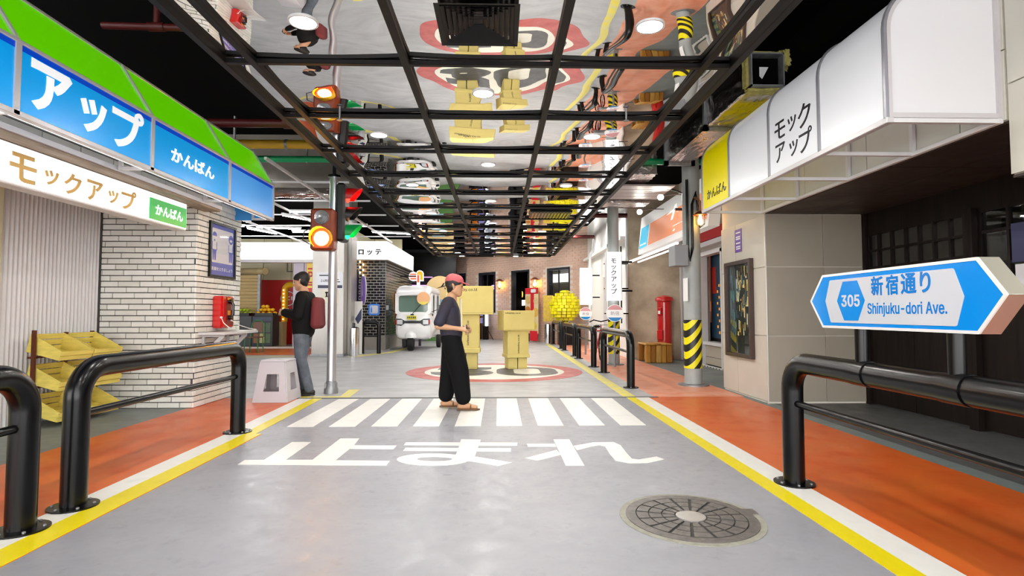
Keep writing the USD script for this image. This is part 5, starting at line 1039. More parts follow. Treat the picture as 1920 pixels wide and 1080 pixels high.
part(cl, 'conduit', [sweep([(3.17, 8.6, 2.75), (3.17, 8.6, 2.92), (3.14, 8.72, 3.0), (3.14, 8.8, 3.0)], .02, 8)], M('copper_pipe', (150, 100, 60), .4, metal=.4))
# recess wall with a doorway, X = 4.6
conc = M('raw_concrete', (198, 182, 156), .6, noise=(1.1, .4), col2=(138, 122, 102), bump=(20, .2))
conc2 = M('smooth_concrete', (176, 168, 158), .6, noise=(1.4, .2))
wd = thing('wall_right', 'grey plastered wall with the doorway between pillar and post box', 'wall', kind='structure')
part(wd, 'panel', [box(4.6, 4.8, 8.46, 11.25, 0, 4.45), box(4.6, 4.8, 12.5, 14.0, 0, 4.45), box(4.6, 4.8, 11.25, 12.5, 2.47, 4.45)], conc2)
d1 = thing('door_1', 'white framed doorway with a city sunset picture inside', 'door', kind='structure')
part(d1, 'jamb', box(4.55, 4.72, 12.42, 12.54, 0, 2.5), white_metal)
part(d1, 'jamb', box(4.55, 4.72, 11.2, 11.28, 0, 2.5), white_metal)
part(d1, 'head', box(4.55, 4.72, 11.2, 12.54, 2.43, 2.52), white_metal)
part(d1, 'sill', box(4.6, 4.85, 11.25, 12.45, .46, .53), white_metal)
part(d1, 'lower_board', [box(4.66, 4.7, 11.25, 12.45, .2, .45), box(4.66, 4.7, 11.25, 12.45, .03, .19)], M('board_beige', (176, 166, 150), .5))
part(d1, 'threshold', box(4.5, 4.6, 11.2, 12.5, 0, .02), white_paint)
for k in range(8):
    part(d1, 'threshold_mark', box(4.497, 4.502, 11.22 + k * .16, 11.3 + k * .16, .003, .018), ink)
dr = part(d1, 'picture', box(4.9, 4.93, 11.0, 12.8, .5, 2.6), M('sunset_print', (150, 84, 60), .5, emit=.25))
part(dr, 'sky_band', [box(4.89, 4.9, 11.0, 12.8, z, z + .12) for z in (1.2, 1.32)], M('sunset_glow', (214, 120, 60), .5, emit=.3))
part(dr, 'dark_street', box(4.885, 4.9, 11.0, 12.8, .5, .95), M('night_street', (30, 22, 26), .5))
part(dr, 'building', prism(unary_union([sbox(-12.6, .6, -12.05, 2.5), Polygon([(-12.1, 2.1), (-11.3, .9), (-11.3, .75), (-12.1, 1.6)])]), .01, (4.88, 0, 0), *RIGHTW), M('night_blue', (38, 70, 92), .5))
part(dr, 'shop_sign', [box(4.86, 4.87, 12.1 + (k % 2) * .09, 12.15 + (k % 2) * .09, .7 + k * .13, .76 + k * .13) for k in range(9)], M('sign_lights', (226, 150, 60), .5, emit=.4))
part(dr, 'red_sign', [box(4.86, 4.87, 12.3, 12.5, 1.6, 2.2), box(4.86, 4.87, 11.45, 11.52, .8, 1.3)], M('sign_red', (150, 34, 24), .5, emit=.15))
rs = thing('shop_sign', 'red and white shop sign above the doorway', 'sign', (4.5, 11.5, 2.6))
part(rs, 'board', box(4.46, 4.6, 10.6, 12.9, 2.72, 2.95), red_paint)
part(rs, 'white_edge', box(4.44, 4.6, 10.6, 12.9, 2.6, 2.7), white_metal)
# concrete wall behind the post box, nearly facing the viewer
wp = thing('wall_right', 'stained concrete wall behind the red post box', 'wall', kind='structure')
pa, pb = np.array([3.36, 14.44, 0]), np.array([4.75, 13.84, 0])
uu = (pb - pa) / np.linalg.norm(pb - pa)
part(wp, 'panel', prism(sbox(0, 0, 1.52, 4.45), .12, pa + np.array([.06, .12, 0]), uu, (0, 0, 1)), conc)
part(wp, 'edge_trim', cyl(pa + [-.01, -.02, 0], pa + [-.01, -.02, 4.45], .03), white_metal)
part(wp, 'edge_trim', box(4.56, 4.62, 13.8, 13.86, 0, 3.2), white_metal)
pbx = thing('post_box', 'red cylindrical pillar post box standing against the concrete wall', 'post box', (4.16, 13.85, 0))
part(pbx, 'body', lathe([(.2, 0), (.2, .1), (.175, .13), (.175, 1.42), (.18, 1.45)], (4.16, 13.85, 0), 36), red_gloss)
part(pbx, 'cap', lathe([(.18, 1.45), (.225, 1.47), (.225, 1.52), (.2, 1.56), (.1, 1.6), (.01, 1.61)], (4.16, 13.85, 0), 36), red_gloss)
part(pbx, 'slot_hood', move(turn(box(-.06, .06, -.225, -.15, 1.1, 1.3, .015), -50), (4.16, 13.85, 0)), red_gloss)
part(pbx, 'slot', move(turn(box(-.03, .03, -.23, -.22, 1.14, 1.22), -50), (4.16, 13.85, 0)), white_ink)
part(pbx, 'collection_door', move(turn(box(-.08, .08, -.215, -.15, .5, .74, .01), -50), (4.16, 13.85, 0)), red_gloss)
bn = thing('bench', 'low bench of varnished log slices before the post box', 'bench', (3.75, 13.4, 0))
bw = [M(f'log_{i}', c, .4, noise=(6, .35), stretch=(5, 5, .6)) for i, c in enumerate(((196, 140, 52), (172, 112, 36), (206, 158, 76)))]
for k in range(5):
    x0 = 3.42 + k * .125
    part(bn, 'end_log', box(x0, x0 + .121, 12.86 + .02 * (k % 2), 12.97, 0, .41, .02), bw[k % 3])
    part(bn, 'end_log', box(x0, x0 + .121, 13.52, 13.62, 0, .41, .02), bw[(k + 1) % 3])
    part(bn, 'seat_plank', box(x0, x0 + .121, 12.86, 13.62, .41, .45, .012), bw[(k + 2) % 3])
# orange shop sign, leaning light box on brackets
og = thing('shop_sign', 'tilted lit orange and blue shop sign on brackets above the post box', 'sign', (3.65, 12.4, 2.65))
def leanbox(x, y0, y1, z0, z1, th=.02):
    V = []
    for dx in (0, th):
        V += [(x + dx - .0, y0, z0), (x + dx, y1, z0), (x + dx + .1, y1, z1), (x + dx + .1, y0, z1)]
    V = np.array(V)
    return V, np.array([[0, 2, 1], [0, 3, 2], [4, 5, 6], [4, 6, 7], [0, 1, 5], [0, 5, 4], [2, 3, 7], [2, 7, 6], [0, 4, 7], [0, 7, 3], [1, 2, 6], [1, 6, 5]])
part(og, 'case', leanbox(3.6, 9.4, 14.2, 2.66, 3.62, .2), lightbox('sign_case_white', (226, 224, 222), .2))
part(og, 'orange_panel', leanbox(3.594, 9.5, 13.25, 2.8, 3.5, .01), lightbox('orange_panel', (226, 138, 92), .3))
part(og, 'blue_panel', leanbox(3.594, 13.38, 14.08, 2.8, 3.5, .01), lightbox('sky_panel', (80, 190, 226), .3))
part(og, 'lettering', [leanbox(3.586, y, y + w, z, z + h, .008) for y, w, z, h in ((11.2, .5, 3.25, .1), (11.3, .12, 3.1, .35), (10.5, .12, 3.05, .4), (10.7, .35, 3.2, .09), (11.2, .12, 2.85, .2), (10.9, .4, 2.95, .08), (10.4, .4, 2.95, .08), (10.6, .1, 2.82, .15))], lightbox('letter_white', (246, 244, 240), .6))
part(og, 'lettering', [leanbox(3.586, 13.45 + k * .14, 13.53 + k * .14, 2.86, 3.02 + .05 * (k % 2), .008) for k in range(4)], lightbox('letter_white', (246, 244, 240), .6))
part(og, 'tube_lamp', [cyl((3.42, 10.5, 2.5), (3.42, 14.5, 2.5), .03, n=10), cyl((3.55, 10.5, 2.46), (3.55, 14.0, 2.46), .02, n=10)], lightbox('tube_white', (240, 236, 236), 3))
for m in (sweep([(3.25, 11.0, 3.72), (3.55, 10.0, 3.3)], .018, 6), box(3.3, 3.6, 10.2, 10.26, 3.08, 3.12), sweep([(3.5, 12.0, 2.5), (3.8, 11.3, 2.35)], .014, 6)):
    part(og, 'bracket', m, M('bracket_dark', (70, 50, 46), .5))
spot = glow('spot_glow', (250, 255, 240), 150)
for k, (x, y, z) in enumerate(((3.05, 10.3, 3.34), (3.01, 11.7, 3.32))):
    t = thing('spotlight', ('right' if k == 0 else 'left') + ' one of two bright white spotlights over the orange shop sign', 'spotlight', (x, y, z))
    part(t, 'lamp_head', cyl((x, y, z), (x + .05, y + .11, z + .03), .06, .05), white_metal)
    part(t, 'lens', cyl((x - .006, y - .014, z - .004), (x - .001, y - .003, z - .001), .052), spot)
    part(t, 'arm', sweep([(x + .08, y + .08, z + .05), (x + .3, y + .2, z + .1), (x + .58, y + .2, z + .1)], .012, 6), galv)
# white building further on
wb = thing('wall_right', 'white plastered building beyond the concrete wall', 'wall', kind='structure')
wbm = M('bright_white_wall', (236, 236, 233), .55)
part(wb, 'facade', [box(3.34, 3.5, 14.5, 16.6, 0, 4.45), box(3.34, 3.5, 17.6, 21.0, 0, 4.45), box(3.34, 3.5, 16.6, 17.6, 2.3, 4.45)], wbm)
part(wb, 'pilaster', box(3.2, 3.5, 15.9, 16.3, 0, 4.45), wbm)
part(wb, 'cornice', box(3.2, 3.5, 14.5, 21, 3.1, 3.2), wbm)
part(wb, 'doorway_dark', box(3.45, 3.5, 16.6, 17.6, 0, 2.3), M('door_dark', (40, 36, 34), .5))
part(wb, 'letter_relief', [box(3.325, 3.34, 15.0 + k * .25, 15.15 + k * .25, 2.5, 2.56 + .1 * (k % 2)) for k in range(3)], M('relief_grey', (196, 196, 192), .5))
def blade_sign(label, x0, x1, y, z0, z1, word, group=None):
    t = thing('blade_sign', label, 'sign', ((x0 + x1) / 2, y, z0))
    part(t, 'lit_case', box(x0, x1, y, y + .14, z0, z1, .01), lightbox('blade_white', (240, 240, 240), 2.2))
    part(t, 'edge', [box(x0 - .006, x0 + .008, y - .004, y + .144, z0, z1), box(x1 - .008, x1 + .006, y - .004, y + .144, z0, z1)], white_metal)
    if word:
        w = text(word, 8, vertical=True, space=10)
        part(t, 'lettering', prism(fit(w, x0 + .1, x1 - .1, z0 + .14, z1 - .14), .004, (0, y, 0), *FRONT), M('pale_letter', (120, 120, 124), .6, emit=.1))
    for z in (z0 + .2 * (z1 - z0), z0 + .8 * (z1 - z0)):
        part(t, 'arm', box(x1, x1 + .25, y + .05, y + .09, z - .02, z + .02), black_metal)
    return t
blade_sign('tall white lit sign with faint vertical lettering on the nearer post at right', 2.37, 2.71, 12.15, 1.44, 2.51, 'モックアップ')
blade_sign('tall blank white lit sign by the far end of the guard rails', 2.62, 3.02, 17.8, 1.44, 2.62, '')
pp = pipe('drain_pipe', 'pale grey bent drain pipe above the blank white sign', [(3.0, 18.1, 0), (3.0, 18.1, 3.1), (3.1, 18.1, 3.2), (3.15, 18.1, 3.6)], .05, white_metal)
rd = thing('sign_frame', 'black vertical rod frame on the white wall beside the concrete corner', 'frame', (3.2, 14.3, 0))
part(rd, 'rod', cyl((3.18, 14.3, .9), (3.18, 14.3, 2.9), .018), black_metal)
part(rd, 'tie', [box(2.75, 3.36, 14.28, 14.44, z - .015, z + .015) for z in (1.15, 1.8, 2.45)], black_metal)
red_sign = M('pale_red_print', (226, 168, 172), .4)
blue_sign = M('round_blue_print', (40, 140, 214), .4)
def round_sign(label, x, y, z, r, h=0):
    t = thing('round_sign', label, 'road sign', (x, y, 0))
    part(t, 'post', cyl((x, y + .03, 0), (x, y + .03, z + r * .6), .025), galv)
    c = Point(x, z).buffer(r, quad_segs=16)
    p = part(t, 'plate', prism(c, .012, (0, y, 0), *FRONT), M('round_white', (240, 240, 240), .35, emit=.15))
    part(p, 'top_band', prism(c.buffer(-.012).intersection(sbox(x - r, z + r * .38, x + r, z + r)), .002, (0, y - .012, 0), *FRONT), red_sign)
    part(p, 'bottom_band', prism(c.buffer(-.012).intersection(sbox(x - r, z - r, x + r, z - r * .5)), .002, (0, y - .012, 0), *FRONT), blue_sign)
    part(p, 'lettering', prism(fit(text('新宿', 0), x - r * .5, x + r * .5, z - r * .25, z + r * .22), .002, (0, y - .012, 0), *FRONT), M('sign_grey_letter', (150, 150, 154), .5))
round_sign('round white sign with pink top and blue bottom band behind the nearest far guard rail', 2.52, 12.0, 1.16, .188)
round_sign('smaller round white sign with pink top beside the yellow block ball', 2.45, 15.6, 1.15, .18)
# bicycle
bk = thing('bicycle', 'red and black bicycle leaning behind the far guard rails', 'bicycle', (2.42, 13.50, 0))
def ring(c, R, r, n=28):
    return sweep([(c[0], c[1] + R * math.cos(q), c[2] + R * math.sin(q)) for q in np.linspace(0, 2 * PI, n)], r, 6)
fr = M('bike_red', (170, 36, 36), .35)
for y in (13.05, 14.05):
    w = part(bk, 'wheel', ring((2.42, y, .33), .31, .018), black_metal)
    part(w, 'spoke', [cyl((2.42, y, .33), (2.42, y + .3 * math.cos(q), .33 + .3 * math.sin(q)), .003, n=5) for q in np.arange(10) * PI / 5], galv)
part(bk, 'frame', [cyl((2.42, 13.15, .75), (2.42, 13.65, .3), .018), cyl((2.42, 13.15, .75), (2.42, 13.70, .72), .018), cyl((2.42, 13.75, .8), (2.42, 13.65, .3), .018), cyl((2.42, 13.65, .3), (2.42, 14.05, .33), .012), cyl((2.42, 13.72, .72), (2.42, 14.05, .33), .012), cyl((2.42, 13.12, .9), (2.42, 13.05, .33), .016)], fr)
part(bk, 'handlebar', sweep([(2.18, 13.25, .95), (2.25, 13.12, 1.0), (2.42, 13.10, .96), (2.59, 13.12, 1.0), (2.66, 13.25, .95)], .014, 8), black_metal)
part(bk, 'saddle', box(2.34, 2.5, 13.63, 13.88, .8, .86, .02), black_gloss)
part(bk, 'basket', [box(2.28, 2.56, 12.80, 13.06, z, z + .012) for z in (.72, .8, .88)], galv)
# ================================================================== MIDDLE LEFT: shops over the side street
sc = thing('steel_column', 'wide brushed steel clad column with notices behind the traffic light', 'column', (-4.58, 15.5, 0))
clad = M('steel_cladding', (176, 172, 166), .38, metal=.55, noise=(.9, .2), stretch=(2, 2, .5))
part(sc, 'cladding', box(-5.06, -4.2, 15.15, 16.1, 0, 4.45, .01), clad)
part(sc, 'side_panel', box(-4.2, -4.1, 15.5, 16.1, 0, 4.45, .01), clad)
part(sc, 'skirting', box(-5.08, -4.18, 15.12, 16.1, 0, .06), galv)
n1 = thing('notice_plate', 'white notice plate with dark band on the steel column', 'notice', (-4.55, 15.14, 1.85))
part(n1, 'plate', box(-4.92, -4.22, 15.13, 15.15, 1.82, 2.27, .003), M('notice_white', (220, 222, 228), .4))
part(n1, 'dark_band', box(-4.9, -4.24, 15.126, 15.13, 1.84, 1.92), M('navy_band', (36, 38, 66), .4))
part(n1, 'lettering', prism(fit(text('24時間', 2), -4.82, -4.56, 2.0, 2.08), .002, (0, 15.13, 0), *FRONT), ink)
part(n1, 'print_line', [box(-4.86, -4.4, 15.126, 15.13, 2.17, 2.2), box(-4.45, -4.3, 15.126, 15.13, 2.0, 2.02), box(-4.45, -4.34, 15.126, 15.13, 2.06, 2.08)], ink)
n2 = thing('notice_sheet', 'cream paper notice on the steel column under the white plate', 'notice', (-4.58, 15.14, 1.45))
part(n2, 'sheet', box(-4.82, -4.36, 15.14, 15.148, 1.43, 1.79), M('cream_paper', (222, 216, 196), .6))
part(n2, 'print', [box(-4.7, -4.5, 15.136, 15.14, 1.7, 1.74), box(-4.7, -4.52, 15.136, 15.14, 1.6, 1.62), box(-4.6, -4.54, 15.136, 15.14, 1.48, 1.56), box(-4.68, -4.64, 15.136, 15.14, 1.6, 1.73)], ink)
tb = thing('litter_bin', 'polished steel litter bin at the foot of the steel column', 'litter bin', (-3.9, 15.14, 0))
part(tb, 'body', lathe([(.125, 0), (.125, .76), (.115, .77)], (-3.9, 15.14, 0)), chrome)
part(tb, 'lid', lathe([(.11, .77), (.06, .79), (.01, .795)], (-3.9, 15.14, 0)), black_metal)
part(tb, 'swing_flap', box(-3.95, -3.88, 15.1, 15.14, .78, .9, .01), black_metal)
# lit white fascias
fsm = lightbox('fascia_white', (240, 240, 240), 1.6)
f1 = thing('shop_fascia', 'plain white lit shop fascia left of the steel column', 'fascia', (-7, 17.6, 2.85))
part(f1, 'lit_panel', box(-10, -4.95, 17.6, 17.8, 2.86, 3.4), fsm)
part(f1, 'bottom_rail', box(-10, -4.95, 17.58, 17.8, 2.76, 2.855), M('rail_grey', (176, 172, 172), .4))
f2 = thing('shop_fascia', 'white lit shop fascia with grey lettering turning the corner above the black brick', 'fascia', (-3.6, 17.6, 2.87))
fp = Polygon([(-4.9, 17.6), (-3.54, 17.6), (-3.44, 22.4), (-3.7, 22.4), (-3.7, 17.8), (-4.9, 17.8)])
part(f2, 'lit_panel', prism(fp, .57, (0, 0, 2.87), *GROUND), fsm)
part(f2, 'lettering', prism(fit(text('ロッテ', 10, 60), -4.44, -3.72, 3.0, 3.19), .006, (0, 17.6, 0), *FRONT), M('fascia_letter', (60, 60, 62), .6))
part(f2, 'soffit', prism(fp.buffer(.02), .03, (0, 0, 2.835), *GROUND), M('soffit_grey', (150, 146, 140), .5))
# black brick building
bbm = M('pale_mortar', (176, 174, 168), .7)
bb = thing('wall_left', 'black brick shop corner under the white fascia', 'wall', kind='structure')
part(bb, 'core', box(-4.95, -3.62, 17.84, 18.6, 0, 2.84), bbm)
bricks(bb, 'brick', (-4.95, 17.84, .45), (1, 0, 0), (0, 0, 1), 1.33, 2.4, .089, .19, .02, .012, [M(f'black_brick_{i}', (20 + 4 * i, 20 + 4 * i, 22 + 4 * i), .25) for i in range(2)], shift=(0, .5), seed=8)
part(bb, 'plinth', box(-4.95, -3.6, 17.8, 18.5, 0, .45), M('plinth_grey', (150, 146, 138), .6, noise=(2, .2)))
bb2 = thing('wall_left', 'black brick side wall behind the three wheeler', 'wall', kind='structure')
sa, sb_ = np.array([-3.615, 17.84, 0]), np.array([-3.53, 22.6, 0])
ud = (sb_ - sa) / np.linalg.norm(sb_ - sa)
part(bb2, 'core', prism(sbox(0, .001, 4.76, 2.84), .1, sa - np.array([.104, 0, 0]), ud, (0, 0, 1)), bbm)
bricks(bb2, 'brick', sa + np.array([0, 0, .45]), ud, (0, 0, 1), 4.76, 2.4, .089, .24, .024, .008, [M('black_brick_0', (20, 20, 22), .25)], shift=(0, .5), joined=True, seed=9)
# oval sign on a black post, small blue sign, rail, string lights
pv = thing('oval_sign', 'purple oval blade sign with a white bird shape on a black post', 'sign', (-4.03, 16.5, 1.4))
part(pv, 'post', cyl((-4.2, 16.5, 0), (-4.2, 16.5, 2.4), .06), black_metal)
def yaw_disc(r, th, c, deg, sy=1.0):
    m = turn(lathe([(r, 0), (r, th)]), 90, axis='x')
    return move(turn((m[0] * [1, 1, sy], m[1]), deg), c)
part(pv, 'disc', yaw_disc(.42, .05, (-3.98, 16.5, 1.845), -68), M('purple_sign', (112, 84, 176), .35, emit=.15))
part(pv, 'rim', [move(turn(sweep([(.42 * math.cos(q), 0, .42 * math.sin(q)) for q in np.linspace(0, 2 * PI, 30)], .016, 6), -68), (-3.98, 16.48, 1.845))], white_metal)
bird = Polygon([(-.06, .3), (.08, .02), (.16, -.2), (.02, -.12), (-.12, -.2), (-.02, .0)])
bm_ = prism(bird, .004, (0, -.055, 0), *FRONT)
part(pv, 'bird_emblem', move(turn(bm_, -68), (-3.98, 16.5, 1.845)), white_ink)
bs = thing('blue_plate_sign', 'small rounded blue sign with a white field on the black brick', 'sign', (-3.97, 17.82, 1.1))
part(bs, 'plate', prism(rrect(-4.15, -3.8, 1.1, 1.46, .06), .03, (0, 17.83, 0), *FRONT), M('plate_blue', (70, 130, 216), .35, emit=.15))
part(bs, 'field', prism(rrect(-4.1, -3.85, 1.15, 1.41, .04), .003, (0, 17.8, 0), *FRONT), pale_print)
part(bs, 'bottle_mark', prism(unary_union([rrect(-4.075, -4.03, 1.18, 1.32, .015), sbox(-4.062, 1.3, -4.043, 1.38)]), .003, (0, 17.797, 0), *FRONT), M('plate_blue', (70, 130, 216), .35))
r2 = thing('guard_rail', 'short black guard rail standing before the black brick shop', 'guard rail', (-3.68, 16.15, 0))
part(r2, 'tube_frame', sweep([(-3.93, 16.13, 0), (-3.93, 16.13, .78)] + [tuple(p) for p in arc((-3.81, 16.13, .78), .12, 180, 90, 6, 'xz')[1:]] + [tuple(p) for p in arc((-3.57, 16.13, .78), .12, 90, 0, 6, 'xz')] + [(-3.45, 16.13, 0)], .06, 16), black_metal)
part(r2, 'lower_bar', cyl((-3.93, 16.13, .5), (-3.45, 16.13, .5), .02), black_metal)
sl = thing('string_lights', 'string of warm bulbs hanging in front of the black brick', 'string lights', (-4.35, 17.66, 2.8))
part(sl, 'cord', cyl((-4.35, 17.66, 2.84), (-4.35, 17.66, 2.3), .006, n=6), black_metal)
for k in range(6):
    part(sl, 'bulb', lathe([(.004, -.03), (.03, -.01), (.02, .03), (.008, .04)], (-4.35 + .05 * (-1) ** k, 17.66, 2.36 + k * .085)), glow('warm_bulb', (255, 190, 110), 12))
wbd = thing('notice_board', 'narrow white board behind the litter bin', 'board', (-3.95, 15.9, .7))
part(wbd, 'panel', box(-4.1, -3.88, 15.9, 15.93, .0, 1.5), white_paint)
part(wbd, 'print', prism(Polygon([(-4.08, 1.0), (-3.9, 1.3), (-3.9, 1.0), (-4.0, .85)]), .003, (0, 15.9, 0), *FRONT), M('navy_print', (28, 34, 84), .4))
# shop interior
si = thing('wall_back', 'cream panelled back wall of the fruit shop', 'wall', kind='structure')
part(si, 'panel', [box(-10 + k * 1.05, -8.97 + k * 1.05, 21.3, 21.4, 0, 4.0) for k in range(6)], M('cream_panel', (224, 216, 180), .5))
part(si, 'side_wall', box(-4.98, -4.9, 17.8, 21.4, 0, 4.0), M('cream_panel', (224, 216, 180), .5))
part(si, 'threshold', box(-10, -4.95, 18.5, 18.62, 0, .06), M('threshold_pale', (196, 190, 182), .5))
part(si, 'conduit', sweep([(-8.05, 21.26, 3.3), (-8.05, 21.26, 2.75), (-7.85, 21.26, 2.75)], .02, 6), galv)
solo('red_board', box(-8.98, -6.9, 21.2, 21.28, 0.0, 2.42, .005), M('red_board', (206, 14, 14), .4), 'large red board against the back wall of the fruit shop', 'board')
solo('oval_emblem', [prism(Point(-7.98, 1.72).buffer(.28).difference(Point(-7.98, 1.72).buffer(.25)), .004, (0, 21.2, 0), *FRONT), prism(unary_union([sbox(-8.15, 1.66, -8.1, 1.8), sbox(-8.03, 1.66, -7.9, 1.69), sbox(-8.03, 1.77, -7.9, 1.8), sbox(-7.86, 1.66, -7.81, 1.8)]), .004, (0, 21.2, 0), *FRONT)], white_ink, 'white oval emblem on the red board', 'emblem')
shu = thing('roller_shutter', 'tan slatted roller shutter at the left of the fruit shop', 'shutter', (-8.9, 19.6, 0))
tan = M('tan_slat', (186, 160, 104), .5)
for k in range(20):
    part(shu, 'slat', box(-9.6, -8.42, 19.6 + .0, 19.64, .2 + k * .115, .2 + k * .115 + .108, .012), tan)
part(shu, 'roll_box', cyl((-9.6, 20.5, 2.68), (-8.1, 19.4, 2.62), .12), M('roll_tan', (196, 176, 130), .5))
part(shu, 'guide', box(-8.42, -8.33, 19.56, 19.66, 0, 2.6), galv)
lp = solo('shop_post', [box(-6.88, -6.52, 18.7, 19.0, 0, 3.2, .01), box(-6.5, -6.42, 18.66, 18.74, 0, 3.2, .01)], M('lavender_steel', (166, 156, 168), .4, metal=.3), 'pale lavender steel post of the fruit shop front', 'post')
pst = thing('tall_poster', 'tall yellow and red poster beside the steel column', 'poster', (-6.27, 18.6, .4))
part(pst, 'yellow_sheet', box(-6.4, -6.1, 18.6, 18.62, 2.0, 2.9), M('poster_yellow', (232, 196, 80), .4))
part(pst, 'red_sheet', box(-6.4, -6.1, 18.6, 18.62, .35, 2.0), M('poster_red', (186, 20, 22), .4))
part(pst, 'lettering', prism(fit(text('P', 8), -6.35, -6.18, 2.28, 2.55), .003, (0, 18.6, 0), *FRONT), M('poster_red', (186, 20, 22), .4))
for z in (2.08, 2.16, 2.62):
    part(pst, 'print_line', box(-6.36, -6.14, 18.596, 18.6, z, z + .05), M('poster_red', (186, 20, 22), .4))
ya = thing('marquee_arch', 'yellow marquee pipe with small bulbs in front of the red board', 'marquee light', (-7.8, 20.2, .9))
ypts = [(-7.72, 20.2, .86), (-7.72, 20.2, 1.98)] + [tuple(p) for p in arc((-7.5, 20.2, 1.98), .22, 180, 90, 7, 'xz')[1:]] + [(-7.1, 20.2, 2.2)]
part(ya, 'channel', sweep(ypts, .11, 10), M('marquee_yellow', (214, 166, 0), .4))
for k in range(9):
    part(ya, 'bulb', lathe([(.004, -.025), (.025, 0), (.004, .025)], (-7.72, 20.08, .95 + k * .13), 10), glow('warm_bulb', (255, 190, 110), 12))
solo('plinth', box(-7.95, -7.7, 20.0, 20.4, 0, .86, .005), M('plinth_cream', (206, 184, 136), .5), 'cream plinth under the yellow marquee pipe', 'plinth')
ct = thing('fruit_counter', 'black counter faced with small fruit pictures', 'counter', (-8, 19, 0))
part(ct, 'body', box(-8.32, -7.62, 18.95, 19.5, .05, 1.07, .01), M('counter_black', (26, 28, 34), .4))
part(ct, 'header', box(-8.28, -7.66, 18.94, 18.95, .9, 1.03), M('counter_blue', (44, 54, 78), .4))
pcs = [(150, 96, 50), (190, 180, 120), (80, 110, 60), (150, 80, 40), (176, 160, 110), (70, 100, 70)]
for k in range(6):
    x0, z0 = -8.25 + (k % 3) * .2, .16 + (k // 3) * .36
    part(ct, 'fruit_picture', box(x0, x0 + .16, 18.935, 18.95, z0, z0 + .32), M(f'fruit_print_{k}', pcs[k], .4, noise=(18, .4)))
def fruits(name, label, cat, group, pts, r, mat, zs=.8):
    f0 = None
    for i, (x, y, z) in enumerate(pts):
        m = lathe([(r * math.sin(q), -r * zs * math.cos(q)) for q in np.linspace(.05, PI - .05, 9)], (0, 0, 0), 12)
        if f0 is None:
            f0 = thing(name, label, cat, (x, y, z), group=group)
            part(f0, 'flesh', m, mat, local=True)
            part(f0, 'stalk', cyl((0, 0, r * zs), (0, 0, r * zs + .02), .006, n=6), M('stalk', (90, 80, 30), .6), local=True)
        else:
            rows = [p[2] for p in pts]
            dup(f0, (x, y, z), 0, label.replace(' in the pile', ', ' + ORD[[q for q in range(len(pts)) if abs(rows[q] - z) < .05].index(i)] + ' from left in the ' + ('bottom' if z < 1.2 else 'middle' if z < 1.33 else 'top') + ' row'))
for nm, x0 in (('dark tray under the yellow melons', -7.95), ('dark tray under the green fruit', -8.75)):
    t = thing('fruit_tray', nm, 'tray', (x0, 19.2, 1.07))
    part(t, 'base', box(x0 - .32, x0 + .32, 19.0, 19.45, 1.07, 1.09), black_metal)
    part(t, 'rim', [box(x0 - .32, x0 + .32, 19.0, 19.02, 1.09, 1.17), box(x0 - .32, x0 + .32, 19.43, 19.45, 1.09, 1.17), box(x0 - .32, x0 - .3, 19.0, 19.45, 1.09, 1.17), box(x0 + .3, x0 + .32, 19.0, 19.45, 1.09, 1.17)], black_metal)
solo('display_case', box(-9.1, -8.34, 18.98, 19.5, .05, 1.07, .01), M('case_grey', (60, 62, 66), .4), 'dark display case holding the green fruit', 'case')
fruits('melon', 'yellow melon in the pile on the black counter', 'melon', 'yellow melons on the counter', [(-8.2 + .13 * i, 19.14 + .12 * (i % 3), 1.165) for i in range(5)] + [(-8.12 + .13 * i, 19.2, 1.28) for i in range(4)] + [(-8.05 + .13 * i, 19.2, 1.39) for i in range(2)], .075, M('melon_yellow', (232, 176, 20), .45))
fruits('green_fruit', 'green fruit in the pile at the left of the shop', 'fruit', 'green fruit on the display case', [(-9.0 + .12 * i, 19.14 + .1 * (i % 3), 1.16) for i in range(5)] + [(-8.94 + .12 * i, 19.2, 1.27) for i in range(4)], .07, M('fruit_green', (150, 176, 20), .45))
ch = thing('chair', 'small chair with green metal frame beyond the brick pillar', 'chair', (-7.2, 16.6, 0))
gm = M('green_frame', (50, 120, 60), .4)
part(ch, 'seat', box(-7.42, -7.02, 16.4, 16.8, .44, .47, .01), M('chair_brown', (110, 76, 60), .5))
part(ch, 'backrest', sweep([(-7.4, 16.8, .45), (-7.38, 16.84, .85), (-7.3, 16.84, .95), (-7.12, 16.84, .95), (-7.04, 16.84, .85), (-7.02, 16.8, .45)], .018, 8), gm)
part(ch, 'back_panel', box(-7.36, -7.06, 16.83, 16.85, .6, .9, .005), M('chair_brown', (110, 76, 60), .5))
for x, y in ((-7.4, 16.42), (-7.04, 16.42), (-7.4, 16.78), (-7.04, 16.78)):
    part(ch, 'leg', cyl((x, y, .44), (x + .02 * np.sign(x + 7.22), y, 0), .016, n=8), gm)

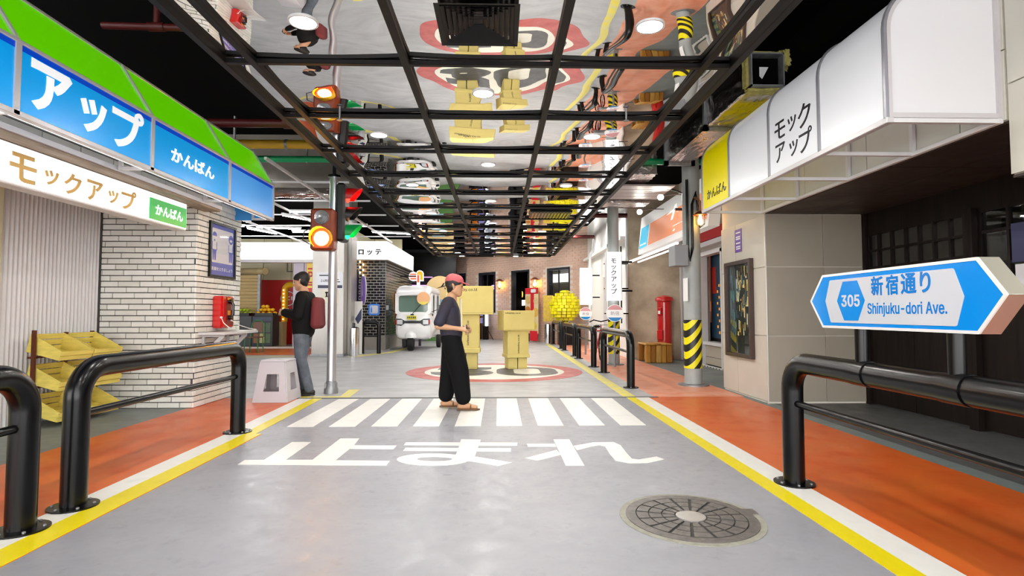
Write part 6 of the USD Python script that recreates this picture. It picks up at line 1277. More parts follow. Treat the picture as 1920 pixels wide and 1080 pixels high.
# ================================================================== three wheeler
tk = thing('three_wheeler', 'white three wheeled passenger taxi parked by the black brick wall', 'three wheeler', (-2.65, 18.4, 0))
def loft(secs, n=28):
    """secs: (y, half width, z bottom, z top, corner radius); rounded box sections joined along y"""
    V, F = [], []
    for y, w, z0, z1, r in secs:
        p = np.array(rrect(-w, w, z0, z1, r).exterior.coords)[:-1]
        d = np.r_[0, np.cumsum(np.linalg.norm(np.diff(np.vstack([p, p[:1]]), axis=0), axis=1))]
        q = np.vstack([p, p[:1]])
        s0 = np.argmin(np.hypot(p[:, 0] - w, p[:, 1] - (z0 + z1) / 2))
        s = (np.linspace(0, 1, n, endpoint=False) * d[-1] + d[s0]) % d[-1]
        V.append(np.stack([np.interp(s, d, q[:, 0]) - 2.65, np.full(n, y), np.interp(s, d, q[:, 1])], -1))
    V = np.vstack(V)
    k = len(secs)
    for i in range(k - 1):
        for j in range(n):
            a, b, c, d_ = i * n + j, i * n + (j + 1) % n, (i + 1) * n + j, (i + 1) * n + (j + 1) % n
            F += [[a, b, d_], [a, d_, c]]
    V = np.vstack([V, V[:n].mean(0), V[-n:].mean(0)])
    for j in range(n):
        F += [[len(V) - 2, (j + 1) % n, j], [len(V) - 1, (k - 1) * n + j, (k - 1) * n + (j + 1) % n]]
    F = np.array(F)
    m = trimesh.Trimesh(V, F, process=False)
    m.fix_normals()
    return np.array(m.vertices), np.array(m.faces)
tw = M('taxi_white', (226, 226, 226), .25, coat=.5)
part(tk, 'lower_body', loft([(17.22, .44, .42, 1.12, .14), (17.27, .53, .37, 1.2, .16), (17.5, .57, .34, 1.22, .14), (19.5, .66, .34, 1.2, .1), (19.6, .64, .36, 1.15, .1)]), tw, smooth=50)
part(tk, 'windscreen_frame', prism(rrect(-3.2, -2.1, 1.12, 1.78, .1).difference(rrect(-3.1, -2.2, 1.2, 1.7, .07)), .08, (0, 17.34, 0), *FRONT), tw)
part(tk, 'windscreen', box(-3.12, -2.18, 17.31, 17.32, 1.18, 1.71), M('windscreen_green', (104, 128, 116), .08, coat=.6))
part(tk, 'roof', loft([(17.22, .5, 1.7, 1.8, .04), (17.3, .54, 1.7, 1.95, .12), (17.55, .55, 1.72, 2.03, .15), (19.4, .6, 1.72, 2.02, .15), (19.6, .56, 1.72, 1.94, .1)]), tw, smooth=50)
for x in (-3.2, -2.1):
    for y in (17.45, 18.5, 19.5):
        part(tk, 'pillar', box(x - .035, x + .035, y - .05, y + .05, 1.15, 1.78, .01), tw)
part(tk, 'rear_canopy', box(-3.22, -2.08, 19.3, 19.5, 1.15, 1.75), M('canopy_grey', (120, 120, 122), .6))
part(tk, 'seat', box(-3.1, -2.2, 18.6, 19.2, .5, 1.15, .05), black_gloss)
gp2 = part(tk, 'grille', prism(Polygon([(-3.19, 1.0), (-3.0, .99), (-2.9, .93), (-2.42, .93), (-2.32, .99), (-2.12, 1.0), (-2.14, .8), (-2.3, .77), (-2.42, .85), (-2.9, .85), (-3.0, .77), (-3.16, .8)]), .03, (0, 17.235, 0), *FRONT), black_gloss)
for s in (-1, 1):
    c = -2.65 + s * .4
    part(tk, 'headlamp', box(c - .09, c + .09, 17.19, 17.22, .815, .955, .02), M('lamp_clear', (206, 210, 214), .1, coat=.5))
    part(tk, 'indicator', box(-2.65 + s * .49 - .04, -2.65 + s * .49 + .04, 17.195, 17.225, .82, .96, .015), M('indicator_red', (150, 30, 16), .2))
pt_ = part(tk, 'number_plate', box(-2.84, -2.54, 17.195, 17.225, .965, 1.09, .004), M('plate_yellow', (216, 206, 30), .4))
part(pt_, 'plate_print', [box(-2.81 + k * .055, -2.78 + k * .055, 17.192, 17.196, 1.0, 1.06) for k in range(5)], ink)
part(tk, 'wiper', [sweep([(-2.68, 17.24, 1.13), (-2.3, 17.29, 1.58)], .01, 6), box(-2.72, -2.62, 17.2, 17.26, 1.1, 1.14)], black_metal)
fd_ = part(tk, 'front_fender', lathe([(.21, 0), (.21, .06), (.18, .14), (.11, .2), (.01, .22)], (-2.72, 17.32, .4), 20), tw)
wheel_r = M('tyre', (18, 18, 18), .8)
def tyre(t, x, y, r, w, name='wheel'):
    p = part(t, name, move(turn(lathe([(r * .6, -w / 2), (r * .92, -w / 2), (r, -w * .3), (r, w * .3), (r * .92, w / 2), (r * .6, w / 2)], n=26), 90, axis='y'), (x, y, r)), wheel_r)
    part(p, 'rim', move(turn(lathe([(r * .6, -w * .4), (r * .6, w * .4)], n=20), 90, axis='y'), (x, y, r)), galv)
tyre(tk, -2.72, 17.34, .235, .17)
tyre(tk, -3.2, 19.1, .22, .13)
tyre(tk, -2.05, 19.1, .22, .13)
part(tk, 'mud_guard', [box(-3.0, -2.9, 17.4, 17.44, .12, .4), box(-2.5, -2.42, 17.44, 17.46, .14, .4)], black_metal)
for s in (-1, 1):
    m_ = part(tk, 'mirror', box(-2.65 + s * .8 - .05, -2.65 + s * .8 + .05, 17.3, 17.33, 1.25, 1.42, .01), black_gloss)
    part(m_, 'mirror_arm', sweep([(-2.65 + s * .56, 17.4, 1.2), (-2.65 + s * .8, 17.33, 1.3)], .01, 6), black_metal)
part(tk, 'side_tarpaulin', prism(Polygon([(17.3, 1.7), (17.55, 1.85), (18.6, 1.8), (18.3, .6), (17.6, .8)]), .02, (-3.29, 0, 0), *LEFTW), M('tarp_tan', (168, 120, 60), .7))
stk = part(tk, 'round_sticker', prism(Point(-2.33, 1.62).buffer(.2), .004, (0, 17.21, 0), *FRONT), M('sticker_orange', (226, 170, 120), .4))
part(stk, 'sticker_band', prism(Point(-2.33, 1.62).buffer(.195).intersection(sbox(-2.6, 1.4, -2.0, 1.52)), .002, (0, 17.206, 0), *FRONT), M('sticker_yellow', (226, 206, 90), .4))
# blade signs on the dark side wall
def lit_blade(label, x, y, z, poly, mat, inner, imat):
    t = thing('blade_sign', label, 'sign', (x, y, z))
    part(t, 'lit_case', prism(affinity.translate(poly, x, z), .1, (0, y + .1, 0), *FRONT), mat)
    part(t, 'face_print', prism(affinity.translate(inner, x, z), .004, (0, y, 0), *FRONT), imat)
    part(t, 'arm', box(-3.56, x, y + .04, y + .07, z - .02, z + .02), black_metal)
osm = lightbox('orange_sign', (240, 140, 20), .7)
lit_blade('round white sign with orange stripes above the white taxi', -3.1, 20.2, 2.5, Point(0, 0).buffer(.17), lightbox('blade_white2', (244, 240, 236), .8), unary_union([sbox(-.13, .05, .13, .1), sbox(-.15, -.03, .15, .02), sbox(-.11, -.11, .11, -.06)]), M('orange_red', (232, 90, 50), .4, emit=.3))
lit_blade('orange arched sign in a white case above the white taxi', -2.84, 20.0, 2.5, unary_union([sbox(-.13, -.18, .13, .1), Point(0, .08).buffer(.13)]), lightbox('blade_white2', (244, 240, 236), .8), unary_union([sbox(-.1, -.15, .1, .1), Point(0, .08).buffer(.1)]), osm)
lit_blade('narrow red and white sign above the white taxi roof', -2.9, 19.7, 2.27, sbox(.0, -.25, .1, .25), lightbox('blade_white2', (244, 240, 236), .8), sbox(.01, -.02, .09, .24), M('orange_red', (232, 90, 50), .4, emit=.3))

# ================================================================== FAR END: brick wall with windows
bfar = usdkit.material(stage, '/World/Looks/far_brick', {
    'g': ('geometry', {}), 'r': ('rgb_ramp', {'ramp': [(0, lin((206, 172, 152))), (.5, lin((184, 146, 126))), (1, lin((156, 116, 98)))]}), 'p': ('principled_bsdf', {'roughness': .7})},
    [('g.random_per_island', 'r.fac'), ('r.color', 'p.base_color')], surface='p.BSDF')
W0 = np.array([-1.92, 27.0, 0])
du = np.array([5.22, -6.25, 0]) / np.hypot(5.22, 6.25)
wn = np.array([du[1], -du[0], 0])
def wbox(s0, s1, z0, z1, front, back):
    """a box on the far wall; front/back measured out of the wall towards the viewer"""
    return prism(sbox(s0, z0, s1, z1), front - back, W0 + wn * back, du, (0, 0, 1))
wf = thing('wall_back', 'pale brown brick wall with dark windows at the far end of the alley', 'wall', kind='structure')
holes = [(-.865, .525, 1.2, 3.09), (1.56, 2.77, 1.2, 3.03), (3.86, 5.0, 0, 3.0), (6.06, 7.3, 1.2, 2.97)]
shape = sbox(-2.6, 0, 8.6, 4.45).difference(unary_union([sbox(a, c - .01, b, d) for a, b, c, d in holes]))
part(wf, 'mortar_bed', prism(shape, .25, W0 - wn * .25, du, (0, 0, 1)), M('far_mortar', (218, 204, 194), .8))
bricks(wf, 'brick', W0 - du * 2.6, du, (0, 0, 1), 11.2, 4.45, .1, .3, .014, .012, [bfar], shift=(0, .5), joined=True, seed=12, holes=[(a + 2.6, b + 2.6, c, d) for a, b, c, d in holes])
frame_black = M('window_black', (30, 32, 40), .4)
win_glass = pane_look('window_glass', (.85, .85, .88))
for i, (a, b, c, d) in enumerate(holes):
    if i == 2:
        continue
    t = thing('window_%d' % (i + 1), 'black framed window in the far brick wall', 'window', kind='structure')
    part(t, 'frame', [wbox(a, a + .12, c, d, .02, -.2), wbox(b - .06, b, c, d, .02, -.2), wbox(a, b, d - .1, d, .02, -.2), wbox(a, b, c, c + .06, .02, -.2)], frame_black)
    part(t, 'mullion', wbox((a + b) / 2 - .012, (a + b) / 2 + .012, c, d, 0, -.05), frame_black)
    part(t, 'transom', wbox(a, b, c + (d - c) * .62, c + (d - c) * .62 + .03, 0, -.05), frame_black)
    for k in range(4):
        s0, z0 = (a + .12, (a + b) / 2 + .012)[k % 2], (c + .06, c + (d - c) * .62 + .03)[k // 2]
        part(t, 'pane', wbox(s0, s0 + (b - a) / 2 - .1, z0, (c + (d - c) * .62, d - .1)[k // 2], -.06, -.07), win_glass)
    part(t, 'room_wall', wbox(a - 2.2, b + .3, c - .2, d + .2, -.9, -.95), M('room_violet', (120, 90, 130), .6) if i < 2 else M('room_tan', (130, 122, 100), .6))
    part(t, 'room_light', wbox(a - 1.5, b - .4, (2.4, 2.3, 0, 2.45)[i], (2.62, 2.5, 0, 2.8)[i], -.8, -.85), glow('violet_glow', (226, 190, 240), 1.6) if i < 2 else glow('pale_glow', (240, 240, 240), 1.4))
    part(t, 'room_ceiling', [wbox(a - 2.2, b + .3, d - .05, d, -.25, -.9), wbox(a - 2.2, b + .3, c - .05, c, -.25, -.9), wbox(a - 2.2, a - 2.15, c, d, -.25, -.9)], dark_void)
d2 = thing('door_2', 'dark open doorway in the far brick wall', 'door', kind='structure')
a, b, c, d = holes[2]
part(d2, 'frame', [wbox(a, a + .09, 0, d, .02, -.2), wbox(b - .06, b, 0, d, .02, -.2), wbox(a, b, d - .07, d, .02, -.2)], frame_black)
part(d2, 'inner_wall', wbox(a - 2.4, b + .2, 0, d + .2, -1.2, -1.25), M('inner_brown', (58, 46, 34), .6))
part(d2, 'inner_door', wbox(a - .75, b - 1.45, 0, 2.3, -1.1, -1.14), M('inner_grey', (104, 104, 116), .5))
part(d2, 'inner_ceiling', [wbox(a - 2.4, b + .2, d, d + .05, -.25, -1.2), wbox(a - 2.4, a - 2.35, 0, d, -.25, -1.2), wbox(a - 2.4, b + .2, -.05, 0, -.25, -1.2)], dark_void)
ns = thing('neon_sign', 'yellow drop shaped lit sign over a white lit plate inside the far doorway', 'lit sign', tuple(W0 + du * 4.3 - wn * .6))
drop = unary_union([Point(3.7, 2.0).buffer(.17), Polygon([(3.54, 2.05), (3.86, 2.05), (3.67, 2.42)])])
part(ns, 'drop', prism(drop.buffer(.08), .03, W0 - wn * .6, du, (0, 0, 1)), glow('drop_yellow', (240, 190, 30), 2.0))
part(ns, 'drop_core', prism(drop.buffer(-.05), .03, W0 - wn * .58, du, (0, 0, 1)), glow('drop_core', (255, 250, 220), 5.0))
part(ns, 'plate', prism(rrect(3.42, 4.1, 1.5, 1.74, .03), .03, W0 - wn * .6, du, (0, 0, 1)), glow('plate_white', (255, 244, 214), 5.0))
for s, z, lab in ((3.21, 2.4, 'left'), (5.47, 2.36, 'right')):
    c = W0 + du * s + wn * .14
    t = cage_lamp('wall_lantern', f'warm caged lantern on the far brick wall {lab} of the doorway', c[0], c[1], z, 1.7)
    part(t, 'wall_arm', sweep([c - wn * .16 + [0, 0, z + .1], c + [0, 0, z + .28], c + [0, 0, z + .16]], .02, 8), M('brass', (170, 120, 50), .3, metal=.8))
bn2 = thing('food_banner', 'red and cream food picture banner stand before the far brick wall', 'banner', tuple(W0 + du * 5.4 + wn * .3))
part(bn2, 'sheet', wbox(5.08, 5.85, .35, 2.2, .31, .3), M('banner_cream', (232, 206, 160), .5))
part(bn2, 'red_field', [wbox(5.08, 5.85, 1.95, 2.2, .315, .311), wbox(5.4, 5.6, .9, 2.0, .315, .311), wbox(5.35, 5.8, .05, .45, .315, .3)], M('banner_red', (214, 30, 44), .5))
for k, (s, z, r, cc) in enumerate(((5.24, 1.72, .15, (230, 196, 120)), (5.72, 1.66, .14, (236, 206, 150)), (5.24, 1.3, .15, (206, 130, 60)), (5.7, 1.2, .18, (236, 190, 90)), (5.25, .8, .15, (220, 150, 70)), (5.6, .65, .16, (240, 214, 60)))):
    part(bn2, 'dish_picture', prism(Point(s, z).buffer(r).intersection(sbox(5.08, 0, 5.85, 2.2)), .003, W0 + wn * .316, du, (0, 0, 1)), M(f'dish_{k}', cc, .5, noise=(14, .3)))
part(bn2, 'emblem', prism(rrect(5.42, 5.72, 2.0, 2.15, .05), .003, W0 + wn * .316, du, (0, 0, 1)), white_ink)
part(bn2, 'stand', [cyl(W0 + du * 5.1 + wn * .25, W0 + du * 5.1 + wn * .25 + [0, 0, 2.2], .012), cyl(W0 + du * 5.83 + wn * .25, W0 + du * 5.83 + wn * .25 + [0, 0, 2.2], .012)], galv)
mb = thing('menu_board', 'pale blue menu board on a black tripod near the far brick wall', 'menu board', tuple(W0 + du * 2.95 + wn * .5))
part(mb, 'board', wbox(2.7, 3.17, 1.15, 1.94, .53, .5), M('menu_pale', (216, 222, 232), .5))
part(mb, 'print', [wbox(2.76, 3.1, z, z + .04, .535, .531) for z in (1.3, 1.42, 1.55, 1.68, 1.8)], M('menu_blue', (110, 140, 190), .5))
tc = W0 + du * 2.93 + wn * .55
part(mb, 'pole', cyl(tc + [0, 0, .3], tc + [0, 0, 1.2], .016), black_metal)
for q in (0.3, 2.4, 4.5):
    part(mb, 'leg', cyl(tc + [0, 0, .42], tc + [.24 * math.cos(q), .24 * math.sin(q), 0], .012), black_metal)
spk = thing('loudspeaker', 'black loudspeaker on the floor by the far wall', 'loudspeaker', tuple(W0 + du * 2.2 + wn * .6))
part(spk, 'cabinet', wbox(1.95, 2.55, 0, .6, 1.1, .7), M('speaker_black', (22, 24, 32), .5))
part(spk, 'grille', prism(Point(2.25, .3).buffer(.2), .006, W0 + wn * 1.1, du, (0, 0, 1)), black_metal)
sfh = thing('snack_shelf', 'lit shelf of orange and violet snack packs beside the far window', 'shelf', tuple(W0 + du * 2.0 + wn * .4))
part(sfh, 'upright', [wbox(1.5, 1.54, 0, 1.45, .6, .3), wbox(2.62, 2.66, 0, 1.45, .6, .3), wbox(2.1, 2.13, 0, 1.45, .6, .3)], black_metal)
for z in (.7, 1.02, 1.4):
    part(sfh, 'shelf_board', wbox(1.5, 2.66, z, z + .02, .6, .3), black_metal)
solo('light_column', wbox(2.6, 2.78, .6, 2.1, .5, .4), glow('cool_glow', (226, 236, 255), 2.5), 'slim white light column behind the cardboard boxes', 'lamp')
for z in (.72, 1.04):
    for k in range(6):
        s = 1.58 + k * .165 + (.06 if k > 2 else 0)
        solo('snack_pack', wbox(s, s + .14, z, z + .24, .58, .45), M('pack_orange', (226, 130, 40), .5, emit=.2) if k < 3 else M('pack_violet', (160, 150, 214), .5, emit=.2), ORD[k % 3] + (' orange' if k < 3 else ' violet') + ' snack pack from the left on the ' + ('upper' if z > 1 else 'lower') + ' board of the far shelf', 'snack pack', group='orange snack packs' if k < 3 else 'violet snack packs')
# kiosk and dark end of the alley
kk = thing('kiosk_board', 'round topped beige board with a dark branch drawing behind the white taxi', 'board', (-2.4, 23.6, 0))
part(kk, 'panel', prism(unary_union([sbox(-3.1, 1.6, -1.9, 2.2), Point(-2.5, 2.15).buffer(.6).intersection(sbox(-3.1, 2.1, -1.9, 3))]), .06, (0, 23.66, 0), *FRONT), M('kiosk_beige', (226, 196, 140), .5, emit=.1))
part(kk, 'branch_print', prism(unary_union([Polygon([(-2.7, 2.2), (-2.4, 2.32), (-2.0, 2.4), (-2.4, 2.27)]), Polygon([(-2.45, 2.3), (-2.35, 2.45), (-2.3, 2.44), (-2.38, 2.28)]), Polygon([(-2.3, 2.2), (-2.15, 2.1), (-2.3, 2.28)])]), .004, (0, 23.6, 0), *FRONT), ink)
part(kk, 'poster_sheet', box(-2.9, -2.3, 23.58, 23.6, 1.1, 1.75), M('kiosk_blue', (150, 190, 206), .5))
part(kk, 'counter', box(-3.1, -1.9, 23.6, 24.1, 0, 1.1), M('kiosk_green', (90, 140, 70), .5))
we = thing('wall_back', 'dark end wall of the hall behind the taxi', 'wall', kind='structure')
part(we, 'panel', box(-16, -3.0, 28.6, 28.8, 0, 4.45), M('dark_end', (46, 46, 52), .5))
part(we, 'violet_strip', [box(-4.6, -3.4, 28.5, 28.6, z, z + .12) for z in (2.2, 2.5, 3.0)], glow('violet_strip', (214, 160, 226), 1.3))
part(we, 'dark_box', box(-4.2, -2.0, 26.0, 26.4, 2.9, 4.0), black_metal)
wr3 = thing('wall_right', 'outer wall behind the shops at right', 'wall', kind='structure')
part(wr3, 'panel', box(8.8, 9, -7, 30, 0, 4.45), white_paint)
wl5 = thing('wall_left', 'outer wall at the end of the side street', 'wall', kind='structure')
part(wl5, 'panel', box(-15, -14.8, -7, 30, 0, 4.45), white_paint)
wb3 = solo('wall_back', box(3.2, 9, 21.2, 21.4, 0, 4.45), wbm, 'plain wall closing the right side of the alley', 'wall', kind='structure')
# far wall, bin, yellow block ball
b2 = thing('litter_bin', 'polished steel litter bin near the food banner', 'litter bin', (1.9, 21.3, 0))
part(b2, 'body', lathe([(.14, 0), (.14, .74), (.13, .76)], (1.9, 21.3, 0)), chrome)
part(b2, 'lid', lathe([(.12, .76), (.02, .78)], (1.9, 21.3, 0)), black_metal)
yb = solo('yellow_board', box(1.72, 2.1, 21.3, 21.34, .85, 1.85), M('menu_yellow', (226, 190, 70), .5, noise=(12, .3)), 'yellow menu board behind the block ball', 'menu board')
stn = solo('black_plinth', [box(2.2, 2.95, 20.2, 20.8, 0, .72, .01), cyl((2.45, 20.5, .72), (2.45, 20.5, .83), .2)], black_metal, 'black plinth under the yellow block ball', 'plinth')
ball = thing('block_ball', 'big ball of bright yellow blocks standing on a black plinth', 'sculpture', (2.45, 20.5, 1.4))
by = [M(f'block_yellow_{i}', c, .35) for i, c in enumerate(((232, 222, 0), (222, 210, 0), (206, 192, 0)))]
br = random.Random(3)
for iz in range(-5, 6):
    z = iz * .112
    rr = math.sqrt(max(.0, .57 ** 2 - z * z))
    n = max(4, int(2 * PI * rr / .175))
    for k in range(n):
        q = 2 * PI * (k + .5 * (iz % 2)) / n
        if math.sin(q) > .55:
            continue
        r = rr + br.uniform(-.035, .03)
        b = box(r - .16, r, -.076, .076, z - .052, z + .052, .005)
        part(ball, 'block', move(turn(b, math.degrees(q)), (2.45, 20.5, 1.4)), br.choice(by), smooth=False)
for k in range(3):
    part(ball, 'block', box(2.45 - .12 + .12 * k - .06, 2.45 - .12 + .12 * k + .06, 20.38, 20.58, 1.93, 1.985 + .02 * (k % 2), .005), by[k % 3], smooth=False)
part(ball, 'core', lathe([(.46 * math.sin(q), -.46 * math.cos(q)) for q in np.linspace(.02, PI - .02, 12)], (2.45, 20.5, 1.4)), by[2])
# ================================================================== cardboard stacks on the speed mark
seam_look = M('carton_seam', (150, 132, 70), .7)
def carton(t, name, x0, x1, y0, y1, z0, z1):
    p = part(t, name, box(x0, x1, y0, y1, z0, z1, .008), cardboard)
    part(p, 'seam', [box((x0 + x1) / 2 - .004, (x0 + x1) / 2 + .004, y0 - .002, y1 + .002, z1 - .002, z1 + .003), box(x0 + .01, x1 - .01, y0 - .002, y0 + .002, z0 + .03, z0 + .036)], seam_look)
    return p
s1 = thing('carton_stack', 'big stack of plain cardboard boxes standing on the painted speed mark', 'box stack', (-.65, 11.75, 0))
top = carton(s1, 'carton', -1.09, -.11, 11.42, 12.1, 1.13, 1.72)
part(top, 'lettering', prism(fit(text('lottealley.co.id', 3), -.98, -.45, 1.6, 1.675), .002, (0, 11.42, 0), *FRONT), ink)
mid = carton(s1, 'carton', -.98, -.4, 11.5, 12.0, .34, 1.13)
lt2 = fit(text('lottealley.co.id', 3), 0, .5, 0, .06)
part(mid, 'lettering', prism(affinity.translate(affinity.rotate(lt2, 90, origin=(0, 0)), -.6, .5), .002, (0, 11.5, 0), *FRONT), ink)
part(mid, 'hem', box(-1.0, -.38, 11.48, 12.02, .34, .43, .006), cardboard)
for x in (-.92, -.67):
    carton(s1, 'carton', x, x + .23, 11.56, 11.9, .003, .34)
s2 = thing('carton_stack', 'smaller stack of plain cardboard boxes right of the big stack', 'box stack', (.36, 11.7, 0), 14)
def L2(*a):
    m = box(*a)
    return m
def carton2(name, x0, x1, y0, y1, z0, z1):
    p = part(s2, name, box(x0, x1, y0, y1, z0, z1, .008), cardboard, local=True)
    part(p, 'seam', [box((x0 + x1) / 2 - .004, (x0 + x1) / 2 + .004, y0 - .002, y1 + .002, z1 - .002, z1 + .003), box(x0 + .01, x1 - .01, y0 - .002, y0 + .002, z0 + .02, z0 + .026)], seam_look, local=True)
    return p
t2 = carton2('carton', -.33, .33, -.28, .25, .8, 1.215)
part(t2, 'lettering', prism(fit(text('lottealley.co.id', 3), -.3, .02, 1.135, 1.18), .002, (0, -.28, 0), *FRONT), ink, local=True)
m2 = carton2('carton', -.225, .225, -.2, .2, .24, .8)
part(m2, 'lettering', prism(affinity.translate(affinity.rotate(fit(text('lottealley.co.id', 3), 0, .38, 0, .045), 90, origin=(0, 0)), .03, .33), .002, (0, -.2, 0), *FRONT), ink, local=True)
part(m2, 'hem', box(-.24, .24, -.215, .215, .24, .31, .006), cardboard, local=True)
for x in (-.2, .01):
    carton2('carton', x, x + .19, -.16, .15, .003, .24)

# ================================================================== people
def ball_(p, r):
    return m3.Manifold.sphere(r, 20).translate([float(q) for q in p])
def bone(*pr):
    return m3.Manifold.batch_hull([ball_(p, r) for p, r in pr])
def blob(ms, edge=.022, it=8):
    m = m3.Manifold.batch_boolean(ms, m3.OpType.Add).refine_to_length(edge)
    q = m.to_mesh()
    t = trimesh.Trimesh(np.array(q.vert_properties[:, :3]), np.array(q.tri_verts), process=True)
    trimesh.smoothing.filter_taubin(t, iterations=it)
    return np.array(t.vertices), np.array(t.faces)
def V3(*a):
    return np.array(a, float)
def hand(w, fwd, down, side):
    """palm, four unequal bent fingers and a thumb, closing round something held in front of the wrist"""
    f, d = np.array(fwd, float), np.array(down, float)
    f /= np.linalg.norm(f)
    d -= f * np.dot(f, d)
    d /= np.linalg.norm(d)
    s = np.cross(d, f) * side
    k = w + f * .085
    ms = [bone((w, .026), (k + s * .03, .017), (k - s * .03, .017), (w + f * .03 + s * .02, .02))]
    for i, (o, ln) in enumerate(((.031, .8), (.011, .95), (-.01, .9), (-.03, .72))):
        a = k + s * o
        b = a + (f * .8 + d * .45) * .042 * ln
        c = b + (f * .15 + d * .95) * .032 * ln
        e = c + (-f * .5 + d * .7) * .024 * ln
        ms += [bone((a, .0095), (b, .0088)), bone((b, .0088), (c, .0082)), bone((c, .0082), (e, .0074))]
    ta = w + f * .03 + s * .028
    tb = ta + (f * .5 + s * .55 + d * .4) * .045
    tc = tb + (f * .7 - s * .1 + d * .5) * .034
    ms += [bone((ta, .014), (tb, .0105)), bone((tb, .0105), (tc, .0088))]
    return ms
def person(name, label, base, deg, J, cloth, skin_mat, hair_mat):
    """J: joints in the figure's own axes, x ahead, y to its left, z up"""
    t = thing(name, label, 'person', base, deg)
    hd = J['head']
    fx = J['look']
    sd = np.cross([0, 0, 1.0], fx)
    up = V3(0, 0, 1)
    H = lambda a, b, c: hd + fx * a + sd * b + up * c
    ms = [bone((H(-.025, 0, .035), .088), (H(.02, 0, .03), .08)), bone((H(.02, 0, .0), .072), (H(.045, 0, -.075), .04), (H(.0, .03, -.05), .05), (H(.0, -.03, -.05), .05)),
          bone((H(.088, 0, .015), .008), (H(.108, 0, -.02), .012), (H(.09, .012, -.025), .009), (H(.09, -.012, -.025), .009)),
          bone((H(.07, .018, -.05), .012), (H(.07, -.018, -.05), .012)),
          bone((H(-.01, .085, .0), .014), (H(-.02, .092, .02), .014), (H(-.01, .083, -.025), .01)), bone((H(-.01, -.085, .0), .014), (H(-.02, -.092, .02), .014), (H(-.01, -.083, -.025), .01)),
          bone((H(-.02, 0, -.07), .055), (J['neck'], .06)), bone((J['neck'], .06), (J['chest'], .1))]
    c, p = J['chest'], J['pelvis']
    lat = J['lat']
    ms += [bone((c + lat * .09, .1), (c - lat * .09, .1), (p + lat * .07, .1), (p - lat * .07, .1))]
    for s, k in ((1, 'l'), (-1, 'r')):
        sh = c + lat * s * .155 + up * .1
        ms += [bone((c + lat * s * .08, .09), (sh, .052)), bone((sh, .052), (J[k + 'el'], .04)), bone((J[k + 'el'], .039), (J[k + 'wr'], .026))]
        ms += hand(J[k + 'wr'], J[k + 'wr'] - J[k + 'el'], J.get(k + 'dn', V3(0, 0, -1)), s)
        hp = p + lat * s * .085
        ms += [bone((hp, .095), (J[k + 'kn'], .056)), bone((J[k + 'kn'], .055), (J[k + 'an'], .038)), bone((J[k + 'an'], .036), (J[k + 'an'] + J[k + 'toe'] * .06 - up * .035, .032), (J[k + 'an'] - J[k + 'toe'] * .04 - up * .045, .03)),
               bone((J[k + 'an'] + J[k + 'toe'] * .05 - up * .04, .032), (J[k + 'an'] + J[k + 'toe'] * .15 - up * .055, .022), (J[k + 'an'] - J[k + 'toe'] * .03 - up * .05, .028))]
    body = part(t, 'body', blob(ms, .016, 6), skin_mat, smooth=True, local=True)
    part(body, 'eye', [vf(ball_(H(.083, s * .032, .02), .011)) for s in (1, -1)], M('eye_dark', (40, 30, 26), .2), local=True)
    part(body, 'mouth', vf(bone((H(.083, .016, -.05), .0055), (H(.083, -.016, -.05), .0055))), M('lip', (160, 84, 74), .5), local=True)
    hair = m3.Manifold.batch_boolean([bone((H(-.028, 0, .045), .097), (H(.02, 0, .05), .084)), bone((H(-.04, .04, -.0), .06), (H(-.04, -.04, -.0), .06), (H(-.05, 0, -.05), .05))], m3.OpType.Add)
    cut = bone((H(.16, .12, -.09), .05), (H(.16, -.12, -.09), .05), (H(.12, .1, .03), .05), (H(.12, -.1, .03), .05), (H(.05, .12, -.09), .04), (H(.05, -.12, -.09), .04))
    part(t, 'hair', blob([hair - cut], .016, 4), hair_mat, smooth=True, local=True)
    cloth(t, J, H)
    return t
def jeans(t, J, mat, slack=.018, wide=False, name='trousers'):
    up, lat, p = V3(0, 0, 1), J['lat'], J['pelvis']
    ms = [bone((p + lat * .075 + up * .08, .1 + slack * .6), (p - lat * .075 + up * .08, .1 + slack * .6), (p + lat * .085, .098 + slack), (p - lat * .085, .098 + slack))]
    for s, k in ((1, 'l'), (-1, 'r')):
        an = J[k + 'an'] + up * (.06 if wide else .0)
        ms += [bone((p + lat * s * .085, .096 + slack), (J[k + 'kn'], .06 + slack * (2.2 if wide else 1))), bone((J[k + 'kn'], .06 + slack * (2.2 if wide else 1)), (an, .05 + slack * (1.6 if wide else .6)))]
    part(t, name, blob(ms, .03, 8), mat, smooth=True, local=True)
def shirt(t, J, mat, name, slack=.02, sleeve=1.0):
    up, lat, p, c = V3(0, 0, 1), J['lat'], J['pelvis'], J['chest']
    ms = [bone((c + lat * .09, .102 + slack), (c - lat * .09, .102 + slack), (c + lat * .06 + up * .09, .07 + slack), (c - lat * .06 + up * .09, .07 + slack)),
          bone((c + lat * .09, .102 + slack), (c - lat * .09, .102 + slack), (p + lat * .075 + up * .06, .108 + slack), (p - lat * .075 + up * .06, .108 + slack)),
          bone((p + lat * .075 + up * .06, .108 + slack), (p - lat * .075 + up * .06, .108 + slack), (p + lat * .075 - up * .02, .1 + slack), (p - lat * .075 - up * .02, .1 + slack))]
    for s, k in ((1, 'l'), (-1, 'r')):
        sh = c + lat * s * .155 + up * .1
        el = J[k + 'el']
        ms += [bone((c + lat * s * .08, .095 + slack * .6), (sh, .055 + slack))]
        if sleeve >= 1:
            ms += [bone((sh, .055 + slack), (el, .043 + slack)), bone((el, .043 + slack), (el + (J[k + 'wr'] - el) * .93, .03 + slack))]
        else:
            ms += [bone((sh, .055 + slack), (sh + (el - sh) * sleeve, .045 + slack))]
    part(t, name, blob(ms, .028, 8), mat, smooth=True, local=True)
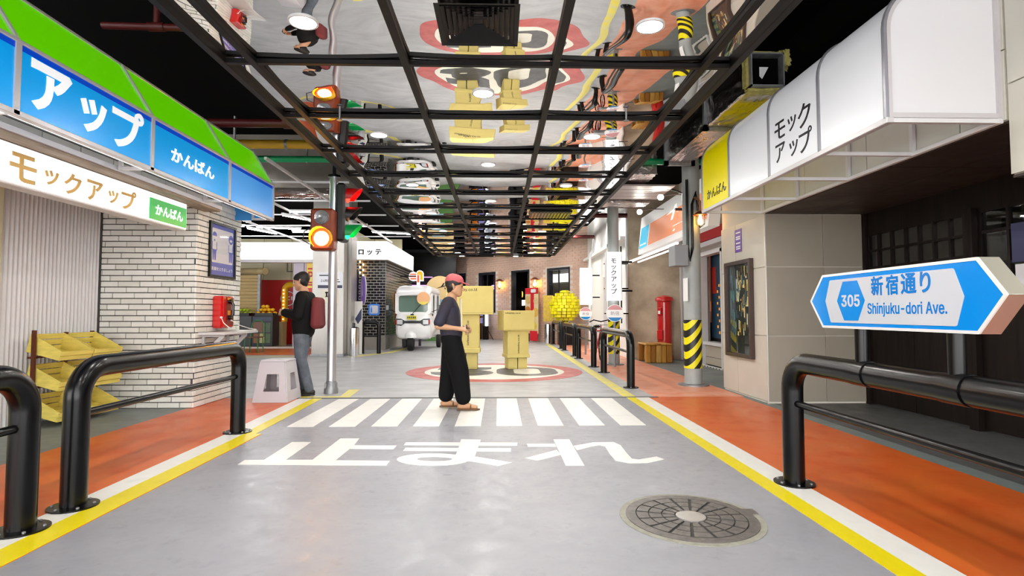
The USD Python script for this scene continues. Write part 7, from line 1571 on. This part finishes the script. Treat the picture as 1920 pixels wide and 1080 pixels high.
def shoes(t, J, mat, sole, low=False):
    up = V3(0, 0, 1)
    for k in ('l', 'r'):
        a, d = J[k + 'an'], J[k + 'toe']
        sh = part(t, 'shoe', blob([bone((a - d * .045 - up * .045, .04), (a + d * .03 - up * .03, .042), (a + d * .17 - up * .06, .03), (a + d * .1 - up * .055, .038))], .02, 4), mat, smooth=True, local=True) if not low else None
        q = np.cross(up, d)
        pts = [(-.075, -.03), (-.08, 0), (-.075, .03), (.06, .045), (.16, .04), (.2, .0), (.16, -.04), (.06, -.042)]
        z = a[2] - (.088 if not low else .088)
        part(sh or t, 'sole' if not low else 'sandal_sole', prism(Polygon(pts), .014 if low else .02, a * [1, 1, 0] + up * max(.002, z), d, q), sole, local=True)
        if low:
            part(t, 'sandal_strap', sweep([a + d * .09 + q * s_ - up * z_ for s_, z_ in ((-.042, .075), (-.034, .04), (0, .022), (.034, .04), (.042, .075))], .008, 6), sole, local=True)
X, Yv, Zv = V3(1, 0, 0), V3(0, 1, 0), V3(0, 0, 1)
# man in black, facing left in the picture, looking at a phone
J1 = dict(head=V3(.05, 0, 1.6), look=V3(.94, 0, -.33), neck=V3(.0, 0, 1.47), chest=V3(-.02, 0, 1.28), pelvis=V3(0, 0, .93), lat=Yv,
          lel=V3(.0, .25, 1.12), lwr=V3(.23, .12, 1.16), rel=V3(.0, -.25, 1.12), rwr=V3(.23, -.12, 1.16), ldn=V3(.1, -1, -.1), rdn=V3(.1, 1, -.1),
          lkn=V3(.0, .09, .5), lan=V3(-.12, .09, .095), ltoe=X, rkn=V3(.06, -.09, .5), ran=V3(.0, -.09, .095), rtoe=X)
def dress1(t, J, H):
    jeans(t, J, M('grey_jeans', (92, 98, 108), .8, noise=(9, .3)), .02)
    shirt(t, J, M('black_jacket', (9, 9, 10), .8, spec=.2), 'jacket', .03)
    shoes(t, J, M('black_shoe', (20, 18, 18), .5), M('black_sole', (28, 26, 26), .6))
    part(t, 'backpack', blob([bone((V3(-.2, .1, 1.32), .06), (V3(-.2, -.1, 1.32), .06), (V3(-.2, .11, 1.0), .07), (V3(-.2, -.11, 1.0), .07))], .03, 6), M('dark_red_pack', (104, 34, 38), .8), smooth=True, local=True)
person('person', 'person in black jacket and grey jeans by the traffic light looking at a phone', (-2.77, 7.97, .003), 180, J1, dress1, skin, M('black_hair', (22, 18, 17), .6))
tel = solo('mobile_phone', box(-3.11, -3.10, 7.91, 8.03, 1.12, 1.2, .004), black_gloss, 'dark mobile phone held by the person in the black jacket', 'mobile phone')
# walker in navy top and wide black trousers on the crossing
J2 = dict(head=V3(.04, 0, 1.47), look=V3(.97, .0, -.2), neck=V3(.0, 0, 1.35), chest=V3(-.03, 0, 1.17), pelvis=V3(.0, 0, .86), lat=Yv,
          lel=V3(-.1, .23, 1.0), lwr=V3(.12, .17, .98), rel=V3(-.14, -.23, 1.0), rwr=V3(.09, -.17, .97), ldn=V3(0, -.4, -.9), rdn=V3(0, .4, -.9),
          lkn=V3(-.02, .085, .47), lan=V3(-.07, .085, .1), ltoe=X, rkn=V3(.1, -.085, .46), ran=V3(.15, -.085, .092), rtoe=X)
def dress2(t, J, H):
    jeans(t, J, M('black_trousers', (8, 8, 10), .85, spec=.2), .026, wide=True)
    shirt(t, J, M('navy_top', (26, 28, 56), .75, noise=(3, .3), col2=(40, 32, 34)), 'top', .022, sleeve=.85)
    shoes(t, J, None, M('sandal_brown', (96, 66, 40), .6), low=True)
    cap = part(t, 'cap', blob([m3.Manifold.batch_boolean([bone((H(-.03, 0, .065), .094), (H(.02, 0, .07), .086))], m3.OpType.Add) - bone((H(.2, .2, -.06), .07), (H(-.3, .2, -.06), .07), (H(.2, -.2, -.06), .07), (H(-.3, -.2, -.06), .07))], .016, 4), M('faded_red_cap', (178, 84, 88), .7), smooth=True, local=True)
    part(cap, 'peak', blob([bone((H(.07, .06, .075), .008), (H(.07, -.06, .075), .008), (H(.17, .03, .06), .008), (H(.17, -.03, .06), .008))], .02, 3), M('faded_red_cap', (178, 84, 88), .7), smooth=True, local=True)
    part(t, 'shoulder_strap', sweep([J['chest'] + V3(.13, .1, .16), J['chest'] + V3(.145, 0, 0), J['pelvis'] + V3(.13, -.1, .12)], .012, 6), M('strap_pale', (206, 196, 170), .6), local=True)
person('person', 'person in navy top, wide black trousers and faded red cap walking over the crossing', (-.57, 6.74, .004), 0, J2, dress2, M('skin2', (186, 140, 104), .5), M('dark_hair', (30, 22, 20), .6))
solo('mobile_phone', box(-.39, -.38, 6.68, 6.8, .93, 1.02, .004), black_gloss, 'dark mobile phone in the hands of the person in the red cap', 'mobile phone')
